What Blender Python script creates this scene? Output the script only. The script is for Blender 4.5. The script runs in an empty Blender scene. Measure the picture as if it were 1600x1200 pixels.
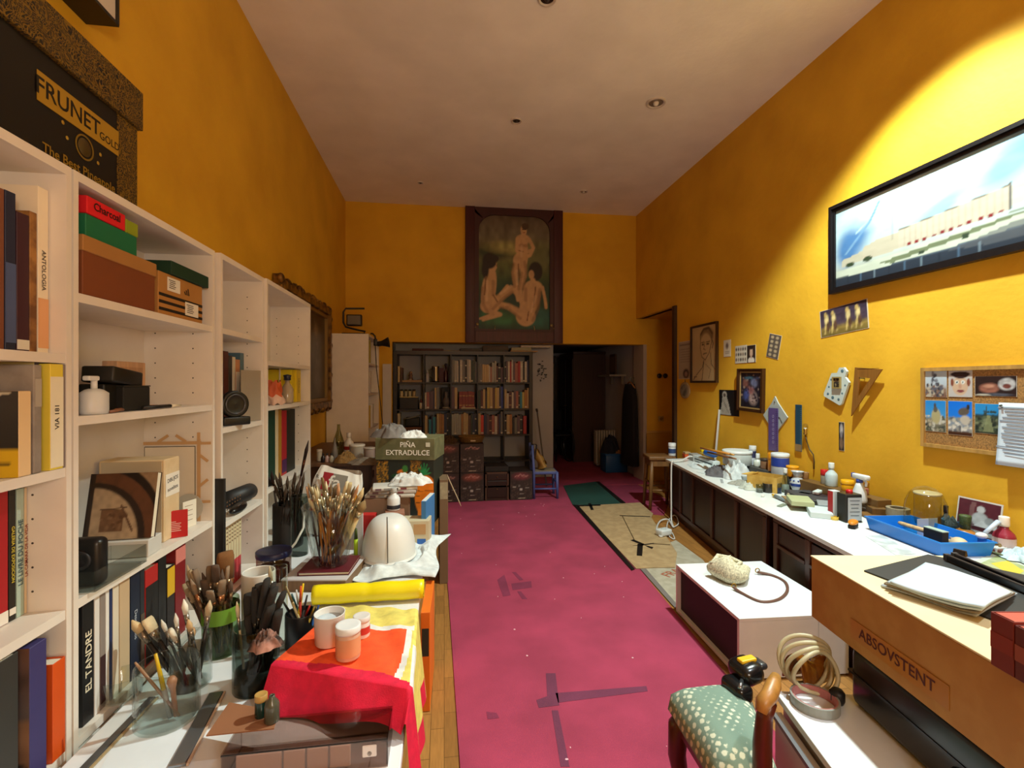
import bpy, bmesh, math, random
import numpy as np
from mathutils import Vector, Matrix, Euler, noise as mnoise
rnd = random.Random(11)
SC = bpy.context.scene
COL = SC.collection
PI = math.pi
R = math.radians
# ---------------------------------------------------------------- survey of the room (metres), eye at 1.42 m
F, EYE, YAW = 750.0, Vector((0, 0, 1.42)), R(8.04)
CY, SY = math.cos(YAW), math.sin(YAW)
def ray(px, py):
    u, v = (px - 800) / F, (600 - py) / F
    return Vector((u * CY + SY, -u * SY + CY, v))
def onz(px, py, z):
    d = ray(px, py); return EYE + d * ((z - EYE.z) / d.z)
def onx(px, py, x):
    d = ray(px, py); return EYE + d * (x / d.x)
def ony(px, py, y):
    d = ray(px, py); return EYE + d * (y / d.y)
def dep(p): return p[0] * SY + p[1] * CY            # distance along the view axis
def mpp(p): return dep(p) / F                        # metres per pixel at a point
# ---------------------------------------------------------------- materials
_M = {}
def lin(h):
    if not isinstance(h, str): return tuple(h)
    h = h.lstrip('#'); o = []
    for i in (0, 2, 4):
        c = int(h[i:i + 2], 16) / 255
        o.append(c / 12.92 if c <= .04045 else ((c + .055) / 1.055) ** 2.4)
    return tuple(o)
def M(hexc, rough=.55, kind='plain', metal=0.0, hex2=None, scale=1.0):
    key = (hexc, rough, kind, metal, hex2, scale)
    if key in _M: return _M[key]
    m = bpy.data.materials.new('%s_%s' % (kind, hexc)); m.use_nodes = True
    nt = m.node_tree; N = nt.nodes; L = nt.links
    b = N['Principled BSDF']; b.inputs['Roughness'].default_value = rough; b.inputs['Metallic'].default_value = metal
    c = lin(hexc); b.inputs['Base Color'].default_value = (*c, 1)
    if kind == 'glass':
        b.inputs['Transmission Weight'].default_value = 1; b.inputs['IOR'].default_value = 1.25
        b.inputs['Roughness'].default_value = rough
        _M[key] = m; return m
    if kind == 'clear':      # thin clear glass: see-through with a glossy skin that grows at the rim
        tr = N.new('ShaderNodeBsdfTransparent'); tr.inputs['Color'].default_value = (*c, 1); gl = N.new('ShaderNodeBsdfGlossy'); gl.inputs['Roughness'].default_value = rough
        lw = N.new('ShaderNodeLayerWeight'); lw.inputs['Blend'].default_value = .5; mxs = N.new('ShaderNodeMixShader')
        rp = N.new('ShaderNodeValToRGB'); e = rp.color_ramp.elements; e[0].position, e[1].position = .45, 1.0; e[0].color, e[1].color = (.035, .035, .035, 1), (.55, .55, .55, 1)
        L.new(lw.outputs['Facing'], rp.inputs['Fac']); L.new(rp.outputs['Color'], mxs.inputs['Fac']); L.new(tr.outputs[0], mxs.inputs[1]); L.new(gl.outputs[0], mxs.inputs[2]); L.new(mxs.outputs[0], N['Material Output'].inputs['Surface']); N.remove(b)
        _M[key] = m; return m
    if kind == 'film':
        b.inputs['Alpha'].default_value = .38; b.inputs['Roughness'].default_value = rough
        _M[key] = m; return m
    if kind == 'vcol':
        a = N.new('ShaderNodeAttribute'); a.attribute_name = 'Col'
        L.new(a.outputs['Color'], b.inputs['Base Color']); _M[key] = m; return m
    tc = N.new('ShaderNodeTexCoord'); co = tc.outputs['Object']
    def noise(sc, det=3, st=None):
        n = N.new('ShaderNodeTexNoise'); n.inputs['Scale'].default_value = sc * scale; n.inputs['Detail'].default_value = det
        if st:
            mp = N.new('ShaderNodeMapping'); mp.inputs['Scale'].default_value = st
            L.new(co, mp.inputs['Vector']); L.new(mp.outputs['Vector'], n.inputs['Vector'])
        else: L.new(co, n.inputs['Vector'])
        return n
    def ramp(src, c1, c2, p1=.35, p2=.65):
        r = N.new('ShaderNodeValToRGB'); e = r.color_ramp.elements
        e[0].position, e[1].position = p1, p2; e[0].color, e[1].color = (*c1, 1), (*c2, 1)
        L.new(src, r.inputs['Fac']); return r
    def bump(src, st, dist=.01):
        bp = N.new('ShaderNodeBump'); bp.inputs['Strength'].default_value = st; bp.inputs['Distance'].default_value = dist
        L.new(src, bp.inputs['Height']); L.new(bp.outputs['Normal'], b.inputs['Normal'])
    sh = lambda k: tuple(min(1, x * k) for x in c)
    c2 = lin(hex2) if hex2 else None
    if kind == 'plain':
        n = noise(9); r = ramp(n.outputs['Fac'], sh(.97), sh(1.03)); L.new(r.outputs['Color'], b.inputs['Base Color'])
    elif kind == 'wall':
        n = noise(2.2, 6); r = ramp(n.outputs['Fac'], sh(.9), c2 or sh(1.08), .3, .7); L.new(r.outputs['Color'], b.inputs['Base Color'])
        bump(noise(26, 5).outputs['Fac'], .16, .01)
    elif kind == 'wood':
        n = noise(3, 5, (14, 14, 1.2)); r = ramp(n.outputs['Fac'], sh(.72), c2 or sh(1.12), .3, .7); L.new(r.outputs['Color'], b.inputs['Base Color'])
        bump(n.outputs['Fac'], .08, .004)
    elif kind == 'cloth':
        n = noise(30, 4); r = ramp(n.outputs['Fac'], sh(.86), c2 or sh(1.08)); L.new(r.outputs['Color'], b.inputs['Base Color'])
        bump(noise(260, 2).outputs['Fac'], .25, .003)
    elif kind == 'carpet':
        n = noise(3.2, 8); n2 = noise(420, 2); mx = N.new('ShaderNodeMix'); mx.data_type = 'RGBA'; mx.blend_type = 'MULTIPLY'; mx.inputs['Factor'].default_value = .45
        r = ramp(n.outputs['Fac'], sh(.82), sh(1.1)); r2 = ramp(n2.outputs['Fac'], (.6, .6, .6), (1, 1, 1))
        L.new(r.outputs['Color'], mx.inputs[6]); L.new(r2.outputs['Color'], mx.inputs[7]); L.new(mx.outputs[2], b.inputs['Base Color'])
        bump(n2.outputs['Fac'], .4, .004)
    elif kind == 'mottle':
        n = noise(14, 4); r = ramp(n.outputs['Fac'], c, c2 or sh(1.5), .42, .6); L.new(r.outputs['Color'], b.inputs['Base Color'])
    elif kind == 'leaves':   # ornamental gold swirls
        v = N.new('ShaderNodeTexVoronoi'); v.feature = 'DISTANCE_TO_EDGE'; v.inputs['Scale'].default_value = 34 * scale
        n = noise(7, 3); mp = N.new('ShaderNodeVectorMath'); mp.operation = 'ADD'
        L.new(co, mp.inputs[0]); L.new(n.outputs['Color'], mp.inputs[1]); L.new(mp.outputs[0], v.inputs['Vector'])
        r = ramp(v.outputs['Distance'], c2 or sh(3), c, .05, .16); L.new(r.outputs['Color'], b.inputs['Base Color'])
    elif kind == 'parquet':
        br = N.new('ShaderNodeTexBrick'); br.inputs['Scale'].default_value = 1; br.inputs['Brick Width'].default_value = .25; br.inputs['Row Height'].default_value = .055
        br.inputs['Mortar Size'].default_value = .0012; br.offset = .37
        br.inputs['Color1'].default_value = (*sh(.8), 1); br.inputs['Color2'].default_value = (*sh(1.18), 1); br.inputs['Mortar'].default_value = (*sh(.35), 1)
        mp = N.new('ShaderNodeMapping'); mp.inputs['Rotation'].default_value = (0, 0, PI / 2); L.new(co, mp.inputs['Vector']); L.new(mp.outputs['Vector'], br.inputs['Vector'])
        n = noise(4, 5, (30, 3, 1)); mx = N.new('ShaderNodeMix'); mx.data_type = 'RGBA'; mx.blend_type = 'MULTIPLY'; mx.inputs['Factor'].default_value = .5
        r = ramp(n.outputs['Fac'], (.6, .6, .6), (1, 1, 1)); L.new(br.outputs['Color'], mx.inputs[6]); L.new(r.outputs['Color'], mx.inputs[7]); L.new(mx.outputs[2], b.inputs['Base Color'])
    elif kind == 'cork':
        n = noise(140, 3); r = ramp(n.outputs['Fac'], sh(.6), sh(1.25)); L.new(r.outputs['Color'], b.inputs['Base Color'])
    elif kind == 'damask':   # chair cloth: small pale motifs in offset rows
        v = N.new('ShaderNodeTexVoronoi'); v.inputs['Scale'].default_value = 24 * scale; v.inputs['Randomness'].default_value = .12
        mp = N.new('ShaderNodeMapping'); mp.inputs['Rotation'].default_value = (0, 0, R(45)); n = noise(90, 2)
        ad = N.new('ShaderNodeMath'); ad.operation = 'MULTIPLY_ADD'; ad.inputs[1].default_value = .35
        L.new(co, mp.inputs['Vector']); L.new(mp.outputs['Vector'], v.inputs['Vector'])
        L.new(n.outputs['Fac'], ad.inputs[0]); L.new(v.outputs['Distance'], ad.inputs[2])
        r = ramp(ad.outputs[0], c2, c, .5, .62); L.new(r.outputs['Color'], b.inputs['Base Color'])
        bump(noise(300, 2).outputs['Fac'], .3, .003)
    _M[key] = m; return m
def glass(hexc='dfe8e4', rough=.03): return M(hexc, rough, 'glass')
VC = lambda rough=.6: M('808080', rough, 'vcol')
# ---------------------------------------------------------------- mesh builder
_TX = {}
def text_geo(s, size):
    k = (s, size)
    if k in _TX: return _TX[k]
    cu = bpy.data.curves.new('t', 'FONT'); cu.body = s; cu.size = size; cu.align_x = 'CENTER'; cu.align_y = 'CENTER'; cu.resolution_u = 3; cu.offset = size * .014
    o = bpy.data.objects.new('t', cu); COL.objects.link(o)
    dg = bpy.context.evaluated_depsgraph_get(); dg.update(); ev = o.evaluated_get(dg); me = ev.to_mesh()
    vs = [v.co.copy() for v in me.vertices]; fs = [tuple(p.vertices) for p in me.polygons]
    ev.to_mesh_clear(); bpy.data.objects.remove(o); bpy.data.curves.remove(cu)
    _TX[k] = (vs, fs); return vs, fs
def frame(o, ux, uy):            # matrix whose X,Y axes are ux,uy at origin o
    x = Vector(ux).normalized(); z = x.cross(Vector(uy)).normalized(); y = z.cross(x)
    m = Matrix((x, y, z)).transposed().to_4x4(); m.translation = Vector(o); return m
def T(x=0, y=0, z=0): return Matrix.Translation((x, y, z))
def RX(a): return Matrix.Rotation(R(a), 4, 'X')
def RY(a): return Matrix.Rotation(R(a), 4, 'Y')
def RZ(a): return Matrix.Rotation(R(a), 4, 'Z')
_BOX = {}
class B:
    def __init__(s): s.v = []; s.f = []; s.mi = []; s.sm = []; s.m = []
    def add(s, vs, fs, mat, smooth=False, xf=None):
        if mat not in s.m: s.m.append(mat)
        i = s.m.index(mat); n = len(s.v)
        s.v += [tuple(xf @ Vector(v)) if xf is not None else tuple(v) for v in vs]
        for f in fs: s.f.append(tuple(n + k for k in f)); s.mi.append(i); s.sm.append(smooth)
        return s
    def box(s, c, d, mat, xf=None, bev=0, seg=2):
        if bev <= 0:
            x, y, z = (k / 2 for k in d); cx, cy, cz = c
            vs = [(cx + a * x, cy + b * y, cz + e * z) for a in (-1, 1) for b in (-1, 1) for e in (-1, 1)]
            fs = [(0, 1, 3, 2), (4, 6, 7, 5), (0, 4, 5, 1), (2, 3, 7, 6), (0, 2, 6, 4), (1, 5, 7, 3)]
            return s.add(vs, fs, mat, False, xf)
        bm = bmesh.new(); bmesh.ops.create_cube(bm, size=1); bmesh.ops.scale(bm, vec=d, verts=bm.verts)
        bmesh.ops.bevel(bm, geom=bm.edges[:], offset=min(bev, min(d) * .49), segments=seg, affect='EDGES', profile=.5)
        bm.verts.index_update()
        vs = [v.co + Vector(c) for v in bm.verts]; fs = [tuple(v.index for v in f.verts) for f in bm.faces]; bm.free()
        return s.add(vs, fs, mat, seg > 1 and bev > .004, xf)
    def lathe(s, prof, mat, o=(0, 0, 0), n=20, xf=None, smooth=True, caps=True, sx=1, sy=1):
        vs = []; fs = []; k = len(prof)
        for r, z in prof:
            for j in range(n):
                a = 2 * PI * j / n; vs.append((o[0] + sx * r * math.cos(a), o[1] + sy * r * math.sin(a), o[2] + z))
        for i in range(k - 1):
            for j in range(n):
                j2 = (j + 1) % n; fs.append((i * n + j, i * n + j2, (i + 1) * n + j2, (i + 1) * n + j))
        if caps:
            if prof[0][0] > 1e-5: fs.append(tuple(range(n - 1, -1, -1)))
            if prof[-1][0] > 1e-5: fs.append(tuple((k - 1) * n + j for j in range(n)))
        return s.add(vs, fs, mat, smooth, xf)
    def cyl(s, p0, p1, r0, mat, r1=None, n=12, smooth=True, xf=None):
        return s.tube([p0, p1], [r0, r0 if r1 is None else r1], mat, n, smooth, xf)
    def tube(s, pts, r, mat, n=8, smooth=True, xf=None, closed=False):
        P = [Vector(p) for p in pts]; k = len(P); rr = r if isinstance(r, (list, tuple)) else [r] * k
        vs = []; fs = []; up = None
        for i in range(k):
            t = (P[(i + 1) % k] - P[i - 1]) if closed else (P[min(i + 1, k - 1)] - P[max(i - 1, 0)])
            t.normalize()
            if up is None:
                up = Vector((0, 0, 1)) if abs(t.z) < .9 else Vector((1, 0, 0))
            a = (up - t * up.dot(t))
            if a.length < 1e-6: a = t.orthogonal()
            a.normalize(); up = a; b = t.cross(a)
            for j in range(n):
                q = 2 * PI * j / n; vs.append(P[i] + (a * math.cos(q) + b * math.sin(q)) * rr[i])
        for i in range(k if closed else k - 1):
            i2 = (i + 1) % k
            for j in range(n):
                j2 = (j + 1) % n; fs.append((i * n + j, i * n + j2, i2 * n + j2, i2 * n + j))
        if not closed:
            fs.append(tuple(range(n - 1, -1, -1))); fs.append(tuple((k - 1) * n + j for j in range(n)))
        return s.add(vs, fs, mat, smooth, xf)
    def ball(s, c, r, mat, n=14, xf=None, sc=(1, 1, 1)):
        pr = [(max(1e-6, r * math.sin(PI * i / n)), -r * math.cos(PI * i / n)) for i in range(n + 1)]
        q = B(); q.lathe([(a, b) for a, b in pr], mat, n=n + 4, caps=False)
        return s.add([(c[0] + v[0] * sc[0], c[1] + v[1] * sc[1], c[2] + v[2] * sc[2]) for v in q.v], q.f, mat, True, xf)
    def prism(s, poly, z0, z1, mat, xf=None, smooth=False):
        n = len(poly); vs = [(x, y, z0) for x, y in poly] + [(x, y, z1) for x, y in poly]
        fs = [tuple(range(n - 1, -1, -1)), tuple(range(n, 2 * n))] + [(i, (i + 1) % n, n + (i + 1) % n, n + i) for i in range(n)]
        return s.add(vs, fs, mat, smooth, xf)
    def ring(s, outer, inner, z0, z1, mat, xf=None):      # two matching loops, extruded
        n = len(outer); vs = [(x, y, z) for z in (z0, z1) for lp in (outer, inner) for x, y in lp]
        fs = []
        for i in range(n):
            j = (i + 1) % n
            fs += [(2 * n + i, 2 * n + j, 3 * n + j, 3 * n + i), (i, n + i, n + j, j), (i, j, 2 * n + j, 2 * n + i), (n + i, 3 * n + i, 3 * n + j, n + j)]
        return s.add(vs, fs, mat, False, xf)
    def grid(s, fn, nu, nv, mat, smooth=True, xf=None, matfn=None, th=0):
        P = [[Vector(fn(i / nu, j / nv)) for j in range(nv + 1)] for i in range(nu + 1)]
        ix = lambda i, j: i * (nv + 1) + j
        vs = [p for row in P for p in row]
        if th:
            nn = []
            for i in range(nu + 1):
                for j in range(nv + 1):
                    a = P[min(i + 1, nu)][j] - P[max(i - 1, 0)][j]; b = P[i][min(j + 1, nv)] - P[i][max(j - 1, 0)]
                    c = a.cross(b); c = c.normalized() if c.length > 1e-9 else Vector((0, 0, 1)); nn.append(c)
            top = len(vs); vs = vs + [v - k * th for v, k in zip(vs, nn)]
        by = {}
        for i in range(nu):
            for j in range(nv):
                m = matfn((i + .5) / nu, (j + .5) / nv) if matfn else mat
                l = by.setdefault(m, [])
                l.append((ix(i, j), ix(i + 1, j), ix(i + 1, j + 1), ix(i, j + 1)))
                if th: l.append((top + ix(i, j), top + ix(i, j + 1), top + ix(i + 1, j + 1), top + ix(i + 1, j)))
        if th:
            l = by.setdefault(mat, [])
            rim = [ix(i, 0) for i in range(nu + 1)] + [ix(nu, j) for j in range(1, nv + 1)] + [ix(i, nv) for i in range(nu - 1, -1, -1)] + [ix(0, j) for j in range(nv - 1, 0, -1)]
            for a, b in zip(rim, rim[1:] + rim[:1]): l.append((b, a, top + a, top + b))
        n0 = len(s.v); s.v += [tuple(xf @ v) if xf is not None else tuple(v) for v in vs]
        for m, l in by.items():
            if m not in s.m: s.m.append(m)
            k = s.m.index(m)
            for f in l: s.f.append(tuple(n0 + q for q in f)); s.mi.append(k); s.sm.append(smooth)
        return s
    def text(s, txt, size, mat, xf): 
        vs, fs = text_geo(txt, size); return s.add(vs, fs, mat, False, xf)
    def obj(s, name, parent=None, loc=None, rz=0, rot=None):
        me = bpy.data.meshes.new(name); me.from_pydata(s.v, [], s.f)
        for m in s.m: me.materials.append(m)
        me.polygons.foreach_set('material_index', s.mi); me.polygons.foreach_set('use_smooth', s.sm); me.update()
        o = bpy.data.objects.new(name, me); COL.objects.link(o)
        if parent: o.parent = parent
        if loc is not None: o.location = loc
        if rot is not None: o.rotation_euler = rot
        elif rz: o.rotation_euler = (0, 0, rz)
        return o
def tag(o, label, cat, group=None, kind=None):
    o['label'] = label; o['category'] = cat
    if group: o['group'] = group
    if kind: o['kind'] = kind
    return o
def thing(name, label, cat, loc=(0, 0, 0), rz=0, group=None, rot=None):
    o = bpy.data.objects.new(name, None); COL.objects.link(o); o.empty_display_size = .05
    o.location = loc; o.rotation_euler = rot if rot is not None else (0, 0, rz); return tag(o, label, cat, group)
def struct(o): o['kind'] = 'structure'; return o
def dup(root, loc, rz=None, label=None, group=None, rot=None):
    r = root.copy(); COL.objects.link(r); r.location = loc
    if rz is not None: r.rotation_euler = (0, 0, rz)
    if rot is not None: r.rotation_euler = rot
    if label: r['label'] = label
    if group: r['group'] = group
    for ch in list(root.children):
        c = ch.copy(); COL.objects.link(c); c.parent = r
        for g in list(ch.children):
            d = g.copy(); COL.objects.link(d); d.parent = c
    return r
# ---------------------------------------------------------------- painted flat pictures (colour per vertex of a fine sheet)
class Pic:
    def __init__(s, w, h, nx, ny, bg='888888'):
        s.w, s.h, s.nx, s.ny = w, h, nx, ny
        gx, gy = np.meshgrid(np.linspace(0, 1, nx + 1), np.linspace(0, 1, ny + 1), indexing='ij')
        s.x, s.y = gx, gy; s.c = np.empty((nx + 1, ny + 1, 3)); s.c[:] = lin(bg); s.rs = np.random.RandomState(5)
    def mix(s, a, col): s.c += (np.array(lin(col)) - s.c) * np.clip(a, 0, 1)[..., None]; return s
    def grad(s, stops, axis='y'):
        t = s.y if axis == 'y' else s.x
        xs = [k for k, _ in stops]; cs = np.array([lin(c) for _, c in stops])
        for i in range(3): s.c[..., i] = np.interp(t, xs, cs[:, i])
        return s
    def ell(s, cx, cy, rx, ry, col, rot=0, soft=.25, a=1):
        k = s.w / s.h; dx, dy = (s.x - cx) * k, s.y - cy; q = R(rot)
        u = (dx * math.cos(q) + dy * math.sin(q)) / (rx * k); v = (-dx * math.sin(q) + dy * math.cos(q)) / ry
        d = np.sqrt(u * u + v * v); return s.mix(np.clip((1 + soft / 2 - d) / max(soft, 1e-3), 0, 1) * a, col)
    def poly(s, pts, col, a=1):
        ins = np.zeros(s.x.shape, bool); n = len(pts)
        for i in range(n):
            (x1, y1), (x2, y2) = pts[i], pts[(i + 1) % n]
            if y1 == y2: continue
            cnd = (y1 > s.y) != (y2 > s.y)
            ins ^= cnd & (s.x < (x2 - x1) * (s.y - y1) / (y2 - y1) + x1)
        return s.mix(ins * float(a), col)
    def rect(s, x0, y0, x1, y1, col, a=1): return s.mix(((s.x >= x0) & (s.x <= x1) & (s.y >= y0) & (s.y <= y1)) * float(a), col)
    def line(s, pts, wd, col, a=1, w2=None):
        k = s.w / s.h; best = np.zeros(s.x.shape); n = len(pts) - 1
        for i in range(n):
            (x1, y1), (x2, y2) = pts[i], pts[i + 1]; ax, ay, bx, by = x1 * k, y1, x2 * k, y2
            L2 = (bx - ax) ** 2 + (by - ay) ** 2 + 1e-9
            t = np.clip(((s.x * k - ax) * (bx - ax) + (s.y - ay) * (by - ay)) / L2, 0, 1)
            d = np.hypot(s.x * k - ax - t * (bx - ax), s.y - ay - t * (by - ay))
            ww = wd if w2 is None else wd + (w2 - wd) * ((i + t) / n)
            best = np.maximum(best, np.clip((ww - d) / (ww * .5 + 1e-6), 0, 1))
        return s.mix(best * a, col)
    def noise(s, amt, cells=12, seed=1):
        rs = np.random.RandomState(seed); g = rs.rand(cells + 2, cells + 2)
        fx, fy = s.x * cells, s.y * cells; ix, iy = np.minimum(fx.astype(int), cells), np.minimum(fy.astype(int), cells)
        tx, ty = fx - ix, fy - iy; tx, ty = tx * tx * (3 - 2 * tx), ty * ty * (3 - 2 * ty)
        v = (g[ix, iy] * (1 - tx) + g[ix + 1, iy] * tx) * (1 - ty) + (g[ix, iy + 1] * (1 - tx) + g[ix + 1, iy + 1] * tx) * ty
        s.c *= (1 + amt * (v - .5) * 2)[..., None]; s.c = np.clip(s.c, 0, 1); return s
    def spots(s, n, x0, y0, x1, y1, r, cols, seed=1):
        rr = random.Random(seed)
        for i in range(n):
            s.ell(rr.uniform(x0, x1), rr.uniform(y0, y1), r * rr.uniform(.5, 1.3), r * rr.uniform(.5, 1.3) * s.w / s.h, rr.choice(cols), soft=.6)
        return s
    def obj(s, name, parent, xf=None, rough=.6, bend=None):
        nx, ny = s.nx, s.ny; X = (s.x - .5) * s.w; Y = (s.y - .5) * s.h
        vs = [Vector((X[i, j], Y[i, j], bend(s.x[i, j], s.y[i, j]) if bend else 0)) for i in range(nx + 1) for j in range(ny + 1)]
        q = lambda i, j: i * (ny + 1) + j
        fs = [(q(i, j), q(i + 1, j), q(i + 1, j + 1), q(i, j + 1)) for i in range(nx) for j in range(ny)]
        b = B(); b.add(vs, fs, VC(rough), True, xf); o = b.obj(name, parent); me = o.data
        at = me.color_attributes.new('Col', 'FLOAT_COLOR', 'POINT')
        buf = np.ones((len(vs), 4), 'f'); buf[:, :3] = s.c.reshape(-1, 3); at.data.foreach_set('color', buf.ravel()); return o
ORD = ['first', 'second', 'third', 'fourth', 'fifth', 'sixth', 'seventh', 'eighth', 'ninth', 'tenth', 'eleventh', 'twelfth', 'thirteenth', 'fourteenth', 'fifteenth']

def at(px, py, t): return EYE + ray(px, py) * t
WALLBOX, WBH = ((2.62, 3.36), (3.40, 4.02)), .10
def pot(name, label, cat, px, py, wpx, hpx, z, col, lid=None, lidh=.22, band=None, clear=False, sh='pot', group=None, fill=None, rough=.35, n=22):
    p = onz(px, py, z + .0008); s = mpp(p); r, h = wpx * s / 2, hpx * s
    if p.x + r > 2.752:      # keep clear of the wall: slide along the sight line's plan
        d = ray(px, py); X = 2.745 - r * 1.03; k = X / d.x; p = Vector((X, d.y * k, z + .0008)); s = mpp(p); r, h = wpx * s / 2, hpx * s
        for y0, y1 in WALLBOX:
            if y0 < p.y < y1: p.z = z + WBH + .0015
    t = thing(name, label, cat, p, 0, group); m = M(col, .04, 'clear') if clear else M(col, rough)
    hb = h * (1 - (lidh if lid else 0)); rl = r
    if sh == 'pot': pr = [(r * .88, 0), (r * .94, h * .03), (r, hb * .97), (r * 1.02, hb)]
    elif sh == 'can': pr = [(r * .98, 0), (r, h * .02), (r, hb * .98), (r * .98, hb)]
    elif sh == 'bottle': pr = [(r * .94, 0), (r, h * .03), (r, hb * .62), (r * .9, hb * .72), (r * .42, hb * .9), (r * .38, hb)]; rl = r * .46
    elif sh == 'jar': pr = [(r * .92, 0), (r, h * .05), (r, hb * .78), (r * .8, hb * .9), (r * .78, hb)]; rl = r * .84
    elif sh == 'dome': pr = [(r * .97, 0), (r, h * .04), (r, h * .5), (r * .93, h * .68), (r * .75, h * .84), (r * .45, h * .95), (r * .12, h)]
    elif sh == 'cone': pr = [(r * .55, 0), (r * .6, h * .03), (r, hb)]
    elif sh == 'wine': pr = [(r * .92, 0), (r, h * .03), (r, hb * .42), (r * .8, hb * .55), (r * .36, hb * .8), (r * .28, hb * .97), (r * .34, hb)]; rl = r * .36
    b = B()
    if lid: b.lathe(pr, m, n=n)
    else:
        w = max(.0022, r * .06); b.lathe(pr + [(max(.001, a - w), max(zz, w * 1.4)) for a, zz in pr[::-1]] + [(.001, w * 1.4)], m, n=n, caps=False); b.lathe([(pr[0][0], .0002), (.001, 0.0001)], m, n=n, caps=False)
    b.obj('glass_body' if clear else 'body', t)
    if lid:
        b = B(); b.lathe([(rl * 1.03, hb - .0005), (rl * 1.05, hb + (h - hb) * .2), (rl * 1.04, h * .985), (rl * .98, h), (rl * .8, h - .001)], M(lid, .4), n=n); b.obj('cap' if sh in ('bottle', 'wine') else 'lid', t)
    if band:
        z0, z1, bc = band; rr = lambda q: r * (.88 + .12 * q) if sh == 'pot' else r
        b = B(); b.lathe([(rr(z0) * 1.012 + .0006, hb * z0), (rr(z1) * 1.012 + .0006, hb * z1)], M(bc, .5), n=n, caps=False); b.obj('paper_label', t)
    if fill: b = B(); b.lathe([(r * .86, h * .03), (r * .9, hb * fill[0]), (.001, hb * fill[0])], M(fill[1], .5), n=n, caps=False); b.obj('contents', t)
    return t
def block(name, label, cat, P, d, col, rz=0, part='body', kind='plain', bev=.002, rough=.6, group=None, rot=None):
    t = thing(name, label, cat, P, rz, group, rot=rot); b = B(); b.box((0, 0, d[2] / 2), d, M(col, rough, kind), bev=bev, seg=1 if bev < .004 else 2); b.obj(part, t); return t
def wad(name, label, cat, P, rx, ry, h, col, seed=1, rz=0, kind='cloth', part='cloth', amp=.5, mat=None):
    """a crumpled heap of cloth or paper with creased folds"""
    t = thing(name, label, cat, P, rz); o = Vector((seed * 3.1, seed * 1.7, 0))
    def fn(u, v):
        a = 2 * PI * u; q = v; e = Vector((math.cos(a), math.sin(a), 0)); rim = 1 + .38 * mnoise.noise(e * 1.3 + o) + .15 * mnoise.noise(e * 3.1 + o); p = e * q
        pw_ = p + mnoise.noise_vector(p * 1.5 + o) * .5; f = 1 - min(1, 1.9 * abs(mnoise.noise(pw_ * 2.6 + o))); g = mnoise.noise(pw_ * 6 + o)
        w = mnoise.noise_vector(p * 2.2 + o) * .16
        return (rx * (p.x * rim + w.x), ry * (p.y * rim + w.y), .001 + max(0, h * (1 - q ** 2.5) * ((1 - amp) + amp * (f + .3 * g))))
    b = B(); b.grid(fn, 64, 22, mat or M(col, .85, kind)); b.obj(part, t); return t
# ================================================================ room shell
XL, XR, YB, ZC = -1.31, 2.77, 6.68, 3.87
WALL = M('d8a21a', .75, 'wall', hex2='e2ae24')
CEIL = M('f0e8e0', .8, 'wall', hex2='f4ece4')
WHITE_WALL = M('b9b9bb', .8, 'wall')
b = B(); b.box((1.2, 4.4, -.05), (5.4, 12.2, .1), M('a5733a', .42, 'parquet')); struct(b.obj('floor'))
b = B(); b.box((.73, 2.5, ZC + .05), (4.3, 8.6, .1), CEIL); struct(b.obj('ceiling'))
b = B(); b.box((XL - .06, 2.5, 1.935), (.12, 8.6, 3.87), WALL); struct(b.obj('wall_left'))
NY = 5.43                                                  # start of the side recess in the right wall
b = B(); b.box((XR + .06, (NY - 1.72) / 2, 1.935), (.12, NY + 1.72, 3.87), WALL)
b.box((XR + .06, (NY + YB) / 2 + .05, 3.12), (.12, YB - NY + .1, 1.5), WALL); struct(b.obj('wall_right'))
LZ = 1.995
b = B(); b.box(((XL + 3.5) / 2, YB + .09, (LZ + ZC) / 2), (3.5 - XL, .18, ZC - LZ), WALL)
b.box(((XL - .70) / 2, YB + .09, LZ / 2), (-.70 - XL, .18, LZ), WALL)
b.box(((2.93 + 3.5) / 2, YB + .09, LZ / 2), (.57, .18, LZ), WALL); struct(b.obj('wall_back'))
b = B(); b.box((.73, -1.76, 1.935), (4.3, .12, 3.87), WALL); struct(b.obj('wall_rear'))
# recess behind the right wall, alcove and corridor behind the back wall
b = B(); b.box((3.16, (NY + YB) / 2, 2.42), (.66, YB - NY, .1), WALL); struct(b.obj('ceiling_recess'))
b = B(); b.box((3.53, (NY + YB) / 2, 1.2), (.08, YB - NY + .3, 2.4), WALL); b.box((3.2, NY - .05, 1.2), (.6, .08, 2.4), WALL); struct(b.obj('wall_recess'))
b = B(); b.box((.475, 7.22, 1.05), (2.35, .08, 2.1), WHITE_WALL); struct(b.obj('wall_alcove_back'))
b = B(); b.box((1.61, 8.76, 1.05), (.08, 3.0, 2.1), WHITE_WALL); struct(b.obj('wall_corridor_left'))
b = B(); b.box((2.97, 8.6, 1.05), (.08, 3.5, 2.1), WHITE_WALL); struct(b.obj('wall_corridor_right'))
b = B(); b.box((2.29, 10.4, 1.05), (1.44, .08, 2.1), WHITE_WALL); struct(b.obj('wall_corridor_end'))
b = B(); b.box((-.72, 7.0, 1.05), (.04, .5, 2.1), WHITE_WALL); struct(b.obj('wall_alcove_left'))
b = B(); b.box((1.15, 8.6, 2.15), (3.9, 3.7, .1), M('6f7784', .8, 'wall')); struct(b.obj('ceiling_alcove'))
b = B(); b.box((3.2, YB - .012, .72), (.55, .024, .03), M('c89a4a', .6)); b.box((2.9, YB + .16, 1.0), (.05, .36, 1.99), M('b3a79a', .7)); struct(b.obj('trim_1'))
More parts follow.
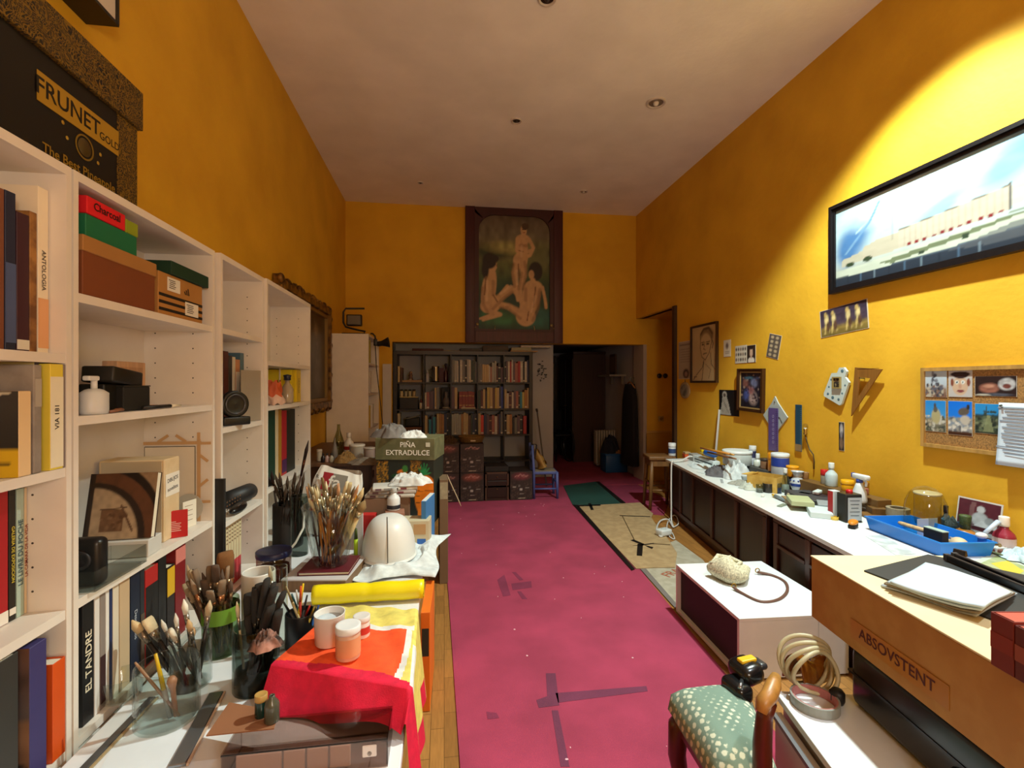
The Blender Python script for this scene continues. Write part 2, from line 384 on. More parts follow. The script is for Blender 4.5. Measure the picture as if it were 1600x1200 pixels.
b = B(); b.box((XR - .012, NY + .03, 1.18), (.05, .06, 2.36), M('3a2208', .6, 'wood')); struct(b.obj('trim_2'))
b = B(); b.box((3.2, YB - .01, .36), (.57, .02, .68), M('b8882a', .7)); struct(b.obj('trim_3'))
# double round switch and socket on the recess wall
t = thing('light_switch', 'double round dark light switch on yellow wall inside the side recess', 'switch', (3.17, YB - .012, 1.54))
b = B(); b.lathe([(.036, 0), (.034, .012)], M('201408', .4), xf=T(-.045) @ RX(90)); b.obj('switch_knob', t)
b = B(); b.lathe([(.036, 0), (.034, .012)], M('201408', .4), xf=T(.045) @ RX(90)); b.obj('switch_knob', t)
t = thing('wall_socket', 'cream power socket low on yellow wall inside the side recess', 'socket', (3.15, YB - .012, .91))
b = B(); b.box((0, 0, 0), (.08, .016, .08), M('b99c58', .5), bev=.004); b.obj('cover_plate', t)
b = B(); b.lathe([(.024, 0), (.022, .004)], M('8a6c34', .5), xf=T(0, -.008) @ RX(90)); b.obj('socket_face', t)
# ---------------------------------------------------------------- ceiling lights
def spot_fit(px, py, r, label, dark):
    p = onz(px, py, ZC); t = thing('ceiling_spotlight', label, 'ceiling light', (p.x, p.y, ZC))
    b = B(); b.lathe([(r, 0), (r, -.008), (r * .92, -.014), (r * .78, -.012), (r * .72, -.004)], M('c9beb4', .4), caps=False, n=28); b.obj('trim_ring', t)
    b = B(); b.lathe([(r * .73, -.004), (r * .5, -.002), (.001, -.006)], M('4a3c34' if dark else '9a9590', .25, metal=.6), n=24, caps=False); b.obj('reflector', t)
    b = B(); b.ball((0, 0, -.006), r * .3, M('d8d2c8' if not dark else '2a2422', .3), n=8); b.obj('bulb', t)
spot_fit(1025, 160, .085, 'large round recessed spotlight near yellow side wall', False)
spot_fit(807, 188, .05, 'small dark recessed spotlight in the middle of ceiling', True)
spot_fit(855, -3, .06, 'recessed spotlight cut by the top edge of the picture', True)
spot_fit(912, 299, .05, 'small pale recessed spotlight at far end above the painting', False)
spot_fit(657, 285, .035, 'tiny recessed spotlight at far end by the orange wall', True)
# ---------------------------------------------------------------- floor coverings
def flat(name, pix, z, th, mat, parent=None, org=None, world=None):
    P = world or [onz(x, y, z) for x, y in pix]
    b = B(); b.prism([(p[0] - (org[0] if org else 0), p[1] - (org[1] if org else 0)) for p in P][::-1] if False else [(p[0] - (org[0] if org else 0), p[1] - (org[1] if org else 0)) for p in P], z, z + th, mat)
    return b.obj(name, parent)
RED = M('a83a58', .95, 'carpet')
car = thing('carpet', 'long magenta red carpet running down the middle of the room', 'carpet', (0, 0, 0))
b = B(); b.prism([(.09, .2), (1.24, .2), (1.35, 2.07), (1.48, 3.5), (1.56, 5.0), (1.64, 6.46), (-.08, 6.46), (-.03, 5.4), (.03, 3.2)], .0, .007, RED); b.obj('runner', car)
STN = M('86304f', .95, 'carpet')
cz = .0075
for nm, pix in (('stain', [(777, 906), (788, 898), (798, 930), (786, 932)]), ('stain', [(799, 912), (830, 908), (831, 918), (801, 922)]), ('stain', [(800, 894), (806, 894), (818, 906), (812, 907)]), ('stain', [(808, 924), (814, 924), (824, 936), (816, 936)]),
                ('tape_mark', [(853, 1052), (868, 1052), (874, 1102), (842, 1106), (838, 1094), (855, 1088)]),
                ('tape_mark', [(868, 1083), (1010, 1072), (1012, 1080), (872, 1098)]),
                ('tape_mark', [(862, 1110), (872, 1110), (890, 1198), (876, 1198)]),
                ('stain', [(760, 1112), (776, 1114), (780, 1122), (762, 1124)])):
    P = [onz(x, y, cz) for x, y in pix]; b = B(); b.prism([(p.x, p.y) for p in P], cz - .0004, cz + .0006, STN if nm == 'stain' else M('74304f', .8, 'carpet')); b.obj(nm, car)
b = B(); rr = random.Random(3)
for i in range(34):
    x, y = rr.uniform(.12, 1.3), rr.uniform(1.5, 5.6); r = rr.uniform(.002, .007)
    b.lathe([(r, 0), (r * .6, .002)], M('e8b8c4', .8), o=(x, y, cz - .0005), n=6, sx=rr.uniform(.6, 1.4))
o = b.obj('paint_speck', car); o['kind'] = 'stuff'
b = B(); b.prism([(-.69, 6.47), (2.92, 6.47), (2.92, 10.35), (1.66, 10.35), (1.66, 7.17), (-.69, 7.17)], 0, .006, RED)
tag(b.obj('alcove_carpet'), 'dark red carpet on the floor of the unlit alcove', 'carpet')
b = B(); b.prism([(1.66, 5.25), (2.35, 4.9), (2.7, 5.5), (2.7, 6.44), (1.7, 6.44)], 0, .006, M('94304f', .95, 'carpet'))
tag(b.obj('carpet_offcut'), 'red carpet offcut between the green mat and wooden stool', 'carpet')
cp = lambda x, y: onz(860 + .18335 * x, 740 + .18335 * y, 0)
def pc(name, pts, z0, th, mat, parent=None):
    P = [cp(x, y) for x, y in pts]; b = B(); b.prism([(p.x, p.y) for p in P], z0, z0 + th, mat); return b.obj(name, parent)
gm = thing('floor_mat', 'dark green floor mat with black taped edge beside red carpet', 'mat', (0, 0, 0))
pc('mat_sheet', [(110, 110), (385, 75), (600, 262), (190, 275)], .007, .006, M('17483f', .9, 'carpet'), gm)
pc('edge_tape', [(385, 75), (415, 75), (640, 258), (600, 262)], .007, .008, M('14110f', .5), gm)
cb = thing('cardboard_sheet', 'brown cardboard sheet taped to the floor beside red carpet', 'cardboard', (0, 0, 0))
CARD = M('a58a63', .85, 'mottle', hex2='b2976e')
pc('sheet', [(235, 285), (590, 265), (765, 255), (875, 350), (860, 385), (905, 450), (985, 540), (1080, 690), (1062, 812), (905, 812), (730, 822)], .008, .005, CARD, cb)
TAPE = M('151312', .45)
for q in ([(190, 272), (236, 278), (722, 828), (692, 838)], [(320, 262), (345, 262), (370, 318), (345, 320)], [(236, 280), (425, 272), (430, 283), (240, 290)],
          [(742, 612), (790, 612), (782, 716), (735, 712)], [(680, 580), (708, 574), (800, 612), (790, 626)], [(700, 628), (880, 604), (885, 610), (780, 626)], [(800, 622), (878, 640), (866, 656), (830, 640)], [(590, 366), (850, 374), (850, 380), (590, 372)]):
    pc('black_tape', q, .0132, .001, TAPE, cb)
pc('flap_seam', [(610, 374), (618, 374), (722, 582), (714, 584)], .0132, .0008, M('5a4527', .8), cb)
pc('flap_seam', [(850, 606), (1020, 616), (1020, 622), (850, 612)], .0132, .0008, M('5a4527', .8), cb)
c2 = thing('cardboard_sheet', 'pale grey cardboard sheet reaching under the white plinth', 'cardboard', (0, 0, 0))
pc('sheet', [(1000, 600), (1070, 572), (1300, 742), (1420, 900), (1300, 1250), (1060, 1150), (790, 815)], .0015, .005, M('a39c88', .85, 'mottle', hex2='b0a996'), c2)
pc('edge_tape', [(765, 818), (812, 815), (1085, 1130), (1075, 1165), (1040, 1130)], .0068, .0012, M('77706c', .5), c2)
p = cp(1010, 822); b = B(); b.text('FRAGIL', .11, M('a0563c', .8), frame((p.x + .06, p.y - .03, .0072), (.85, .52, 0), (-.52, .85, 0))); b.obj('lettering', c2)
# ================================================================ camera, light
cam = bpy.data.cameras.new('camera'); co = bpy.data.objects.new('camera', cam); COL.objects.link(co)
cam.sensor_width = 36; cam.lens = 36 * F / 1600; cam.clip_start = .05
co.location = EYE; co.rotation_euler = (PI / 2, 0, -YAW); SC.camera = co
def light(name, typ, loc, e, col, **k):
    l = bpy.data.lights.new(name, typ); l.energy = e; l.color = col
    for a, v in k.items(): setattr(l, a, v)
    o = bpy.data.objects.new(name, l); COL.objects.link(o); o.location = loc; return o
# ceiling spotlight over the side bench, plus two added fills behind the viewer
light('ceiling_spot', 'SPOT', (1.99, 2.2, 3.80), 660, (.86, 1.0, .92), spot_size=R(107), spot_blend=.4, shadow_soft_size=.045)
light('rear_fill', 'POINT', (.75, -1.15, 1.75), 96, (1.0, .92, .84), shadow_soft_size=.3)  # unseen fill light added to brighten ceiling and walls
light('near_fill', 'SPOT', (1.75, .35, 3.82), 210, (.80, .93, 1.0), spot_size=R(84), spot_blend=.5, shadow_soft_size=.06)  # cool fill added to light the plinth front and chair
w = bpy.data.worlds.new('World'); SC.world = w; w.use_nodes = True
w.node_tree.nodes['Background'].inputs['Color'].default_value = (.9, .8, .7, 1); w.node_tree.nodes['Background'].inputs['Strength'].default_value = .05
vs = SC.view_settings; vs.view_transform = 'Standard'; vs.look = 'None'; vs.exposure = -.1; vs.gamma = 1
# ================================================================ white bookcases along the left wall
MEL = M('e6ddd2', .45); MELB = M('d9d0c8', .6); HOLE = M('4a443e', .8)
def panel_holes(b, x0, z0, z1, y, side):
    z = z0
    while z < z1:
        for x in (x0 + .05, x0 + .20): b.lathe([(.0032, 0), (.003, .0006)], HOLE, n=6, xf=T(x, y, z) @ RX(-90 * side))
        z += .064
def bookcase(label, y0, y1, xf_, shelves, ztop=2.005, depth=.28):
    t = thing('bookcase', label, 'bookcase', (xf_, y0, 0), group=None); W = y1 - y0; d = depth; th = .018
    for y, s in ((th / 2, 1), (W - th / 2, -1)):
        b = B(); b.box((-d / 2, y, ztop / 2), (d, th, ztop), MEL); panel_holes(b, -d, .55, ztop - .1, y + s * th / 2, s); b.obj('side_panel', t)
    b = B(); b.box((-d / 2, W / 2, ztop - .0125), (d, W - 2 * th, .025), MEL); b.obj('top_panel', t)
    b = B(); b.box((-d + .004, W / 2, ztop / 2), (.006, W - 2 * th, ztop - .03), MELB); b.obj('back_panel', t)
    for z in shelves:
        b = B(); b.box((-d / 2 + .004, W / 2, z - .0125), (d - .012, W - 2 * th - .002, .025), MEL); b.obj('shelf', t)
    b = B(); b.box((-.02, W / 2, .2), (.016, W - 2 * th, .4), MEL); b.obj('plinth_board', t)
    return t
SA = (1.50, 1.197, .816, .44); SB = (1.672, 1.33, .824, .44); SCs = (1.672, 1.222, .79, .44); SD = (1.55, 1.295, .83, .44)
bookcase('white bookcase nearest the viewer under the black and gold carton', .66, 1.455, -1.0, SA)
bookcase('white bookcase holding shoe boxes on its top shelf', 1.462, 2.275, -1.0, SB)
bookcase('narrow white bookcase with a black speaker and a grey board', 2.30, 2.815, -.985, SCs)
bookcase('white bookcase beside the gilt frame with its top shelf empty', 2.822, 3.70, -.972, SD)
# ---------------------------------------------------------------- low white table below them
TZ = .45
t = thing('low_table', 'long low white table crowded with brushes beside the white bookcases', 'table', (0, 0, 0))
b = B(); b.box((-.535, 2.3, TZ - .015), (.85, 3.1, .03), M('e3e4e6', .35), bev=.003); b.obj('tabletop', t)
for x in (-.92, -.16):
    for y in (.8, 2.3, 3.8):
        b = B(); b.box((x, y, (TZ - .03) / 2), (.05, .05, TZ - .03), M('cfcfcf', .5), bev=.003); b.obj('leg', t)
b = B(); b.box((-.535, 2.3, TZ - .065), (.7, 2.9, .07), M('d5d2cc', .5)); b.obj('apron', t)
# low brown cabinet farther along that wall
BRN = M('4a2a17', .5, 'wood')
BZ = .80
t = thing('low_cabinet', 'brown cabinet crowded with bottles between the gilt frame and the pineapple carton', 'cabinet', (-.92, 4.63, 0))
b = B(); b.box((0, 0, (BZ - .03) / 2), (.70, 1.36, BZ - .03), BRN); b.obj('body', t)
b = B(); b.box((0, 0, BZ - .015), (.74, 1.40, .03), M('6d4a30', .5, 'wood'), bev=.004); b.obj('top_board', t)
for y in (-.34, .34):
    d = (B().box((.356, y, .4), (.018, .64, .66), BRN, bev=.004)).obj('door', t)
    b = B(); b.ball((.375, y * .25, .45), .015, M('8a6a3c', .3, metal=.8), n=8); b.obj('knob', d)
# ================================================================ tall white bookcase by the back wall, seen from its side
t = thing('bookcase', 'tall white bookcase turned side-on near the orange back wall', 'bookcase', (-1.3, 5.58, 0))
W, D2, ZT = .88, .455, 1.985
for y in (.012, W - .012):
    b = B(); b.box((D2 / 2, y, ZT / 2), (D2, .024, ZT), MEL); b.obj('side_panel', t)
b = B(); b.box((D2 / 2, W / 2, ZT - .012), (D2, W - .048, .024), MEL); b.obj('top_panel', t)
b = B(); b.box((.006, W / 2, ZT / 2), (.01, W - .05, ZT - .03), MELB); b.obj('back_panel', t)
for z in (.1, .5, .9, 1.3, 1.65):
    b = B(); b.box((D2 / 2 + .005, W / 2, z), (D2 - .02, W - .05, .022), MEL); b.obj('shelf', t)
for i, (y, z, w, h, c, l) in enumerate(((.10, .912, .05, .3, '17352a', 'dark green file in the tall side-on white bookcase'), (.16, .912, .03, .26, 'c09a24', 'narrow yellow file beside the dark green one in side-on bookcase'),
                                        (.3, .912, .1, .27, 'd8d2c8', 'white box file on the middle shelf of side-on bookcase'), (.12, 1.3125, .04, .28, '3b2f52', 'purple folder hanging out of the side-on bookcase'),
                                        (.2, 1.3125, .06, .26, 'cfc6b6', 'cream folder in the upper shelf of side-on bookcase'), (.1, 1.6625, .035, .26, 'a08c30', 'olive folder on the top shelf of side-on bookcase'))):
    b = B(); b.box((0, 0, h / 2), (.3, w, h), M(c, .6), bev=.003); o = b.obj('file_folder', loc=(-1.3 + D2 - .165 + .012 * (i % 3), 5.58 + y, z)); tag(o, l, 'folder')
# work lamp and clamp lamp on it
BLK = M('141210', .4)
t = thing('work_lamp', 'black work floodlight with tubular handle on the tall white bookcase', 'lamp', (-1.02, 5.72, ZT))
b = B(); b.tube([(-.13, 0, .008), (-.1, .03, .008), (.1, .03, .008), (.13, 0, .008)], .009, BLK); b.tube([(-.13, -.06, .008), (.13, -.06, .008)], .009, BLK); b.tube([(0, -.06, .008), (0, .04, .008)], .008, BLK); b.obj('base', t)
b = B(); b.tube([(.1, 0, .01), (.12, 0, .04), (.02, 0, .06), (-.1, 0, .09), (-.125, 0, .14), (-.125, 0, .26), (-.1, 0, .30), (.11, 0, .305)], .011, BLK); b.obj('handle', t)
h = (B().box((0, -.01, .165), (.17, .07, .13), BLK, bev=.012)).obj('lamp_head', t)
b = B(); b.box((0, -.047, .165), (.14, .006, .1), M('6d6862', .15)); b.obj('lens', h)
t = thing('clamp_lamp', 'black horn-shaped clamp lamp on the edge of the tall white bookcase', 'lamp', (-.785, 5.70, 1.90))
b = B(); b.lathe([(.028, 0), (.03, .05), (.04, .08), (.06, .13), (.063, .135), (.058, .13), (.03, .06)], BLK, xf=T(.02, 0, -.02) @ RY(80), caps=False); b.obj('lamp_shade', t)
b = B(); b.box((.0, 0, .0), (.04, .04, .08), BLK, bev=.005); b.tube([(0, 0, .04), (-.005, 0, .07), (-.03, 0, .1), (-.055, 0, .101)], .01, BLK); b.obj('clamp', t)
b = B(); b.tube([(0, -.02, -.03), (.015, -.03, -.3), (.06, -.03, -.7), (.1, -.02, -1.1), (.09, 0, -1.5), (.05, .02, -1.88)], .005, BLK, n=6); b.obj('cord', t)
b = B(); b.box((0, 0, .845), (.115, .02, 1.69), M('cfcac3', .6), bev=.002); o = b.obj('white_board', loc=(-.765, 6.662, 0)); tag(o, 'narrow white board standing against orange wall beside the black shelves', 'board')
# ================================================================ ornate gilt frame on the left wall
t = thing('framed_painting', 'dark painting in ornate gilt frame half hidden behind the white bookcases', 'painting', (XL + .012, 4.72, 1.70))
GOLD = M('4a2e10', .42, 'mottle', metal=.25, hex2='8a6224')
xf = frame((0, 0, 0), (0, 1, 0), (0, 0, 1)); w, h = .83, .565
b = B(); n = 120
def rim(k, wob):
    L = []
    per = [(-w, -h), (w, -h), (w, h), (-w, h)]
    for i in range(4):
        (x0, y0), (x1, y1) = per[i], per[(i + 1) % 4]
        for q in range(n // 4):
            u = q / (n // 4); x, y = x0 + (x1 - x0) * u, y0 + (y1 - y0) * u
            L.append((x * k[0] + wob * math.sin(q * 2.1) * (abs(x) >= w * .999) , y * k[1] + wob * math.sin(q * 1.7 + i) * (abs(y) >= h * .999)))
    return L
b.ring(rim((1, 1), .016), rim((.86, .8), .004), 0, .045, GOLD, xf); b.ring(rim((.95, .93), .01), rim((.88, .83), .003), .04, .075, GOLD, xf)
for i in range(44):
    p = rim((.97, .955), 0)[int(i * n / 44)]; b.ball((p[0], p[1], .05), .026 if i % 3 else .04, GOLD, n=6, xf=xf, sc=(1, 1, .7))
b.obj('ornate_frame', t)
b = B(); b.ring(rim((.87, .81), 0), rim((.83, .755), 0), .02, .05, M('8f6f35', .4, metal=.4), xf); b.obj('inner_slip', t)
P = Pic(w * 1.7, h * 1.56, 60, 44, '2a1a10'); P.grad([(0, '1c120b'), (.5, '33221a'), (1, '3a2410')]); P.ell(.74, .55, .12, .3, '4a4642', soft=.8).ell(.74, .8, .05, .08, '6a5a48', soft=.6).ell(.8, .3, .1, .2, '54504e', soft=.8).line([(.7, .9), (.78, .6), (.72, .3), (.8, .1)], .012, '6c655c').ell(.3, .45, .15, .35, '3d3026', soft=.8); P.noise(.35, 14)
P.obj('canvas', t, xf @ T(0, 0, .022), .35)
# ================================================================ black shelving in the opening
t = thing('shelving_unit', 'wide black cube shelving full of books standing in the dark alcove opening', 'shelving', (-.69, 6.73, .0065))
SHX0, SHY, SW, SH, SDp = -.69, 6.73, 1.94, 1.872, .38
DKW = M('1d1715', .45, 'wood', hex2='2b2320')
for x in (.025, SW - .025): b = B(); b.box((x, SDp / 2, SH / 2), (.05, SDp, SH), DKW); b.obj('side_panel', t)
b = B(); b.box((SW / 2, SDp / 2, SH - .025), (SW - .1, SDp, .05), M('2c2826', .4, 'wood')); b.obj('top_panel', t)
CELL = (SW - .1 + .018) / 5; CZ = [1.437, 1.065, .70, .335, .05]
for z in CZ: b = B(); b.box((SW / 2, SDp / 2, z - .009), (SW - .1, SDp, .018), DKW); b.obj('shelf', t)
zt = SH - .05
for z in CZ:
    for k in range(1, 5): b = B(); b.box((.05 + k * CELL - .009, SDp / 2, (z + zt) / 2), (.016, SDp - .004, zt - z - .0005), DKW); b.obj('divider', t)
    zt = z - .018
# ================================================================ side bench on the right: two dark cabinets under one white top
WZ = .60; wfx = lambda y: 2.40 - .157 * (4.97 - y); BA = math.atan(.157); WANG = -BA
b = B(); b.prism([(wfx(1.66), 1.66), (2.755, 1.66), (2.755, 4.97), (wfx(4.97), 4.97)], WZ - .022, WZ, M('dfe6e6', .3)); tag(b.obj('worktop'), 'long white worktop cluttered with paints along the yellow wall', 'worktop')
WOODD = M('3d1c0c', .38, 'wood', hex2='4d2512'); WOODP = M('2c1208', .4, 'wood')
def sideboard(label, y_near, L, stiles, drawer):
    n = Vector((wfx(y_near) + .035, y_near, 0)); t = thing('sideboard', label, 'sideboard', n, WANG); hh = WZ - .022
    b = B(); b.box((.17, L / 2, (hh + .07) / 2), (.30, L, hh - .07), WOODP); b.obj('body', t)
    b = B(); b.box((.16, L / 2, .035), (.28, L - .04, .07), WOODD); b.obj('plinth', t)
    b = B(); b.box((.012, L / 2, .09), (.03, L, .04), WOODD, bev=.004); b.box((.012, L / 2, hh - .02), (.03, L, .038), WOODD, bev=.004); b.obj('rail', t)
    for i in range(len(stiles)):
        y0 = stiles[i]; b = B(); b.box((.008, y0, (hh + .11) / 2 - .02), (.026, .045, hh - .15), WOODD, bev=.004); b.obj('stile', t)
        if i + 1 < len(stiles):
            y1 = stiles[i + 1]; zt = hh - .04 - (.14 if drawer else 0)
            d = (B().box((.016, (y0 + y1) / 2, (zt + .11) / 2), (.012, y1 - y0 - .05, zt - .11), WOODP)).obj('door', t)
            if drawer:
                e = (B().box((.012, (y0 + y1) / 2, zt + .07), (.016, y1 - y0 - .05, .115), WOODP, bev=.003)).obj('drawer', t)
                b = B(); b.box((.006, (y0 + y1) / 2, zt), (.03, y1 - y0 - .04, .022), WOODD, bev=.003); b.obj('cross_rail', t)
    return t
sideboard('far dark wood sideboard with tall panels next to the wooden stool', 2.90, 2.07, (.03, .46, .92, 1.38, 1.72, 2.04), False)
sideboard('near dark wood sideboard with drawers behind the white plinth', 1.70, 1.14, (.03, .40, .77, 1.11), True)
# ---------------------------------------------------------------- wooden stool at far end
p = Vector((2.44, 5.22, .0065)); t = thing('stool', 'light wooden stool beside far end of the white worktop', 'stool', p, R(-9))
LW = M('74502a', .5, 'wood'); sz = .60
b = B(); b.box((0, 0, sz - .02), (.30, .30, .04), LW, bev=.008); b.obj('seat', t)
b = B(); b.box((0, 0, sz - .075), (.26, .26, .07), LW); b.obj('apron', t)
for sx in (-1, 1):
    for sy in (-1, 1):
        b = B(); b.tube([(sx * .11, sy * .11, sz - .05), (sx * .12, sy * .12, sz - .25), (sx * .135, sy * .135, 0)], [.02, .024, .017], LW, n=8); b.obj('leg', t)
for s in (-1, 1): b = B(); b.cyl((-.12, s * .125, .22), (.12, s * .125, .22), .011, LW); b.obj('stretcher', t); b = B(); b.cyl((s * .125, -.12, .3), (s * .125, .12, .3), .011, LW); b.obj('stretcher', t)
# ================================================================ white plinth box with a dark open side
t = thing('white_plinth', 'low white display box with a dark open side next to the carpet', 'box', (1.394, 2.116, .0085), R(-2.8))
WL = M('dfe4e6', .4); PL_, PW_, PH_ = .70, .56, .2915
b = B(); b.box((PW_ / 2, PL_ / 2, PH_ - .009), (PW_, PL_, .018), WL, bev=.002); b.obj('top_panel', t)
b = B(); b.box((PW_ / 2, .009, (PH_ - .018) / 2), (PW_, .018, PH_ - .018), WL); b.box((PW_ * .72, -.0006, .14), (.0015, .001, .26), M('9aa0a8', .5)); b.obj('front_panel', t)
b = B(); b.box((PW_ / 2, PL_ - .009, (PH_ - .018) / 2), (PW_, .018, PH_ - .018), WL); b.obj('back_panel', t)
b = B(); b.box((PW_ / 2, PL_ / 2, .009), (PW_ - .002, PL_ - .036, .018), WL); b.obj('bottom_panel', t)
b = B(); b.box((.03, PL_ / 2, .15), (.012, PL_ - .036, .264), M('241614', .6)); b.obj('opening_shade_panel', t)  # dark colour stands in for shade inside the open side
b = B(); b.box((PW_ - .009, PL_ / 2, .15), (.018, PL_ - .036, .264), WL); b.obj('side_panel', t)
# ================================================================ white drawer unit, black case and the big flat carton at the near right
DC = Vector((.99, 1.304, .008)); t = thing('drawer_unit', 'low white drawer unit under the black case and flat carton', 'drawer unit', DC, R(-12.5))
b = B(); b.box((.36, -.55, .236), (.70, 1.1, .472), M('b9b4b0', .35)); b.obj('body', t)
b = B(); b.box((.35, -.55, .482), (.72, 1.12, .02), M('dde2e4', .12), bev=.002); b.obj('top_board', t)
for y, z in ((-.28, .34), (-.83, .34), (-.28, .12), (-.83, .12)):
    d = (B().box((-.012, y, z), (.018, .53, .21), M('cfc9c6', .35), bev=.002)).obj('drawer', t)
    b = B(); b.box((-.026, y, z + .10), (.012, .52, .012), M('8e8e92', .3, metal=.6)); b.obj('handle', d)
BX = Vector((1.174, 1.40, .67)); bxr = R(-8.5)
def onbox(x, y, z=0):   # local carton coordinates -> world
    return Vector((BX.x + x * math.cos(bxr) - y * math.sin(bxr), BX.y + x * math.sin(bxr) + y * math.cos(bxr), BX.z + z))
t = thing('black_case', 'black hard case on the white drawer unit carrying the flat carton', 'case', onbox(.014, -.156, -.169), bxr)
b = B(); b.box((.21, -.42, .084), (.42, .84, .167), M('0d0d0f', .28), bev=.022, seg=3); b.obj('shell', t)
b = B(); b.box((.21, -.42, .09), (.425, .845, .006), M('2a2a2e', .3, metal=.5)); b.obj('seam_strip', t)
b = B(); b.tube([(-.001, -.34, .07), (-.02, -.35, .07), (-.024, -.38, .07), (-.024, -.48, .07), (-.02, -.51, .07), (-.001, -.52, .07)], .008, M('0d0d0f', .35)); b.obj('carry_handle', t)
KR = M('a87a3c', .75, 'mottle', hex2='b08444')
t = thing('flat_carton', 'large flat brown carton with taped red lettering on the black case', 'carton', BX, bxr)
b = B(); b.box((.223, -.56, .0955), (.446, 1.12, .191), KR, bev=.002, seg=1); b.obj('box_body', t)
b = B(); b.box((.223, -.56, .194), (.450, 1.124, .005), M('d8c79c', .7), bev=.001, seg=1); b.obj('lid_panel', t)
b = B(); b.box((-.0015, -.34, .058), (.001, .31, .054), M('a8701f', .35)); b.obj('packing_tape', t)
b = B(); b.text('ABSOVSTENT', .040, M('4a0e06', .6), frame((-.0028, -.34, .059), (0, -1, 0), (0, 0, 1))); b.obj('lettering', t)
# ================================================================ armchair with green damask seat
AP = Vector((.712, 1.412, .008)); t = thing('armchair', 'dark wood chair with green patterned seat beside the drawer unit', 'chair', AP, R(-2))
MAH = M('43160c', .3, 'wood', hex2='5a2010'); SDy = .315
SQ = [Vector((0, 0, 0)), Vector((.225, .006, 0)), Vector((.10, -SDy, 0)), Vector((-.004, -SDy, 0))]
b = B()
def seatf(u, v):
    q = (SQ[0] * (1 - u) + SQ[1] * u) * (1 - v) + (SQ[3] * (1 - u) + SQ[2] * u) * v; e = min(u, 1 - u, v, 1 - v); return (q.x, q.y, .40 + .052 * min(1, e * 7) ** .5 + .010 * math.sin(PI * u) * math.sin(PI * v))
b.grid(seatf, 22, 22, M('768f80', .9, 'damask', hex2='cfd4bc', scale=2.1), th=.03); b.obj('seat', t)
b = B(); b.prism([(q.x * 1.04 - .002, q.y * 1.02 + .004) for q in SQ][::-1], .345, .402, MAH); b.obj('seat_rail', t)
for x in (.018, .19): b = B(); b.tube([(x + .004, -.022, .39), (x - .014, -.018, .36), (x - .018, -.016, .27), (x + .010, -.022, .1), (x + .002, -.018, 0)], [.024, .031, .027, .018, .021], MAH, n=12); b.obj('front_leg', t)
b = B(); b.tube([(.01, -SDy + .02, .39), (.01, -SDy + .01, .2), (.0, -SDy - .03, 0)], [.018, .018, .016], MAH, n=10); b.obj('rear_leg', t)
b = B(); b.tube([(.095, -SDy - .03, 0), (.085, -SDy - .005, .2), (.078, -SDy - .006, .42), (.072, -SDy - .015, .53), (.074, -SDy - .02, .60), (.082, -SDy - .028, .64)], [.018, .021, .023, .022, .019, .017], MAH, n=12); b.obj('arm_post', t)
b = B(); b.tube([(.052, -SDy - .04, .625), (.062, -SDy - .034, .644), (.085, -SDy - .023, .652), (.112, -SDy - .0, .664), (.132, -SDy + .02, .67)], [.013, .018, .019, .018, .012], M('a87838', .4, 'wood'), n=10); b.obj('armrest', t)
# ================================================================ what stands in the white bookcases
PG = M('e9dfc8', .8)
def book(loc, w, d, h, col, label, group=None, rz=0, text=None, tcol='e8e0c8', tsz=None, up=False, band=None, cover2=None, lean=0, name='book', mat=None, pg=None):
    """spine on local +X=0 plane, width along Y, standing on loc (bottom, middle of spine)"""
    m = mat or M(col, .5); t = thing(name, label, 'book', loc, 0, group, rot=(lean, 0, rz)); c = .0025
    b = B(); b.box((-c / 2, 0, h / 2), (c, w, h), m, bev=.001, seg=1)
    for s in (-1, 1): b.box((-d / 2, s * (w / 2 - c / 2), h / 2), (d - c, c, h), M(cover2, .5) if cover2 else m)
    b.obj('cover', t)
    b = B(); b.box((-d / 2 - .001, 0, h / 2), (d - .012, w - 2 * c, h - (.002 if pg else .008)), pg or PG); b.obj('page_block', t)
    if band: b = B(); b.box((.0006, 0, band[0] * h), (.0012, w * .96, band[1] * h), M(band[2], .6)); b.obj('spine_label', t)
    if text:
        ux, uy = ((0, 0, 1), (0, -1, 0)) if up else ((0, 0, -1), (0, 1, 0)); s = tsz or w * .7
        b = B(); b.text(text, s, M(tcol, .5), frame((.0015, 0, h * .5), ux, uy)); b.obj('lettering', t)
    return t
def yat(px, X): d = ray(px, 600); return X / d.x * d.y
def pbook(px0, px1, pyt, z, col, label, X=-1.03, d=.2, **k):
    """book whose spine fills px0..px1 on the plane X of its shelf"""
    y0, y1 = yat(px0, X), yat(px1, X); bay = [q for q in ((.682, 1.434), (1.484, 2.253), (2.322, 2.793), (2.844, 3.678)) if q[0] - .06 < (y0 + y1) / 2 < q[1] + .06][0]; y0 = max(y0, bay[0]); y1 = min(y1, bay[1]); zt = onx((px0 + px1) / 2, pyt, X).z; sv = {.682: SA, 1.484: SB, 2.322: SCs, 2.844: SD}[bay[0]]; zt = min([zt] + [q - .029 for q in sv if q > z + .05] + [1.976])
    return book((X, (y0 + y1) / 2, z + .0008), max(.006, y1 - y0 - .0012), d, zt - z, col, label, **k)
zA = SA
pbook(-14, 7, 292, zA[0], '7d4a33', 'tall brown-spined book on the top shelf of the nearest bookcase', X=-1.04)
pbook(8, 25, 300, zA[0], '1d2440', 'tall navy book with silver marks beside tall brown-spined book', X=-1.04, band=(.3, .5, '4a5a86'))
pbook(26, 46, 334, zA[0], '3c1626', 'maroon book with a white shelf label at its foot', X=-1.04, band=(.05, .07, 'e6e0d6'))
pbook(46.5, 58, 332, zA[0], '8a5a2c', 'narrow golden brown book beside the maroon one', X=-1.04, mat=M('6b4320', .6, 'mottle', hex2='a8763c'))
